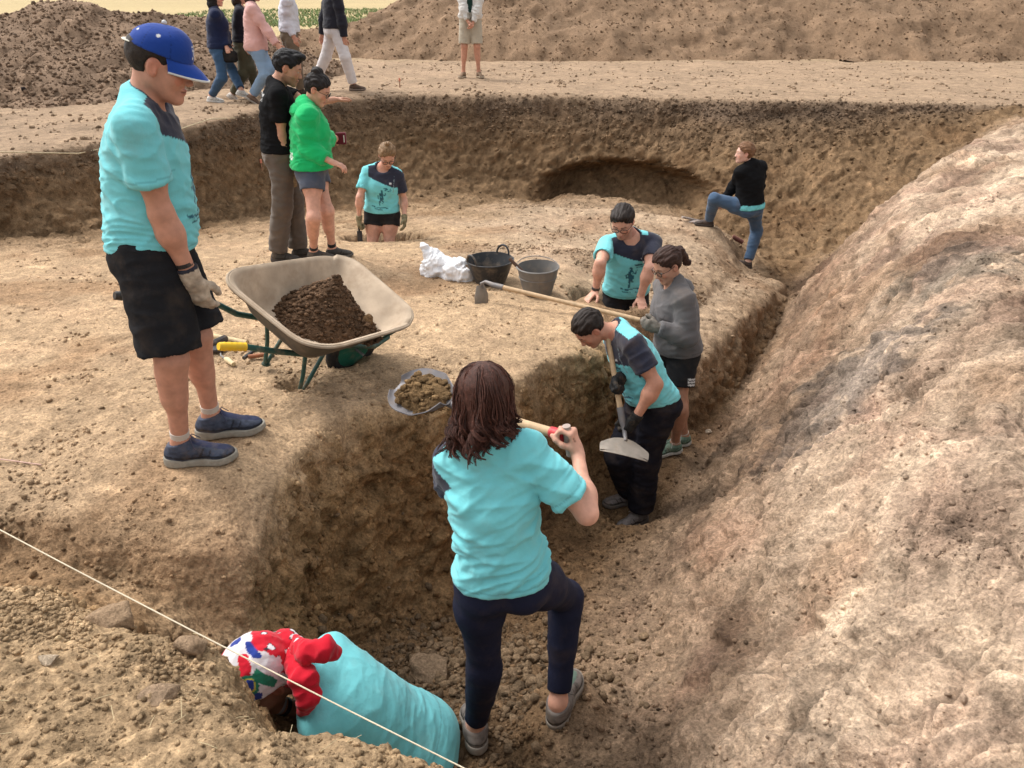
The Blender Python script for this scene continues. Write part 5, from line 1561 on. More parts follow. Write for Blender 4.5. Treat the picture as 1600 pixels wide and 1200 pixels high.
# hollows in which people stand
def hollow(V, W, c, a, b, zf, edge=0.12):
    r = np.sqrt(((V[:, 0] - c[0]) / a) ** 2 + ((V[:, 1] - c[1]) / b) ** 2)
    m = sstep(1 + edge / a, 1.0, r); V[:, 2] = V[:, 2] * (1 - m) + np.minimum(V[:, 2], zf) * m
    wm = (m * (1 - m) * 4)[:, None]; t = np.zeros(len(CLS)); t[3] = 1; W[:] = W * (1 - wm) + t * wm
k_ = PEOPLE['topknot']['k']; hollow(TV, TW, (k_.P[0], k_.P[1] + 0.1), 0.40, 0.30, foot_bottom(k_, 'L')[2])
k_ = PEOPLE['leaner']['k']; hollow(TV, TW, (k_.P[0] + 0.06, k_.P[1] + 0.10), 0.44, 0.34, foot_bottom(k_, 'L')[2])
TV, TW, TF_ = refine(TV, TW, TF_, lim(0.0046, 0.010))
print('TERRAIN', len(TV), len(TF_), round(time.time() - T0, 1))
TV, TW = smooth_w(TV, TW, TF_, 2, 0.5)
# lumps, cracks, spade marks
wl, tp, bk, fl, nr_, pt, fd, mo, pl = (TW[:, CLS.index(c)] for c in ('wall', 'top', 'bank', 'floor', 'near', 'path', 'field', 'mound', 'plat'))
N_ = mesh_normals(TV, TF_)
ds = np.linalg.norm(TV - EYE, axis=1)
warp = np.stack([fbm(TV * 1.7 + 5, 3), fbm(TV * 1.7 + 25, 3), fbm(TV * 1.7 + 45, 3)], 1)
Q = TV + 0.18 * warp
big = fbm(Q * 1.4, 3)
mid_ = 1 - 2.2 * np.abs(fbm(Q * 4.0 + 3, 3))                   # ridged
f1, f2, cv_ = cellnoise(Q * np.array([7, 7, 9]) + 2)
chunk = (cv_ - 0.5) * sstep(0.02, 0.22, f2 - f1) * np.where(TV[:, 1] > 7.5, 0.5, 1.0)
k1, k2, kv = cellnoise(np.stack([(TV[:, 0] * 0.62 + TV[:, 1] * 0.5) * 2.6 + 0.8 * warp[:, 0], (-TV[:, 0] * 0.5 + TV[:, 1] * 0.62) * 7.5 + 1.2 * warp[:, 1], TV[:, 2] * 4], 1)); crack = sstep(0.09, 0.0, k2 - k1)
g1, g2, gv = cellnoise(Q * np.array([19, 19, 22]) + 8)
chunk2 = (gv - 0.5) * sstep(0.02, 0.25, g2 - g1)
fine = fbm(TV * 34, 3) * np.clip(10 / ds, 0.3, 1)
# slabs on the right bank run down the slope
dirx = np.array([0.62, 0.5]); along = TV[:, 0] * dirx[0] + TV[:, 1] * dirx[1]; across = -TV[:, 0] * dirx[1] + TV[:, 1] * dirx[0]
rill = fbm(np.stack([along * 1.1 + warp[:, 0], across * 4.2 + warp[:, 1] * 1.5, TV[:, 2] * 1.0], 1), 4)
rid = 1 - 2.0 * np.abs(rill)
strat = fbm(np.stack([TV[:, 0] * 1.2, TV[:, 1] * 1.2, TV[:, 2] * 9 + warp[:, 0] * 3], 1), 3)
h = big * (0.05 * wl + 0.035 * bk + 0.03 * pl + 0.03 * fl + 0.03 * nr_ + 0.02 * pt + 0.05 * tp + 0.05 * mo)
h += mid_ * (0.022 * wl + 0.012 * bk + 0.007 * pl + 0.018 * fl + 0.010 * nr_ + 0.004 * pt + 0.028 * tp + 0.012 * mo)
h += chunk * (0.055 * wl + 0.012 * bk + 0.010 * pl + 0.040 * fl + 0.020 * nr_ + 0.002 * pt + 0.08 * tp + 0.010 * mo)
h += chunk2 * (0.026 * wl + 0.016 * bk + 0.010 * pl + 0.022 * fl + 0.014 * nr_ + 0.002 * pt + 0.030 * tp + 0.006 * mo)
h += rid * 0.030 * bk + strat * (0.03 * wl + 0.01 * bk)
h += fine * (0.017 * wl + 0.018 * bk + 0.011 * pl + 0.015 * fl + 0.013 * nr_ + 0.003 * pt + 0.012 * tp + 0.006 * mo)
pit_ = cellnoise(np.stack([TV[:, 0], TV[:, 1], TV[:, 2] * 0.3], 1) * 4.5)
h -= 0.018 * pl * sstep(0.16, 0.02, pit_[0]) * (pit_[2] > 0.55)
def saw(c, edge=0.80):
    fr = c - np.floor(c); return fr - sstep(edge, 1.0, fr)
sl1 = saw(TV[:, 2] * 1.7 + across * 1.1 + warp[:, 0] * 1.6 + 0.25 * fbm(TV * 5, 2)); sl2 = saw(across * 2.6 - TV[:, 2] * 1.2 + warp[:, 1] * 2.4 + 0.3 * fbm(TV * 8 + 4, 2))
st_ = 1 - 2.2 * np.abs(fbm(np.stack([along * 1.6 + warp[:, 0], across * 15 + warp[:, 1] * 3, TV[:, 2] * 2], 1), 3))
h += bk * (0.030 * (kv - 0.5) * sstep(0.03, 0.30, k2 - k1) - 0.016 * crack * sstep(-0.2, 0.3, big)) + bk * (0.016 * st_ + 0.055 * sl1 + 0.035 * sl2 * sstep(-0.2, 0.3, warp[:, 2]))
sw1 = saw(TV[:, 2] * 2.4 + TV[:, 0] * 0.9 + warp[:, 1] * 1.5 + 0.3 * fbm(TV * 6, 2)); sw2 = saw(TV[:, 0] * 1.6 - TV[:, 2] * 0.5 + warp[:, 2] * 2.2)
h += wl * (0.060 * sw1 + 0.045 * sw2)
h *= np.where(ds > 30, 0.5, 1)
TV = TV + N_ * h[:, None]
# undercut in the rear face
zt_ = -0.90 - 0.30 * ((TV[:, 0] - 1.9) / 1.4) ** 2 + 0.05 * warp[:, 0]
uc = sstep(-1.90, -1.60, TV[:, 2]) * sstep(0.06, -0.24, TV[:, 2] - zt_) * sstep(0.35, 1.0, TV[:, 0]) * sstep(3.4, 2.6, TV[:, 0]) * sstep(11.4, 12.2, TV[:, 1])
TV[:, 1] += 0.80 * uc * (TV[:, 1] < 14.5)
# settle under feet, hands, wheels
CONTACT = []
def contact(p, r=0.16, w=1.0): CONTACT.append((np.asarray(p, float), r, w))
for n_, sp_ in PEOPLE.items():
    k_ = sp_['k']
    if n_ in ('kneeler',):
        for sd in 'LR': contact(k_.J[sd]['kn'] - np.array([0, 0, 0.07]), 0.2)
        continue
    for sd in 'LR':
        J_ = k_.J[sd]; s_ = k_.s * sp_['shoes'].get('scale', 1.0)
        b_ = J_['an'] - J_['fu'] * 0.090 * s_
        lifted = J_['ff'][2] < -0.2
        for q_ in ((-0.03, 0.05, 0.12) if not lifted else (0.10, 0.14)): contact(b_ + J_['ff'] * q_ * s_, 0.10 if ds.min() else 0.1)
k_ = PEOPLE['leaner']['k']
for sd in 'LR':
    J_ = k_.J[sd]; contact(J_['wr'] + J_['hd'] * 0.07 - np.array([0, 0, 0.018]), 0.10)
# resting places of the tools
WB_O = np.array([-1.354, 3.945, -0.095]); WB_S = 0.872
def _rot(a, b, c):
    ca, sa, cb, sb, cc, sc = math.cos(a), math.sin(a), math.cos(b), math.sin(b), math.cos(c), math.sin(c)
    return np.array([[ca, -sa, 0], [sa, ca, 0], [0, 0, 1]]) @ np.array([[cb, 0, sb], [0, 1, 0], [-sb, 0, cb]]) @ np.array([[1, 0, 0], [0, cc, -sc], [0, sc, cc]])
WB_M = _rot(0.9781, 0.2263, 0.335)
def wb(x, y, z): return WB_O + WB_M @ (np.array([x, y, z]) * WB_S)
contact(wb(0.30, -0.16, -0.345), 0.06); contact(wb(0.84, 0.06, -0.33), 0.10); 
TUB = at_z(766, 440, -0.66); BUCKET = at_z(840, 458, -0.665); BAG1 = at_z(684, 428, -0.66); BAG2 = at_z(714, 434, -0.66)
contact(TUB, 0.2); contact(BUCKET, 0.18); contact(BAG1, 0.18); contact(BAG2, 0.15)
HOE_A = at_z(757, 470, -0.64); contact(HOE_A, 0.08)
def settle(V, pts, plus=()):
    for p, r, w in pts:
        d2 = (V[:, 0] - p[0]) ** 2 + (V[:, 1] - p[1]) ** 2
        m = d2 < (3.2 * r) ** 2
        if not m.any(): continue
        # only the skin of ground near this height moves
        q = np.exp(-((np.maximum(np.sqrt(d2[m]) - r * 0.6, 0)) / (r * 0.9)) ** 2) * w * (np.abs(V[m, 2] - p[2]) < 0.55)
        V[m, 2] = V[m, 2] * (1 - q) + (p[2] - 0.004) * q
    return V
_avg = {}
for p, r, w in CONTACT: pass
TV = settle(TV, CONTACT)
# colour of the soil itself: pale dry clay, darker moist clay in the faces, dark top soil
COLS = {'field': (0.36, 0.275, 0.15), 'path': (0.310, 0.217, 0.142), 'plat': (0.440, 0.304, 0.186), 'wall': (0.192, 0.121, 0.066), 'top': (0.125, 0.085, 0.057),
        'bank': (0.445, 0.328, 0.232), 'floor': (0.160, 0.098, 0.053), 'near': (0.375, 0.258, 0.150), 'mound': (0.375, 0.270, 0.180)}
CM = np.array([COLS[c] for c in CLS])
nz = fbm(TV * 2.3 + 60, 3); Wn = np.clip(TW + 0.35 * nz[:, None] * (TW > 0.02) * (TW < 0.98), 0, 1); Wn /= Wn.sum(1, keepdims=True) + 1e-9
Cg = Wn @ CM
n1 = fbm(TV * 1.1 + 11, 4); n2 = fbm(Q * 6 + 31, 4); n3 = fbm(TV * 44 + 3, 2); n4 = fbm(Q * np.array([17, 17, 12]) + 51, 3)
sm_ = 1 - 0.50 * (pl + pt + 0.5 * mo + 0.3 * bk)
Cg *= (1 + 0.30 * n1 + 0.40 * n2 + (0.42 * n3 + 0.40 * n4) * sm_)[:, None]
Cg *= (1 - 0.30 * sstep(0.07, 0.0, np.abs(n2 - 0.05)) * sstep(-0.1, 0.2, n4) + (0.22 * sstep(0.22, 0.42, n4) - 0.22 * sstep(-0.2, -0.42, n4)) * sm_)[:, None]
nearw = (wl * sstep(6.2, 5.2, TV[:, 1]) * (TV[:, 0] < 0.9))[:, None]; Cg *= 1 + nearw * np.array([0.50, 0.44, 0.26])
# dry crust against moist patches
moist = sstep(0.05, 0.35, fbm(TV * np.array([0.9, 0.9, 1.4]) + 70, 4))[:, None]
Cg = Cg * (1 - moist * (0.30 * (pl + bk + nr_ + mo) + 0.22 * (wl + fl))[:, None] * np.array([0.75, 0.95, 1.1]))
pinkish = sstep(0.0, 0.4, fbm(TV * 1.6 + 90, 3))[:, None] * (bk + 0.5 * mo + 0.35 * pl)[:, None]
Cg = Cg * (1 + pinkish * np.array([0.04, -0.02, -0.02]))
Cg *= 1 - (0.42 * crack * sstep(-0.25, 0.25, big) * bk)[:, None]; Cg *= 1 + (0.20 * (kv - 0.5) * bk)[:, None]
stk = fbm(np.stack([along * 0.55 + warp[:, 0] * 0.5, across * 3.0 + warp[:, 1], TV[:, 2] * 0.5], 1) + 77, 4)[:, None] * bk[:, None]; Cg *= 1 + stk * np.array([0.75, 0.80, 0.85])
sc_ = sstep(0.05, 0.9, st_)[:, None] * bk[:, None]; Cg = Cg * (1 + 0.16 * sc_ - 0.12 * bk[:, None])
rc = sstep(0.10, 0.5, rill)[:, None] * bk[:, None]
Cg = Cg * (1 - 0.25 * rc)
dk = (sstep(0.02, 0.36, fbm(np.stack([along * 0.7, across * 1.6, TV[:, 2]], 1) + 33, 4)) * bk)[:, None]
Cg = Cg * (1 - 0.46 * dk * np.array([0.9, 1.0, 1.0]))
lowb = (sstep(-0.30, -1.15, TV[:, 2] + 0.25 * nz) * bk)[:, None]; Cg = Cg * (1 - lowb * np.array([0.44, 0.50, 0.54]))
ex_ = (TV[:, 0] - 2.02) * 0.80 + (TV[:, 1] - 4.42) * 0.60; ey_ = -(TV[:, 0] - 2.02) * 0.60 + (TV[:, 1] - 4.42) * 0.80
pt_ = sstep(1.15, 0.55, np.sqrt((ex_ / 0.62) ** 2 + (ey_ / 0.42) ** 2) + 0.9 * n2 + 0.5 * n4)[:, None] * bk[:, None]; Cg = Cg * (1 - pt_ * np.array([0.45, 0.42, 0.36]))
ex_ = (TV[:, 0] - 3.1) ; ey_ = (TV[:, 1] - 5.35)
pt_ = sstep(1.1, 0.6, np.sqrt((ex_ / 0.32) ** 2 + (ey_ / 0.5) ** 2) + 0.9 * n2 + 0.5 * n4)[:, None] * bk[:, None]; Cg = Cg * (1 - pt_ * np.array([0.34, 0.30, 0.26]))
crk = ((f2 - f1) < 0.05)[:, None] * (0.5 * bk + 0.5 * wl + 0.25 * pl)[:, None]; Cg = Cg * (1 - 0.25 * crk)
pale = (sstep(0.2, 0.5, fbm(TV * 5 + 120, 3)) * sstep(0.6, 1, pl))[:, None]
Cg = Cg * (1 + 0.28 * pale)
# far fields: stubble with a sown strip of green
fy, fx = TV[:, 1], TV[:, 0]
fd_ = (fd > 0.5)
Cg[fd_] = np.array((0.40, 0.31, 0.165)) * (1 + 0.12 * fbm(np.stack([fx[fd_] * 0.02, fy[fd_] * 0.12, 0 * fx[fd_]], 1), 3))[:, None]
Cg = np.clip(Cg, 0.01, 0.75)

def soil_mat(name, rough=0.95):
    m, nt, b = new_mat(name); L = nt.links.new
    at = nd(nt, 'ShaderNodeAttribute', attribute_name='Col')
    tc = nd(nt, 'ShaderNodeTexCoord').outputs['Object']
    n0 = nd(nt, 'ShaderNodeTexNoise', Scale=80.0, Detail=8.0, Roughness=0.7); L(tc, n0.inputs['Vector'])
    n1_ = nd(nt, 'ShaderNodeTexNoise', Scale=11.0, Detail=6.0, Roughness=0.65); L(tc, n1_.inputs['Vector'])
    vo = nd(nt, 'ShaderNodeTexVoronoi', Scale=42.0, feature='DISTANCE_TO_EDGE'); L(tc, vo.inputs['Vector'])
    mr = nd(nt, 'ShaderNodeMapRange'); L(n0.outputs['Fac'], mr.inputs[0])
    for i, v in ((1, 0.3), (2, 0.7), (3, 0.48), (4, 1.50)): mr.inputs[i].default_value = v
    mr2 = nd(nt, 'ShaderNodeMapRange'); L(n1_.outputs['Fac'], mr2.inputs[0])
    for i, v in ((1, 0.3), (2, 0.7), (3, 0.84), (4, 1.16)): mr2.inputs[i].default_value = v
    mu = nd(nt, 'ShaderNodeMath', operation='MULTIPLY'); L(mr.outputs[0], mu.inputs[0]); L(mr2.outputs[0], mu.inputs[1])
    vm = nd(nt, 'ShaderNodeVectorMath', operation='SCALE'); L(at.outputs['Color'], vm.inputs[0]); L(mu.outputs[0], vm.inputs['Scale'])
    L(vm.outputs[0], b.inputs['Base Color'])
    b.inputs['Roughness'].default_value = rough; b.inputs['Specular IOR Level'].default_value = 0.12
    bp = nd(nt, 'ShaderNodeBump', Strength=0.9, Distance=0.016); L(n0.outputs['Fac'], bp.inputs['Height'])
    bp2 = nd(nt, 'ShaderNodeBump', Strength=0.6, Distance=0.03); L(n1_.outputs['Fac'], bp2.inputs['Height']); L(bp.outputs[0], bp2.inputs['Normal'])
    L(bp2.outputs[0], b.inputs['Normal'])
    return m
M_soil = soil_mat('soil')
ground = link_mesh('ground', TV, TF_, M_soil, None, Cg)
tag(ground, kind='structure')
print('GROUND', round(time.time() - T0, 1))

# ------------------------------------------------------------------ spoil heaps behind the pit
def crest(pts): return np.array([at_y(*p) for p in pts])
def heap(name, label, crests, x0, x1, y0, y1, step, slope, seed, colr):
    X, Y = np.meshgrid(np.arange(x0, x1, step), np.arange(y0, y1, step), indexing='ij')
    P = np.stack([X.ravel(), Y.ravel()], 1); Z = np.full(len(P), -9.0)
    wv = fbm(np.concatenate([P * 0.5, np.full((len(P), 1), seed)], 1), 3)
    for cr, sl in crests:
        c = resample(cr, 0.25)
        for i in range(0, len(P), 20000):
            d = np.sqrt((P[i:i + 20000, None, 0] - c[None, :, 0]) ** 2 + ((P[i:i + 20000, None, 1] - c[None, :, 1])) ** 2)
            zz = (c[None, :, 2] - sl * np.maximum(d - 0.2, 0) * (1 + 0.25 * wv[i:i + 20000, None])).max(1)
            Z[i:i + 20000] = smax(Z[i:i + 20000], zz, 0.35)
    Z = np.maximum(Z, -0.15)
    V = np.stack([P[:, 0], P[:, 1], Z], 1)
    n, m = X.shape; I = np.arange(n * m).reshape(n, m)
    F = np.stack([I[:-1, :-1].ravel(), I[1:, :-1].ravel(), I[1:, 1:].ravel(), I[:-1, 1:].ravel()], 1)
    F = F[(Z[F] > -0.12).any(1)]
    use = np.unique(F); mp = -np.ones(len(V), np.int64); mp[use] = np.arange(len(use)); V = V[use]; F = mp[F]
    N = mesh_normals(V, F)
    a1, a2, av = cellnoise(V * 3.2 + seed); b1, b2, bv = cellnoise(V * 8 + seed)
    h = 0.20 * fbm(V * 0.6 + seed, 3) + 0.10 * (1 - 2 * np.abs(fbm(V * np.array([1.4, 0.8, 0.8]) + seed + 7, 3))) + 0.11 * (av - 0.5) * sstep(0.02, 0.25, a2 - a1) + 0.06 * (bv - 0.5) * sstep(0.02, 0.3, b2 - b1) + 0.03 * fbm(V * 9, 3)
    V = V + N * h[:, None]
    C = np.array(colr) * (1 + 0.30 * fbm(V * 0.7 + seed, 4) + 0.30 * (av - 0.5) + 0.25 * fbm(V * 5, 3))[:, None]
    o = link_mesh(name, V, F, M_soil, None, np.clip(C, 0.01, 1)); tag(o, label, 'spoil heap', 'heaps of dug soil behind the pit')
    return V, F
HL = heap('spoil_heap', 'low clodded heap of dark brown soil at the left behind the pit',
    [(crest([(-260, 40, 17.5), (-60, 42, 17.5), (0, 36, 17.3), (50, 20, 17.2), (90, 11, 17.0), (130, 18, 17.0), (170, 28, 17.2), (215, 20, 17.4), (260, 30, 17.6), (300, 35, 18), (350, 52, 18.5), (400, 72, 19)]), 0.34),
     (crest([(-120, 112, 13.6), (-20, 116, 13.6), (50, 120, 13.7), (110, 134, 13.9)]), 0.36)], -18, -2.6, 10.4, 24.5, 0.085, 0.4, 3.0, (0.205, 0.138, 0.092))
HR = heap('spoil_heap', 'long high heap of pale brown soil across the right behind the pit',
    [(crest([(440, 58, 22), (520, 46, 22.6), (580, 34, 23), (612, 18, 23.4), (640, 2, 23.8), (700, -28, 24.2), (800, -52, 24.6), (950, -60, 25), (1150, -50, 25), (1350, -64, 25), (1700, -60, 25)]), 0.52)], -9, 22, 17.6, 31, 0.095, 0.5, 11.0, (0.218, 0.142, 0.088))

# ------------------------------------------------------------------ clods and stones
def ico(level=0):
    t = (1 + 5 ** 0.5) / 2
    V = np.array([(-1, t, 0), (1, t, 0), (-1, -t, 0), (1, -t, 0), (0, -1, t), (0, 1, t), (0, -1, -t), (0, 1, -t), (t, 0, -1), (t, 0, 1), (-t, 0, -1), (-t, 0, 1)], float)
    F = [(0, 11, 5), (0, 5, 1), (0, 1, 7), (0, 7, 10), (0, 10, 11), (1, 5, 9), (5, 11, 4), (11, 10, 2), (10, 7, 6), (7, 1, 8), (3, 9, 4), (3, 4, 2), (3, 2, 6), (3, 6, 8), (3, 8, 9), (4, 9, 5), (2, 4, 11), (6, 2, 10), (8, 6, 7), (9, 8, 1)]
    V /= np.linalg.norm(V, axis=1, keepdims=True); F = np.array(F)
    for _ in range(level):
        V, _w, F = refine(V, np.zeros((len(V), 1)), F, lambda M: np.zeros(len(M)), 1); V /= np.linalg.norm(V, axis=1, keepdims=True)
    return V, F
def rock_shape(level, seed):
    V, F = ico(level); r = np.random.default_rng(seed)
    V = V * (1 + 0.28 * noise3(V * 1.1 + seed * 3.1) + 0.14 * noise3(V * 2.6 + seed))[:, None]
    for _ in range(5):                                     # chipped faces
        n = nrm(r.normal(size=3)); d = r.uniform(0.55, 0.85); over = np.maximum(V @ n - d, 0); V = V - over[:, None] * n
    return V * r.uniform([0.8, 0.7, 0.5], [1.2, 1.0, 0.8]), F
R0 = [rock_shape(0, s) for s in range(8)]; R1 = [rock_shape(1, s + 20) for s in range(10)]
def scatter(name, src, n, w, size, colr, cvar=0.25, seed=0, label=None, level=0, sink=0.25):
    V, F = src; r = np.random.default_rng(seed)
    a, b, c = V[F[:, 0]], V[F[:, 1]], V[F[:, 2]]
    fn = np.cross(b - a, c - a); ar = np.linalg.norm(fn, axis=1) * (2 if F.shape[1] == 4 else 1); cen = (a + c) / 2
    wt = ar * w(cen, F); wt = np.maximum(wt, 0); cs = np.cumsum(wt); 
    idx = np.searchsorted(cs, r.random(n) * cs[-1]); idx = np.minimum(idx, len(F) - 1)
    u, v = r.random(n), r.random(n); fl = u + v > 1; u[fl] = 1 - u[fl]; v[fl] = 1 - v[fl]
    p = a[idx] + (b - a)[idx] * u[:, None] + (c - a)[idx] * v[:, None]
    s = size[0] * (size[1] / size[0]) ** (r.random(n) ** 2.2)
    S = R0 if level == 0 else R1
    VV = []; FF = []; CC = []; off = 0
    kind = r.integers(0, len(S), n)
    for k in range(len(S)):
        m = np.nonzero(kind == k)[0]
        if not len(m): continue
        rv, rf = S[k]; q = r.normal(size=(len(m), 4)); q[:, 1:3] *= 0.35; q /= np.linalg.norm(q, axis=1, keepdims=True)
        w_, x, y, z = q.T
        R = np.stack([np.stack([1 - 2 * (y * y + z * z), 2 * (x * y - z * w_), 2 * (x * z + y * w_)], 1), np.stack([2 * (x * y + z * w_), 1 - 2 * (x * x + z * z), 2 * (y * z - x * w_)], 1), np.stack([2 * (x * z - y * w_), 2 * (y * z + x * w_), 1 - 2 * (x * x + y * y)], 1)], 1)
        P = np.einsum('nij,vj->nvi', R, rv) * s[m][:, None, None] + p[m][:, None, :]
        P[:, :, 2] += (s[m] * (0.45 - sink))[:, None]
        VV.append(P.reshape(-1, 3)); FF.append((rf[None] + (np.arange(len(m)) * len(rv))[:, None, None] + off).reshape(-1, 3)); off += len(m) * len(rv)
        cc = np.array(colr)[None] * (1 + cvar * r.normal(size=(len(m), 1))) if not callable(colr) else colr(idx[m]) * (1 + cvar * r.normal(size=(len(m), 1)))
        CC.append(np.repeat(np.clip(cc, 0.02, 0.7), len(rv), 0))
    o = link_mesh(name, np.concatenate(VV), np.concatenate(FF), M_soil, None, np.concatenate(CC), smooth=False)
    tag(o, label, 'clods', kind='stuff')
    return o
GS = (TV, TF_)
Cf = Cg
def gc(idx): return Cf[TF_[idx, 0]]
dcut = lambda M, far: infront(M) * (np.linalg.norm(M - EYE, axis=1) < far) / np.maximum(np.linalg.norm(M - EYE, axis=1), 1.0) ** 1.4
up_n = mesh_normals(TV, TF_)[:, 2]
def wcls(cl, patch=0.0, far=16, minup=0.55, pf=1.5):
    k = CLS.index(cl)
    def f(M, F):
        w = TW[F[:, 0], k] ** 2 * dcut(M, far) * (up_n[F[:, 0]] > minup)
        if patch: w = w * (0.08 + sstep(patch, patch + 0.35, fbm(M * pf + 40, 3)))
        return w
    return f
scatter('loose_clods', GS, 16000, wcls('near', 0.02, pf=2.2), (0.0022, 0.015), gc, 0.13, 1, 'crumbly pale brown clods strewn over the near ground')
scatter('loose_clods', GS, 4500, wcls('plat', 0.06), (0.004, 0.020), gc, 0.16, 2, 'small dry clods strewn over the pale plateau')
scatter('loose_clods', GS, 5000, wcls('bank', 0.10, minup=0.35), (0.003, 0.016), gc, 0.16, 3, 'small grey brown clods on the right bank')
scatter('loose_clods', GS, 8000, wcls('floor', 0.0, minup=0.4), (0.003, 0.022), gc, 0.18, 4, 'brown clods along the trench floor')
scatter('loose_clods', GS, 2600, wcls('path', 0.1, far=24, minup=0.5), (0.012, 0.05), gc, 0.14, 5, 'scattered clods on the trodden strip behind the pit')
scatter('loose_clods', GS, 2500, wcls('mound', 0.1, far=16, minup=0.4), (0.008, 0.03), gc, 0.14, 6, 'clods on the low mound inside the pit')
_rb = at_z(745, 1050, -1.3)
def wrub(M, F):
    return np.exp(-(((M[:, 0] - _rb[0]) / 0.42) ** 2 + ((M[:, 1] - _rb[1]) / 0.40) ** 2)) * (M[:, 2] < -0.7) * (up_n[F[:, 0]] > 0.3)
scatter('rubble', GS, 1900, wrub, (0.006, 0.036), (0.195, 0.132, 0.080), 0.20, 7, 'heap of broken clay lumps between the two front diggers', level=1, sink=0.1)
def wwall(M, F): return TW[F[:, 0], 3] * dcut(M, 9) * (up_n[F[:, 0]] > 0.1) * (M[:, 1] < 6)
scatter('loose_clods', GS, 3000, wwall, (0.006, 0.03), gc, 0.16, 8, 'clods caught on the brown trench face')
scatter('loose_clods', HL, 15000, lambda M, F: (M[:, 2] > -0.02) / np.linalg.norm(M - EYE, axis=1) * infront(M), (0.010, 0.055), (0.205, 0.138, 0.092), 0.22, 9, 'dark clods covering the left heap', sink=0.15)
scatter('loose_clods', HR, 16000, lambda M, F: (M[:, 2] > -0.02) * infront(M), (0.010, 0.045), (0.215, 0.140, 0.086), 0.20, 10, 'brown clods covering the right heap', sink=0.15)
scatter('loose_clods', GS, 6000, lambda M, F: TW[F[:, 0], 4] * infront(M) * (M[:, 1] > 5), (0.010, 0.045), gc, 0.18, 12, 'rough dark clods sticking out of the topsoil band of the rear face', sink=0.35)
scatter('loose_clods', GS, 1800, lambda M, F: TW[F[:, 0], 3] * infront(M) * (M[:, 1] > 6) / np.linalg.norm(M - EYE, axis=1), (0.010, 0.045), gc, 0.20, 13, 'small clods sticking to the rear and left faces of the pit', sink=0.4)
def lone_rock(px, py, z, s, label, c, seed, squash=0.7, group=None):
    V, F = ico(3)
    V = V * (1 + 0.30 * noise3(V * 1.0 + seed * 7.7) + 0.12 * noise3(V * 2.8 + seed))[:, None]
    r = np.random.default_rng(seed)
    for _ in range(7):
        n = nrm(r.normal(size=3)); d = r.uniform(0.5, 0.8); V = V - np.maximum(V @ n - d, 0)[:, None] * n
    V = V * (1 + 0.03 * noise3(V * 9))[:, None]
    p = at_z(px, py, z); d2 = (TV[:, 0] - p[0]) ** 2 + (TV[:, 1] - p[1]) ** 2; z0 = TV[d2.argmin(), 2]
    V = V * np.array([s, s * 0.8, s * squash]) + np.array([p[0], p[1], z0 + s * squash * 0.25])
    o = link_mesh('rock', V, F, M_soil, None, np.array(c) * (1 + 0.2 * fbm(V * 30, 3))[:, None]); tag(o, label, 'rock', group)
lone_rock(182, 975, -.1, 0.085, 'large grey brown lump on the left of the near edge', (0.33, 0.225, 0.14), 2)
lone_rock(300, 1012, -.1, 0.06, 'angular grey lump at the edge just left of the headscarf', (0.30, 0.205, 0.13), 5)
lone_rock(250, 1090, -.05, 0.05, 'flat grey lump alone on the near ground', (0.31, 0.215, 0.14), 9, 0.5)
lone_rock(80, 1042, -.05, 0.03, 'small pale stone at the far left of the near ground', (0.46, 0.36, 0.26), 11, 0.5)
lone_rock(675, 1062, -1.35, 0.11, 'biggest block of clay in the rubble behind the kneeling person', (0.225, 0.155, 0.10), 14)
lone_rock(905, 975, -1.5, 0.035, 'rounded brown lump on the trench floor right of the shovelling woman', (0.25, 0.17, 0.11), 17)
lone_rock(1108, 668, -1.6, 0.03, 'pale pebble at the foot of the bank behind the two men', (0.5, 0.4, 0.3), 21)
# dry straws on the near ground
mb = MB(); r_ = np.random.default_rng(5)
for i in range(34):
    p = at_z(r_.uniform(0, 760), r_.uniform(960, 1195), -0.06); d2 = (TV[:, 0] - p[0]) ** 2 + (TV[:, 1] - p[1]) ** 2; j = d2.argmin()
    if TW[j, CLS.index('near')] < 0.7: continue
    z0 = TV[j, 2]; a = r_.uniform(0, 3.14); L = r_.uniform(0.01, 0.03); d = np.array([math.cos(a), math.sin(a), 0])
    q = np.array([p[0], p[1], z0 + 0.012])
    mb.tube([q - d * L, q + np.array([0, 0, 0.004]), q + d * L + np.array([0, 0, r_.uniform(-.004, .01)])], 0.0008, (0.5, 0.40, 0.24), 5)
tag(mb.build('straws', M_wood), 'dry straws scattered on the near ground', 'straw', kind='stuff')
# sown strip of young green plants far behind
mb_v = []; mb_f = []; mb_c = []; r_ = np.random.default_rng(8); nv = 0
n_ = 5000; X = r_.uniform(-22, -2, n_); Y = np.round(r_.uniform(37, 66, n_) / 0.45) * 0.45 + r_.normal(0, 0.05, n_)
for x, y in zip(X, Y):
    s = r_.uniform(0.08, 0.18); a = r_.uniform(0, 6.28)
    for k in range(3):
        b = a + k * 2.1 + r_.normal(0, 0.3); d = np.array([math.cos(b), math.sin(b), 0]); p = np.array([x, y, -0.002 * y])
        zz = 0.3 * 0
        mb_v += [p - np.array([-d[1], d[0], 0]) * s * 0.25, p + np.array([-d[1], d[0], 0]) * s * 0.25, p + d * s * 0.9 + np.array([0, 0, s])]
        mb_f.append((nv, nv + 1, nv + 2)); nv += 3; c = np.array([0.14, 0.20, 0.075]) * r_.uniform(0.6, 1.5); mb_c += [c, c, c]
mb_v = np.array(mb_v)
_fi = np.nonzero((TW[:, 0] > 0.5) & (TV[:, 1] > 30) & (TV[:, 1] < 75) & (np.abs(TV[:, 0] + 12) < 16))[0]
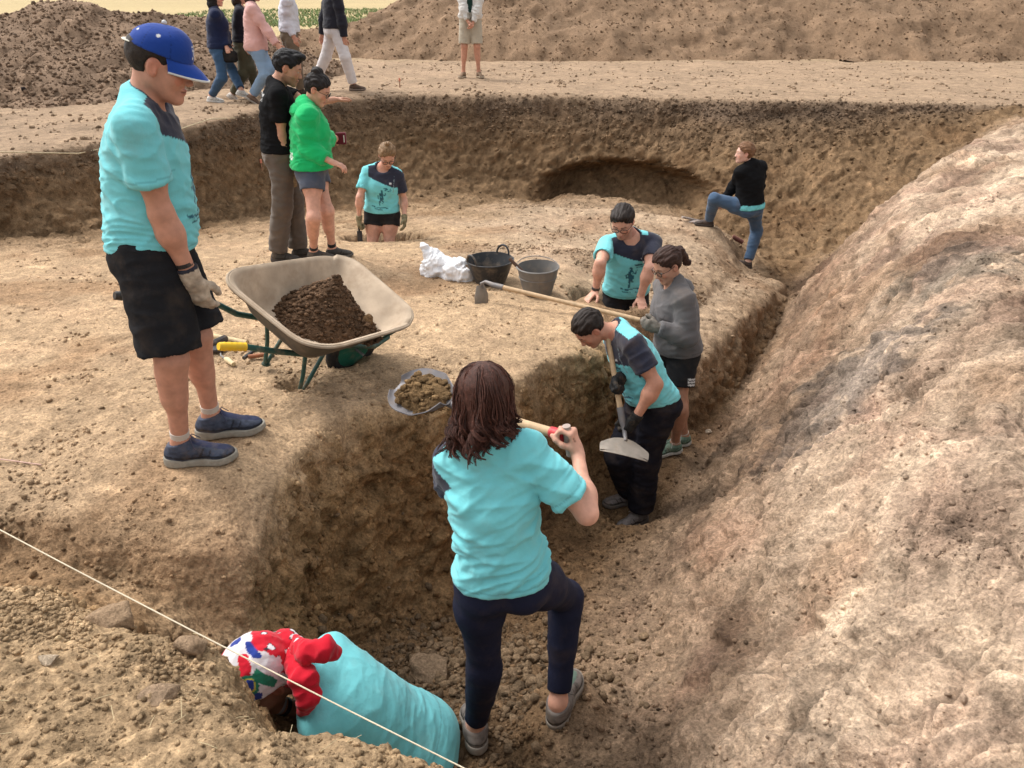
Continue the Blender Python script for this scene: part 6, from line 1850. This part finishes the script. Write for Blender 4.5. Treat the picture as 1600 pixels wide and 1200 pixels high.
for i in range(0, len(mb_v), 3000):
    q = mb_v[i:i + 3000]; d2 = (q[:, None, 0] - TV[None, _fi, 0]) ** 2 + (q[:, None, 1] - TV[None, _fi, 1]) ** 2
    mb_v[i:i + 3000, 2] += TV[_fi[d2.argmin(1)], 2] - (-0.002 * q[:, 1])
tag(link_mesh('crop', mb_v, np.array(mb_f), M_cloth, None, np.array(mb_c), smooth=False), 'rows of young green plants in the field behind the pit', 'crop', kind='stuff')

# ------------------------------------------------------------------ wheelbarrow
def wheelbarrow():
    root = empty('wheelbarrow', wb(0.5, 0, -0.33)); tag(root, 'old wheelbarrow with pale clay-caked tray and green frame beside the capped man', 'wheelbarrow')
    A, B, C_, D = np.array((-0.13, 0.33, 0.33)), np.array((-0.05, -0.46, 0.275)), np.array((0.93, -0.37, 0.315)), np.array((1.0, 0.47, 0.345))
    def bil(u, v): return A * (1 - u) * (1 - v) + B * (1 - u) * v + C_ * u * v + D * u * (1 - v)
    n = 64; rows = []
    for sc, dz, sh in ((1.05, -0.020, 0), (1.055, -0.004, 0), (1.035, 0.004, 0), (1.0, 0.0, 0), (0.975, -0.012, 0), (0.90, -0.060, -0.01), (0.81, -0.120, -0.02), (0.73, -0.170, -0.03), (0.66, -0.205, -0.03), (0.58, -0.218, -0.03), (0.4, -0.222, -0.03), (0.2, -0.222, -0.03), (0.02, -0.222, -0.03)):
        row = []
        for i in range(n + 1):
            a = 2 * math.pi * i / n; e = 0.30
            cx = math.copysign(abs(math.cos(a)) ** e, math.cos(a)); cy = math.copysign(abs(math.sin(a)) ** e, math.sin(a))
            p = bil(0.5 + 0.5 * cx * sc, 0.5 + 0.5 * cy * sc); p = p + np.array([sh * (1 if sc < 1 else 0), 0, dz])
            p[2] += 0.012 * math.sin(a * 3 + 1) * (sc > 0.95) + 0.02 * (cx > 0.8) * (sc > 0.9)
            row.append(wb(*p))
        rows.append(row)
    mb = MB(); mb.sheet(rows, (0.43, 0.335, 0.245), 0.004)
    cc_ = wb(0.45, 0, 0.6); Vv = mb.V[0]; hn = len(Vv) // 2; mid = (Vv[:hn] + Vv[hn:]) / 2
    outer = ((Vv - np.concatenate([mid, mid])) * (Vv - cc_)).sum(1) > 0; mb.C[0][outer] = (0.10, 0.085, 0.065)
    tr = mb.build('tray', M_tray, root)
    mb = MB(); mb.tube(rows[1][:-1] + rows[1][:1], 0.008, (0.38, 0.30, 0.22), 8, cap=False); mb.build('rim', M_tray, tr)
    g = np.array((0.02, 0.075, 0.062))
    mb = MB()
    near = [wb(-0.24, -0.13, 0.118), wb(-0.05, -0.17, 0.085), wb(0.2, -0.17, 0.025), wb(0.55, -0.13, 0.015), wb(0.98, -0.09, -0.08), wb(1.10, -0.085, -0.02)]
    farr = [wb(-0.55, 0.40, 0.17), wb(-0.2, 0.36, 0.16), wb(0.0, 0.26, 0.08), wb(0.4, 0.18, 0.015), wb(0.95, 0.10, -0.08), wb(1.10, 0.085, -0.02)]
    mb.tube(near, 0.0165, g, 12); mb.tube(farr, 0.0165, g, 12)
    mb.tube([wb(0.35, -0.15, 0.02), wb(0.35, 0.19, 0.02)], 0.012, g, 8); mb.tube([wb(1.10, -0.085, -0.02), wb(1.17, 0, 0.0), wb(1.10, 0.085, -0.02)], 0.014, g, 10)
    mb.tube([wb(0.98, -0.10, -0.03), wb(0.93, -0.25, 0.16), wb(0.92, -0.31, 0.27)], 0.009, g, 8); mb.tube([wb(0.98, 0.10, -0.03), wb(0.97, 0.30, 0.2), wb(0.97, 0.40, 0.3)], 0.009, g, 8)
    mb.build('frame', M_paint, root)
    for pts in ([wb(0.22, -0.17, 0.03), wb(0.27, -0.165, -0.15), wb(0.30, -0.16, -0.33)], [wb(0.42, -0.15, 0.02), wb(0.36, -0.16, -0.15), wb(0.315, -0.16, -0.33)],
                [wb(0.22, 0.22, 0.03), wb(0.27, 0.21, -0.13), wb(0.30, 0.20, -0.30)], [wb(0.42, 0.18, 0.02), wb(0.36, 0.19, -0.13), wb(0.315, 0.20, -0.30)]):
        mb = MB(); mb.tube(pts, 0.012, g, 10); mb.tube([pts[-1], pts[-1] - WB_M[:, 2] * 0.012], 0.02, g * 0.8, 10); mb.build('leg', M_paint, root)
    for a, b, c in ((wb(-0.40, -0.095, 0.122), wb(-0.24, -0.13, 0.118), (0.75, 0.47, 0.015)), (wb(-0.72, 0.43, 0.17), wb(-0.55, 0.40, 0.17), (0.02, 0.02, 0.02))):
        mb = MB(); d = b - a; k = 14
        mb.tube([a + d * i / k for i in range(k + 1)], [0.019] + [0.0225 + 0.0015 * math.cos(i * 2.2) for i in range(1, k)] + [0.024], c, 14); mb.build('grip', M_plastic, root)
    # wheel with tyre, rim and axle
    c = wb(0.86, 0.0, -0.12); ax = WB_M[:, 1]; u = WB_M[:, 0]; w = WB_M[:, 2]; R = 0.165 * WB_S * 1.12
    mb = MB(); mb.tube([c + (u * math.cos(t) + w * math.sin(t)) * R for t in np.linspace(0, 2 * math.pi, 41)], [0.037 + 0.002 * (i % 2) for i in range(41)], (0.02, 0.02, 0.02), 14, cap=False, hint=ax)
    ty = mb.build('wheel', M_sole, root)
    mb = MB()
    for s in (-0.02, 0.02):
        rr = [[c + ax * (s + 0.012 * (1 if s > 0 else -1) * math.cos(q * 1.5)) + (u * math.cos(t) + w * math.sin(t)) * (0.012 + q * (R - 0.035)) for t in np.linspace(0, 2 * math.pi, 33)] for q in (0, 0.3, 0.6, 0.9, 1.0)]
        mb.sheet(rr, (0.02, 0.13, 0.085), 0.003)
    mb.build('wheel_disc', M_paint, ty)
    mb = MB(); mb.tube([c - ax * 0.10, c + ax * 0.10], 0.009, (0.2, 0.2, 0.2), 10); mb.build('axle', M_metal, ty)
M_tray = surf_mat('clay_caked_steel', rough=0.85, n1=(9, 0.22), bump=(35, 0.5, 0.003), spec=0.25, dirt=((0.26, 0.18, 0.115), 0.85, 6.0))
wheelbarrow()
# load of dark soil in the tray
def load():
    n = 90; X, Y = np.meshgrid(np.linspace(0.16, 0.98, n), np.linspace(-0.34, 0.40, n), indexing='ij')
    c0 = np.array([0.56, 0.08]); x = X - c0[0]; y = Y - c0[1]
    r = np.sqrt((x / 0.35) ** 2 + (y / 0.30) ** 2); r2 = np.sqrt(((X - 0.73) / 0.15) ** 2 + ((Y + 0.14) / 0.17) ** 2)
    Z = 0.105 + 0.310 * np.maximum(1 - r, -0.5) ** 1.0 * (r < 1) - 0.25 * (r >= 1) * (r - 1) * 2
    Z = smax(Z.ravel(), (0.11 + 0.09 * (1 - r2)).ravel(), 0.05)
    P = np.stack([X.ravel(), Y.ravel(), Z], 1)
    V = WB_O + (P * WB_S) @ WB_M.T
    I = np.arange(n * n).reshape(n, n); F = np.stack([I[:-1, :-1].ravel(), I[1:, :-1].ravel(), I[1:, 1:].ravel(), I[:-1, 1:].ravel()], 1)
    cx = np.abs(2 * (X.ravel() + 0.09) / 1.055 - 1); cy = np.abs(2 * (0.40 - Y.ravel()) / 0.84 - 1); sq = (cx ** 6.67 + cy ** 6.67) ** 0.15
    wall_s = np.interp(Z - 0.31, [-0.222, -0.205, -0.17, -0.12, -0.06, -0.012, 0], [0.58, 0.66, 0.73, 0.81, 0.90, 0.975, 1.0])
    inside = sq < wall_s + 0.01
    keep = (np.minimum(r, r2).ravel()[F] < 1.03).any(1) & inside[F].all(1); F = F[keep]
    use = np.unique(F); mp = -np.ones(len(V), np.int64); mp[use] = np.arange(len(use)); V = V[use]; F = mp[F]
    V = V + WB_M[:, 2] * (0.010 * fbm(V * 30, 3) + 0.008 * (cellnoise(V * 45)[2] - 0.5))[:, None]
    col_ = (0.115, 0.068, 0.040)
    r_ = np.random.default_rng(4); VV = [V]; FF = [np.concatenate([F[:, [0, 1, 2]], F[:, [0, 2, 3]]])]; CC = [np.array(col_) * (1 + 0.25 * fbm(V * 25, 3))[:, None]]; off = len(V)
    for i in range(1500):
        p = V[r_.integers(len(V))]; s = 0.005 * (5.0 ** (r_.random() ** 2.0)); rv, rf = R0[r_.integers(8)]
        if i == 0: p = wb(0.74, -0.14, 0.19); s = 0.042; rv, rf = R1[3]
        VV.append(rv * s + p + WB_M[:, 2] * s * 0.2); FF.append(rf + off); off += len(rv); CC.append(np.tile(np.array(col_) * r_.uniform(0.6, 1.6) if i else np.array((0.17, 0.10, 0.05)), (len(rv), 1)))
    o = link_mesh('soil_load', np.concatenate(VV), np.concatenate(FF), M_soil, None, np.clip(np.concatenate(CC), 0.01, 1)); tag(o, 'pile of dark crumbly soil heaped in the wheelbarrow tray', 'soil')
load()

# ------------------------------------------------------------------ shovel held by the woman
WOOD = (0.46, 0.32, 0.19); STEEL = (0.20, 0.19, 0.20)
def shovel():
    J = PEOPLE['shoveller']['k'].J
    gr = J['R']['wr'] + J['R']['hd'] * 0.055 + J['R']['hn'] * 0.02
    le = at_y(722, 636, gr[1] + 0.33)
    d = nrm(le - gr); up = nrm(np.array([0, 0, 1.0]) - d * d[2]); up = nrm(up * 0.55 + nrm(EYE - le) * 0.6); up = nrm(up - d * np.dot(up, d)); lat = np.cross(up, d)
    root = empty('shovel', gr); tag(root, 'shovel with wooden shaft, red collar and loaded steel blade lifted by the woman', 'shovel')
    L = np.linalg.norm(le - gr)
    mb = MB(); mb.tube([gr + d * 0.06, gr + d * 0.3, gr + d * (L + 0.02)], [0.0175, 0.019, 0.018], WOOD, 14); mb.build('shaft', M_wood, root)
    mb = MB(); mb.tube([gr + d * 0.015, gr + d * 0.075], [0.021, 0.021], (0.5, 0.02, 0.03), 14); mb.build('collar', M_plastic, root)
    gax = nrm(lat * 0.3 - up * 0.9)
    mb = MB(); mb.tube([gr - gax * 0.045, gr + gax * 0.075], [0.015, 0.016], (0.38, 0.30, 0.26), 12); mb.build('handle', M_wood, root)
    b0 = le + d * 0.05; rows = []
    for i in range(19):
        t = i / 18; w = 0.118 * min(1, (0.35 + 1.6 * t)) * math.sqrt(max(0, 1 - max(0, (t - 0.62) / 0.40) ** 2)) + 0.002
        row = []
        for j in range(13):
            s = -1 + 2 * j / 12; q = b0 + d * (0.31 * t) + lat * (w * s)
            edge = (abs(s) ** 3) * 0.040 * (1 - 0.4 * t) + 0.05 * max(0, 0.2 - t) * 3
            row.append(q + up * (edge + 0.03 * t * t - 0.012))
        rows.append(row)
    mb = MB(); mb.sheet(rows, STEEL, 0.004); mb.tube([le - d * 0.10, le - d * 0.02, b0 + d * 0.05], [0.021, 0.022, 0.014], np.array(STEEL) * 0.8, 12); mb.build('blade', M_metal, root)
    c = b0 + d * 0.165 + up * 0.012
    n = 26; X, Y = np.meshgrid(np.linspace(-1, 1, n), np.linspace(-1, 1, n), indexing='ij')
    q = np.stack([X.ravel(), Y.ravel()], 1); q = q * np.clip(1 / (np.linalg.norm(q, axis=1, keepdims=True) + 1e-6) * np.abs(q).max(1, keepdims=True), 0, 1)
    rr = np.linalg.norm(q, axis=1); hgt = 0.075 * (1 - rr ** 2)
    V = c + np.outer(q[:, 0] * 0.135 - 0.012, d) + np.outer(q[:, 1] * 0.096, lat) + np.outer(hgt - 0.006, up)
    V = V + np.outer(0.012 * fbm(V * 24, 3) + 0.016 * (cellnoise(V * 28)[2] - 0.5) * (rr < 0.95), up)
    I = np.arange(n * n).reshape(n, n); F = np.stack([I[:-1, :-1].ravel(), I[1:, :-1].ravel(), I[1:, 1:].ravel(), I[:-1, 1:].ravel()], 1); F = np.concatenate([F[:, [0, 1, 2]], F[:, [0, 2, 3]]])
    r_ = np.random.default_rng(9); VV = [V]; FF = [F]; col_ = np.array((0.205, 0.128, 0.062)); CC = [col_ * (1 + 0.25 * fbm(V * 30, 2))[:, None]]; off = len(V)
    for i in range(150):
        p = V[r_.integers(len(V))]; s = 0.004 * (5.5 ** r_.random()); rv, rf = R1[r_.integers(10)] if s > 0.011 else R0[r_.integers(8)]
        VV.append(rv * s + p + up * s * 0.3); FF.append(rf + off); off += len(rv); CC.append(np.tile(col_ * r_.uniform(0.6, 1.4), (len(rv), 1)))
    o = link_mesh('soil_clump', np.concatenate(VV), np.concatenate(FF), M_soil, None, np.clip(np.concatenate(CC), 0.01, 1)); tag(o, 'clump of yellowish brown soil carried on the raised shovel blade', 'soil')
shovel()

# ------------------------------------------------------------------ hoes
def hoe(a, b, wide, down, label, bw=0.11, bl=0.24, shaft_from=0.16):
    """a = socket end at the blade, b = far end of the handle; blade hangs towards `down`, spread along `wide`"""
    root = empty('hoe', a); tag(root, label, 'hoe')
    d = nrm(b - a); L = np.linalg.norm(b - a)
    mb = MB(); mb.tube([a + d * shaft_from, a + d * L * 0.5, b], [0.019, 0.017, 0.018], WOOD, 12); mb.build('shaft', M_wood, root)
    down = nrm(down); wide = nrm(wide - down * np.dot(wide, down)); nn = np.cross(wide, down)
    mb = MB(); mb.tube([a + d * (shaft_from + 0.03), a + d * 0.10, a + d * 0.04 - down * 0.012, a + down * 0.01, a + down * 0.05], [0.023, 0.021, 0.015, 0.014, 0.010], (0.16, 0.155, 0.16), 12)
    mb.build('socket', M_metal, root)
    rows = []
    for i in range(13):
        t = i / 12; w = bw * (0.52 + 0.48 * min(1, t * 2.2)) * (1 - 0.10 * max(0, t - 0.7))
        rows.append([a + down * (0.02 + bl * t - 0.02 * (s * s) * (t > 0.9)) + wide * w * s + nn * (0.018 * s * s + 0.03 * t * t) for s in np.linspace(-1, 1, 11)])
    mb = MB(); mb.sheet(rows, (0.27, 0.235, 0.20), 0.005); mb.build('blade', M_metal, root)
kb = PEOPLE['bent']['k']
hl = kb.J['L']['wr'] + kb.J['L']['hd'] * 0.07; hr = kb.J['R']['wr'] + kb.J['R']['hd'] * 0.06
_dd = nrm(hr - hl); _a = at_y(977, 683, hl[1] - 0.05)
_tail = _a + nrm(hr - _a) * (np.linalg.norm(hr - _a) + 0.42)
hoe(_a, _tail, at_y(1022, 722, _a[1] - 0.02) - at_y(943, 700, _a[1] + 0.04), nrm(np.array([-0.1, -0.9, -0.02])), 'hoe with broad pale blade held low by the bent man', 0.155, 0.15)
_h0 = at_z(752, 441, -0.45); _h1 = at_z(1000, 500, -0.555)
hoe(_h0, _h1, np.array([0.55, 0.8, 0.0]), np.array([0.16, -0.25, -0.9]), 'long wooden-handled hoe lying on the plateau in front of the two buckets', 0.085, 0.19)

# ------------------------------------------------------------------ tub, bucket, bags
def vessel(name, label, cat, c, r0, r1, hgt, colr, mat, wall=0.006, tilt=(0, 0)):
    root = empty(name, c); tag(root, label, cat)
    up = nrm(np.array([tilt[0], tilt[1], 1.0])); s, u, a = frame_of(up, (1, 0, 0)); n = 40
    def ring(r, z, wob=0.0): return [c + up * z + (s * math.cos(t) + u * math.sin(t)) * r * (1 + wob * math.cos(2 * t + 0.6)) for t in np.linspace(0, 2 * math.pi, n + 1)]
    rows = [ring(0.002, 0.006), ring(r0 * 0.6, 0.006), ring(r0, 0.008), ring(r0 + (r1 - r0) * 0.5, hgt * 0.5, 0.01), ring(r1 * 0.985, hgt * 0.96, 0.03), ring(r1, hgt, 0.03)]
    mb = MB(); mb.sheet(rows, colr, wall)
    for z in (0.97, 0.62 if cat == 'bucket' else 0.99): mb.tube(ring(r0 + (r1 - r0) * z + 0.003, hgt * z, 0.03 * z)[:-1] + ring(r0 + (r1 - r0) * z + 0.003, hgt * z, 0.03 * z)[:1], 0.006, colr, 8, cap=False)
    mb.build('shell', mat, root)
    return root, s, u, up
BT_ = (0.022, 0.023, 0.026)
root, s_, u_, up_ = vessel('rubber_tub', 'black rubber tub with two loop handles beside the white bags', 'tub', TUB, 0.13, 0.205, 0.20, BT_, M_plastic)
for sg, dr in ((1, nrm(np.array([0.55, 0.83, 0]))), (-1, nrm(np.array([0.75, 0.66, 0])))):
    la = np.cross(dr, up_); mb = MB(); base = TUB + up_ * 0.20 + dr * sg * 0.195
    mb.tube([base + la * 0.062 * math.cos(t) + up_ * 0.075 * math.sin(t) + dr * sg * 0.012 * math.sin(t) for t in np.linspace(0, math.pi, 13)], 0.009, BT_, 10); mb.build('handle', M_plastic, root)
root, s_, u_, up_ = vessel('grey_bucket', 'weathered grey bucket with wire handle right of the black tub', 'bucket', BUCKET, 0.115, 0.175, 0.235, (0.15, 0.14, 0.13), M_bucket if 'M_bucket' in globals() else M_plastic)
mb = MB(); la = nrm(np.array([0.97, 0.25, 0])); bk = nrm(np.array([-0.25, 0.97, 0]))
mb.tube([BUCKET + up_ * 0.225 + la * 0.18 * math.cos(t) + bk * 0.165 * math.sin(t) + up_ * 0.045 * math.sin(t) for t in np.linspace(0, math.pi, 21)], 0.004, (0.25, 0.22, 0.2), 8); mb.build('handle', M_metal, root)
def handtool(name, label, cat, pts, rad, c, head=None, hc=(0.2, 0.19, 0.18)):
    root = empty(name, pts[0]); tag(root, label, cat)
    mb = MB(); mb.tube(pts, rad, c, 10); mb.build('handle', M_wood, root)
    if head is not None: mb = MB(); head(mb, hc); mb.build('head', M_metal, root)
p0 = BUCKET + np.array([-0.02, -0.02, 0.05]); p1 = at_t(829, 437, np.dot(BUCKET - EYE, [0, CP, -SP])); 
b_out = at_y(796, 404, BUCKET[1] + 0.02); b_in = at_y(838, 446, BUCKET[1] - 0.04)
handtool('hand_brush', 'dark wooden tool handle leaning out of the grey bucket', 'tool', [b_out, b_out * 0.5 + b_in * 0.5, b_in], [0.013, 0.016, 0.020], (0.09, 0.05, 0.035),
         lambda mb, hc: mb.box(b_in + np.array([0.03, -0.02, -0.03]), (0.05, 0.025, 0.03), None, hc, 0.005))
t_a = at_y(728, 414, TUB[1] + 0.0); t_b = at_y(762, 438, TUB[1] - 0.02)
handtool('hand_pick', 'small pick with grey wooden handle lying in the black tub', 'tool', [t_a, t_b], [0.012, 0.015], (0.24, 0.19, 0.15),
         lambda mb, hc: mb.tube([t_b + np.array([-0.07, 0.02, 0.03]), t_b, t_b + np.array([0.08, -0.02, -0.02])], [0.006, 0.018, 0.008], hc, 8))
def bag(c, prims, label, seed):
    G = Grp()
    for a, b, ra, rb in prims: G.cap(c + np.array(a), c + np.array(b), ra, rb, 0.06)
    G.done(); f = lambda P: np.maximum(G(P), c[2] - 0.01 - P[:, 2])
    V, F = mesh_sdf(f, G.lo - 0.03, G.hi + 0.03, 0.008)
    N = mesh_normals(V, F); cr = 1 - 2.2 * np.abs(fbm(V * 9 + seed, 2)); c2 = 1 - 2.2 * np.abs(noise3(V * 24 + seed))
    V = V + N * (0.022 * cr + 0.010 * c2)[:, None]
    o = link_mesh('plastic_bag', V, F, M_bag, None, (0.78, 0.78, 0.80)); tag(o, label, 'bag', 'white plastic bags by the tub')
M_bag = surf_mat('white_plastic_film', rough=0.4, n1=(12, 0.04), bump=(26, 0.6, 0.012), spec=0.4)
bag(BAG1, [((-0.06, 0, 0.03), (0.08, 0.02, 0.05), 0.07, 0.075), ((-0.04, 0, 0.08), (-0.12, 0.03, 0.26), 0.07, 0.014), ((0.02, 0, 0.1), (-0.02, 0.03, 0.17), 0.08, 0.03)], 'left white plastic bag with its corner standing up in a peak', 2)
bag(BAG2, [((-0.04, 0.02, 0.05), (0.07, -0.04, 0.04), 0.085, 0.065), ((0.0, 0, 0.08), (0.02, 0.0, 0.11), 0.08, 0.05)], 'low crumpled white plastic bag touching the black tub', 6)

# ------------------------------------------------------------------ small tools on the ground
def gz(px, py, z):
    p = at_z(px, py, z); d2 = (TV[:, 0] - p[0]) ** 2 + (TV[:, 1] - p[1]) ** 2; p[2] = TV[d2.argmin(), 2]; return p
a, b = gz(318, 520, -.38), gz(352, 538, -.38); e_ = nrm(b - a)
handtool('pickaxe', 'pickaxe with pale wooden handle lying behind the capped man', 'pickaxe', [a - e_ * 0.15 + np.array([0, 0, .035]), a + np.array([0, 0, .035]), gz(385, 532, -.38) + np.array([0, 0, .03])], [0.019, 0.018, 0.018], (0.55, 0.42, 0.24),
         lambda mb, hc: (mb.tube([gz(326, 545, -.38) + np.array([0, 0, .03]), gz(338, 541, -.38) + np.array([0, 0, .05]), gz(352, 531, -.38) + np.array([0, 0, .05])], [0.010, 0.030, 0.024], (0.035, 0.03, 0.032), 8), mb.box(gz(334, 546, -.38) + np.array([0, 0, .03]), (0.07, 0.05, 0.010), None, (0.035, 0.03, 0.032), 0.004)))
a, b = gz(345, 556, -.37), gz(365, 569, -.37)
handtool('trowel', 'small trowel with pale handle on the ground below the yellow grip', 'trowel', [a + (b - a) * 0.35 + np.array([0, 0, .018]), (a + b) / 2 + np.array([0, 0, .02]), b + np.array([0, 0, .018])], [0.010, 0.018, 0.014], (0.58, 0.46, 0.28),
         lambda mb, hc: mb.tube([a + (b - a) * 0.4 + np.array([0, 0, .018]), a + np.array([0, 0, .02]), a + np.array([-.01, .03, .02])], [0.005, 0.005, 0.005], hc, 6))
a, b = gz(388, 560, -.38), gz(418, 556, -.38)
handtool('hand_hoe', 'small hand hoe with reddish handle lying under the wheelbarrow handle', 'tool', [a + np.array([0, 0, .03]), b + np.array([0, 0, .03])], [0.013, 0.013], (0.30, 0.12, 0.06),
         lambda mb, hc: mb.tube([a + np.array([-.02, -.02, .03]), a + np.array([0.01, 0.07, .035]), (a + b) / 2 + np.array([0, .09, .03]), b + np.array([.02, .05, .03]), b + np.array([.03, 0, .02])], [0.012, 0.011, 0.010, 0.012, 0.014], (0.05, 0.055, 0.06), 8))
a, b = gz(1065, 349, -1.15), gz(1097, 341, -1.15)
handtool('metal_dustpan', 'flat grey metal tool lying by the raised foot of the person in jeans', 'tool', [a + np.array([0, 0, .05]), b + np.array([0, 0, .06])], [0.014, 0.014], (0.42, 0.36, 0.33),
         lambda mb, hc: mb.box((a + b) / 2 + np.array([0, -.06, .035]), (0.14, 0.05, 0.012), None, (0.28, 0.23, 0.21), 0.004))
a, b = gz(1147, 352, -1.2), gz(1164, 353, -1.2)
handtool('dark_tool', 'dark reddish tool on the mound between the legs of the person in jeans', 'tool', [a + np.array([0, 0, .05]), b + np.array([0, 0, .05])], [0.03, 0.03], (0.14, 0.05, 0.04))
a, b = gz(1026, 381, -1.05), gz(1040, 383, -1.05)
handtool('yellow_tool', 'little yellow-handled tool on the mound behind the man in glasses', 'tool', [a + np.array([0, 0, .04]), b + np.array([0, 0, .04])], [0.02, 0.02], (0.55, 0.36, 0.10),
         lambda mb, hc: mb.box(a + np.array([-.03, 0, .03]), (0.05, 0.03, 0.012), None, (0.35, 0.2, 0.05), 0.004))
kt = PEOPLE['topknot']['k'].J['R']; q = kt['wr'] + kt['hd'] * 0.07
handtool('trowel', 'dark trowel held in the right glove of the woman with the topknot', 'trowel', [q + np.array([0, 0, .05]), q - np.array([0, 0, .06])], [0.013, 0.012], (0.03, 0.03, 0.03), lambda mb, hc: mb.box(q - np.array([0, 0, .12]), (0.028, 0.006, 0.06), None, (0.05, 0.05, 0.055), 0.003))
kg = PEOPLE['greenhoodie']['k'].J['L']; q = kg['wr'] + kg['hd'] * 0.06
mb = MB(); mb.box(q + np.array([0.02, -0.03, 0.0]), (0.045, 0.02, 0.05), None, (0.12, 0.015, 0.025), 0.008); root = empty('pouch', q); tag(root, 'small dark red pouch held by the girl in green', 'pouch'); mb.build('case', M_clean, root)
mb = MB(); mb.tube([q + np.array([0.05, -0.052, -0.03]), q + np.array([0.05, -0.052, 0.03])], 0.005, (0.6, 0.55, 0.52), 6); mb.build('trim', M_clean, root)
kn_ = PEOPLE['navywalker']['k'].J['R']; q = kn_['wr'] - np.array([-0.03, 0.0, 0.13])
mb = MB(); mb.box(q, (0.11, 0.05, 0.08), None, (0.012, 0.012, 0.013), 0.03); root = empty('handbag', q); tag(root, 'small black bag hanging at the hip of the walker in navy', 'bag'); mb.build('bag_body', M_dark, root)
mb = MB(); mb.tube([q + np.array([-.09, 0, .07]), q + np.array([-.05, 0, .17]), q + np.array([.03, 0, .17]), q + np.array([.08, 0, .07])], 0.008, (0.012, 0.012, 0.013), 6); mb.build('strap', M_dark, root)

# ------------------------------------------------------------------ strings and stakes
def string(name, pts, r, label, c=(0.62, 0.54, 0.40)):
    mb = MB(); P = []
    for a, b in zip(pts[:-1], pts[1:]):
        for i in range(14): P.append(a + (b - a) * i / 14)
    P.append(pts[-1]); mb.tube(P, r, c, 8); o = mb.build(name, M_cloth); tag(o, label, 'string'); return o
A_, B_ = at_t(-60, 796, 2.75), at_t(800, 1238, 2.02)
m_ = A_ * 0.5 + B_ * 0.5 - np.array([0, 0, 0.012])
string('string', [A_, A_ * 0.75 + B_ * 0.25 - np.array([0, 0, 0.009]), m_, A_ * 0.25 + B_ * 0.75 - np.array([0, 0, 0.009]), B_], 0.0021, 'white string stretched over the trench above the kneeling person')
string('string', [gz(-60, 706, -.27) + np.array([0, 0, .03]), gz(0, 722, -.27) + np.array([0, 0, .02]), gz(66, 731, -.27) + np.array([0, 0, .012])], 0.003, 'pinkish string end lying on the plateau at the far left', (0.55, 0.36, 0.30))
rimp = [gz(x, y, 0.0) + np.array([0, 0.0, 0.05]) for x, y in ((-80, 264), (0, 246), (120, 229), (240, 209), (330, 190), (396, 176))]
string('string', rimp, 0.006, 'pale string along the left rim of the pit', (0.55, 0.46, 0.30))
for px, py, lb in ((625, 132, 'thin stake with a pink tip on the rear rim'), (398, 176, 'short stake ending the string on the rim behind the man in black')):
    p = gz(px, py + 6, 0.0); root = empty('stake', p); tag(root, lb, 'stake')
    mb = MB(); mb.tube([p - np.array([0, 0, .05]), p + np.array([0, 0, .12])], [0.009, 0.010], (0.30, 0.16, 0.10), 8); mb.build('rod', M_wood, root)
    mb = MB(); mb.tube([p + np.array([0, 0, .11]), p + np.array([0, 0, .16])], [0.016, 0.014], (0.62, 0.22, 0.14), 8); mb.build('tip', M_plastic, root)
print('PROPS', round(time.time() - T0, 1))
for n_ in PEOPLE: build_person(PEOPLE[n_])
print('DONE', round(time.time() - T0, 1))
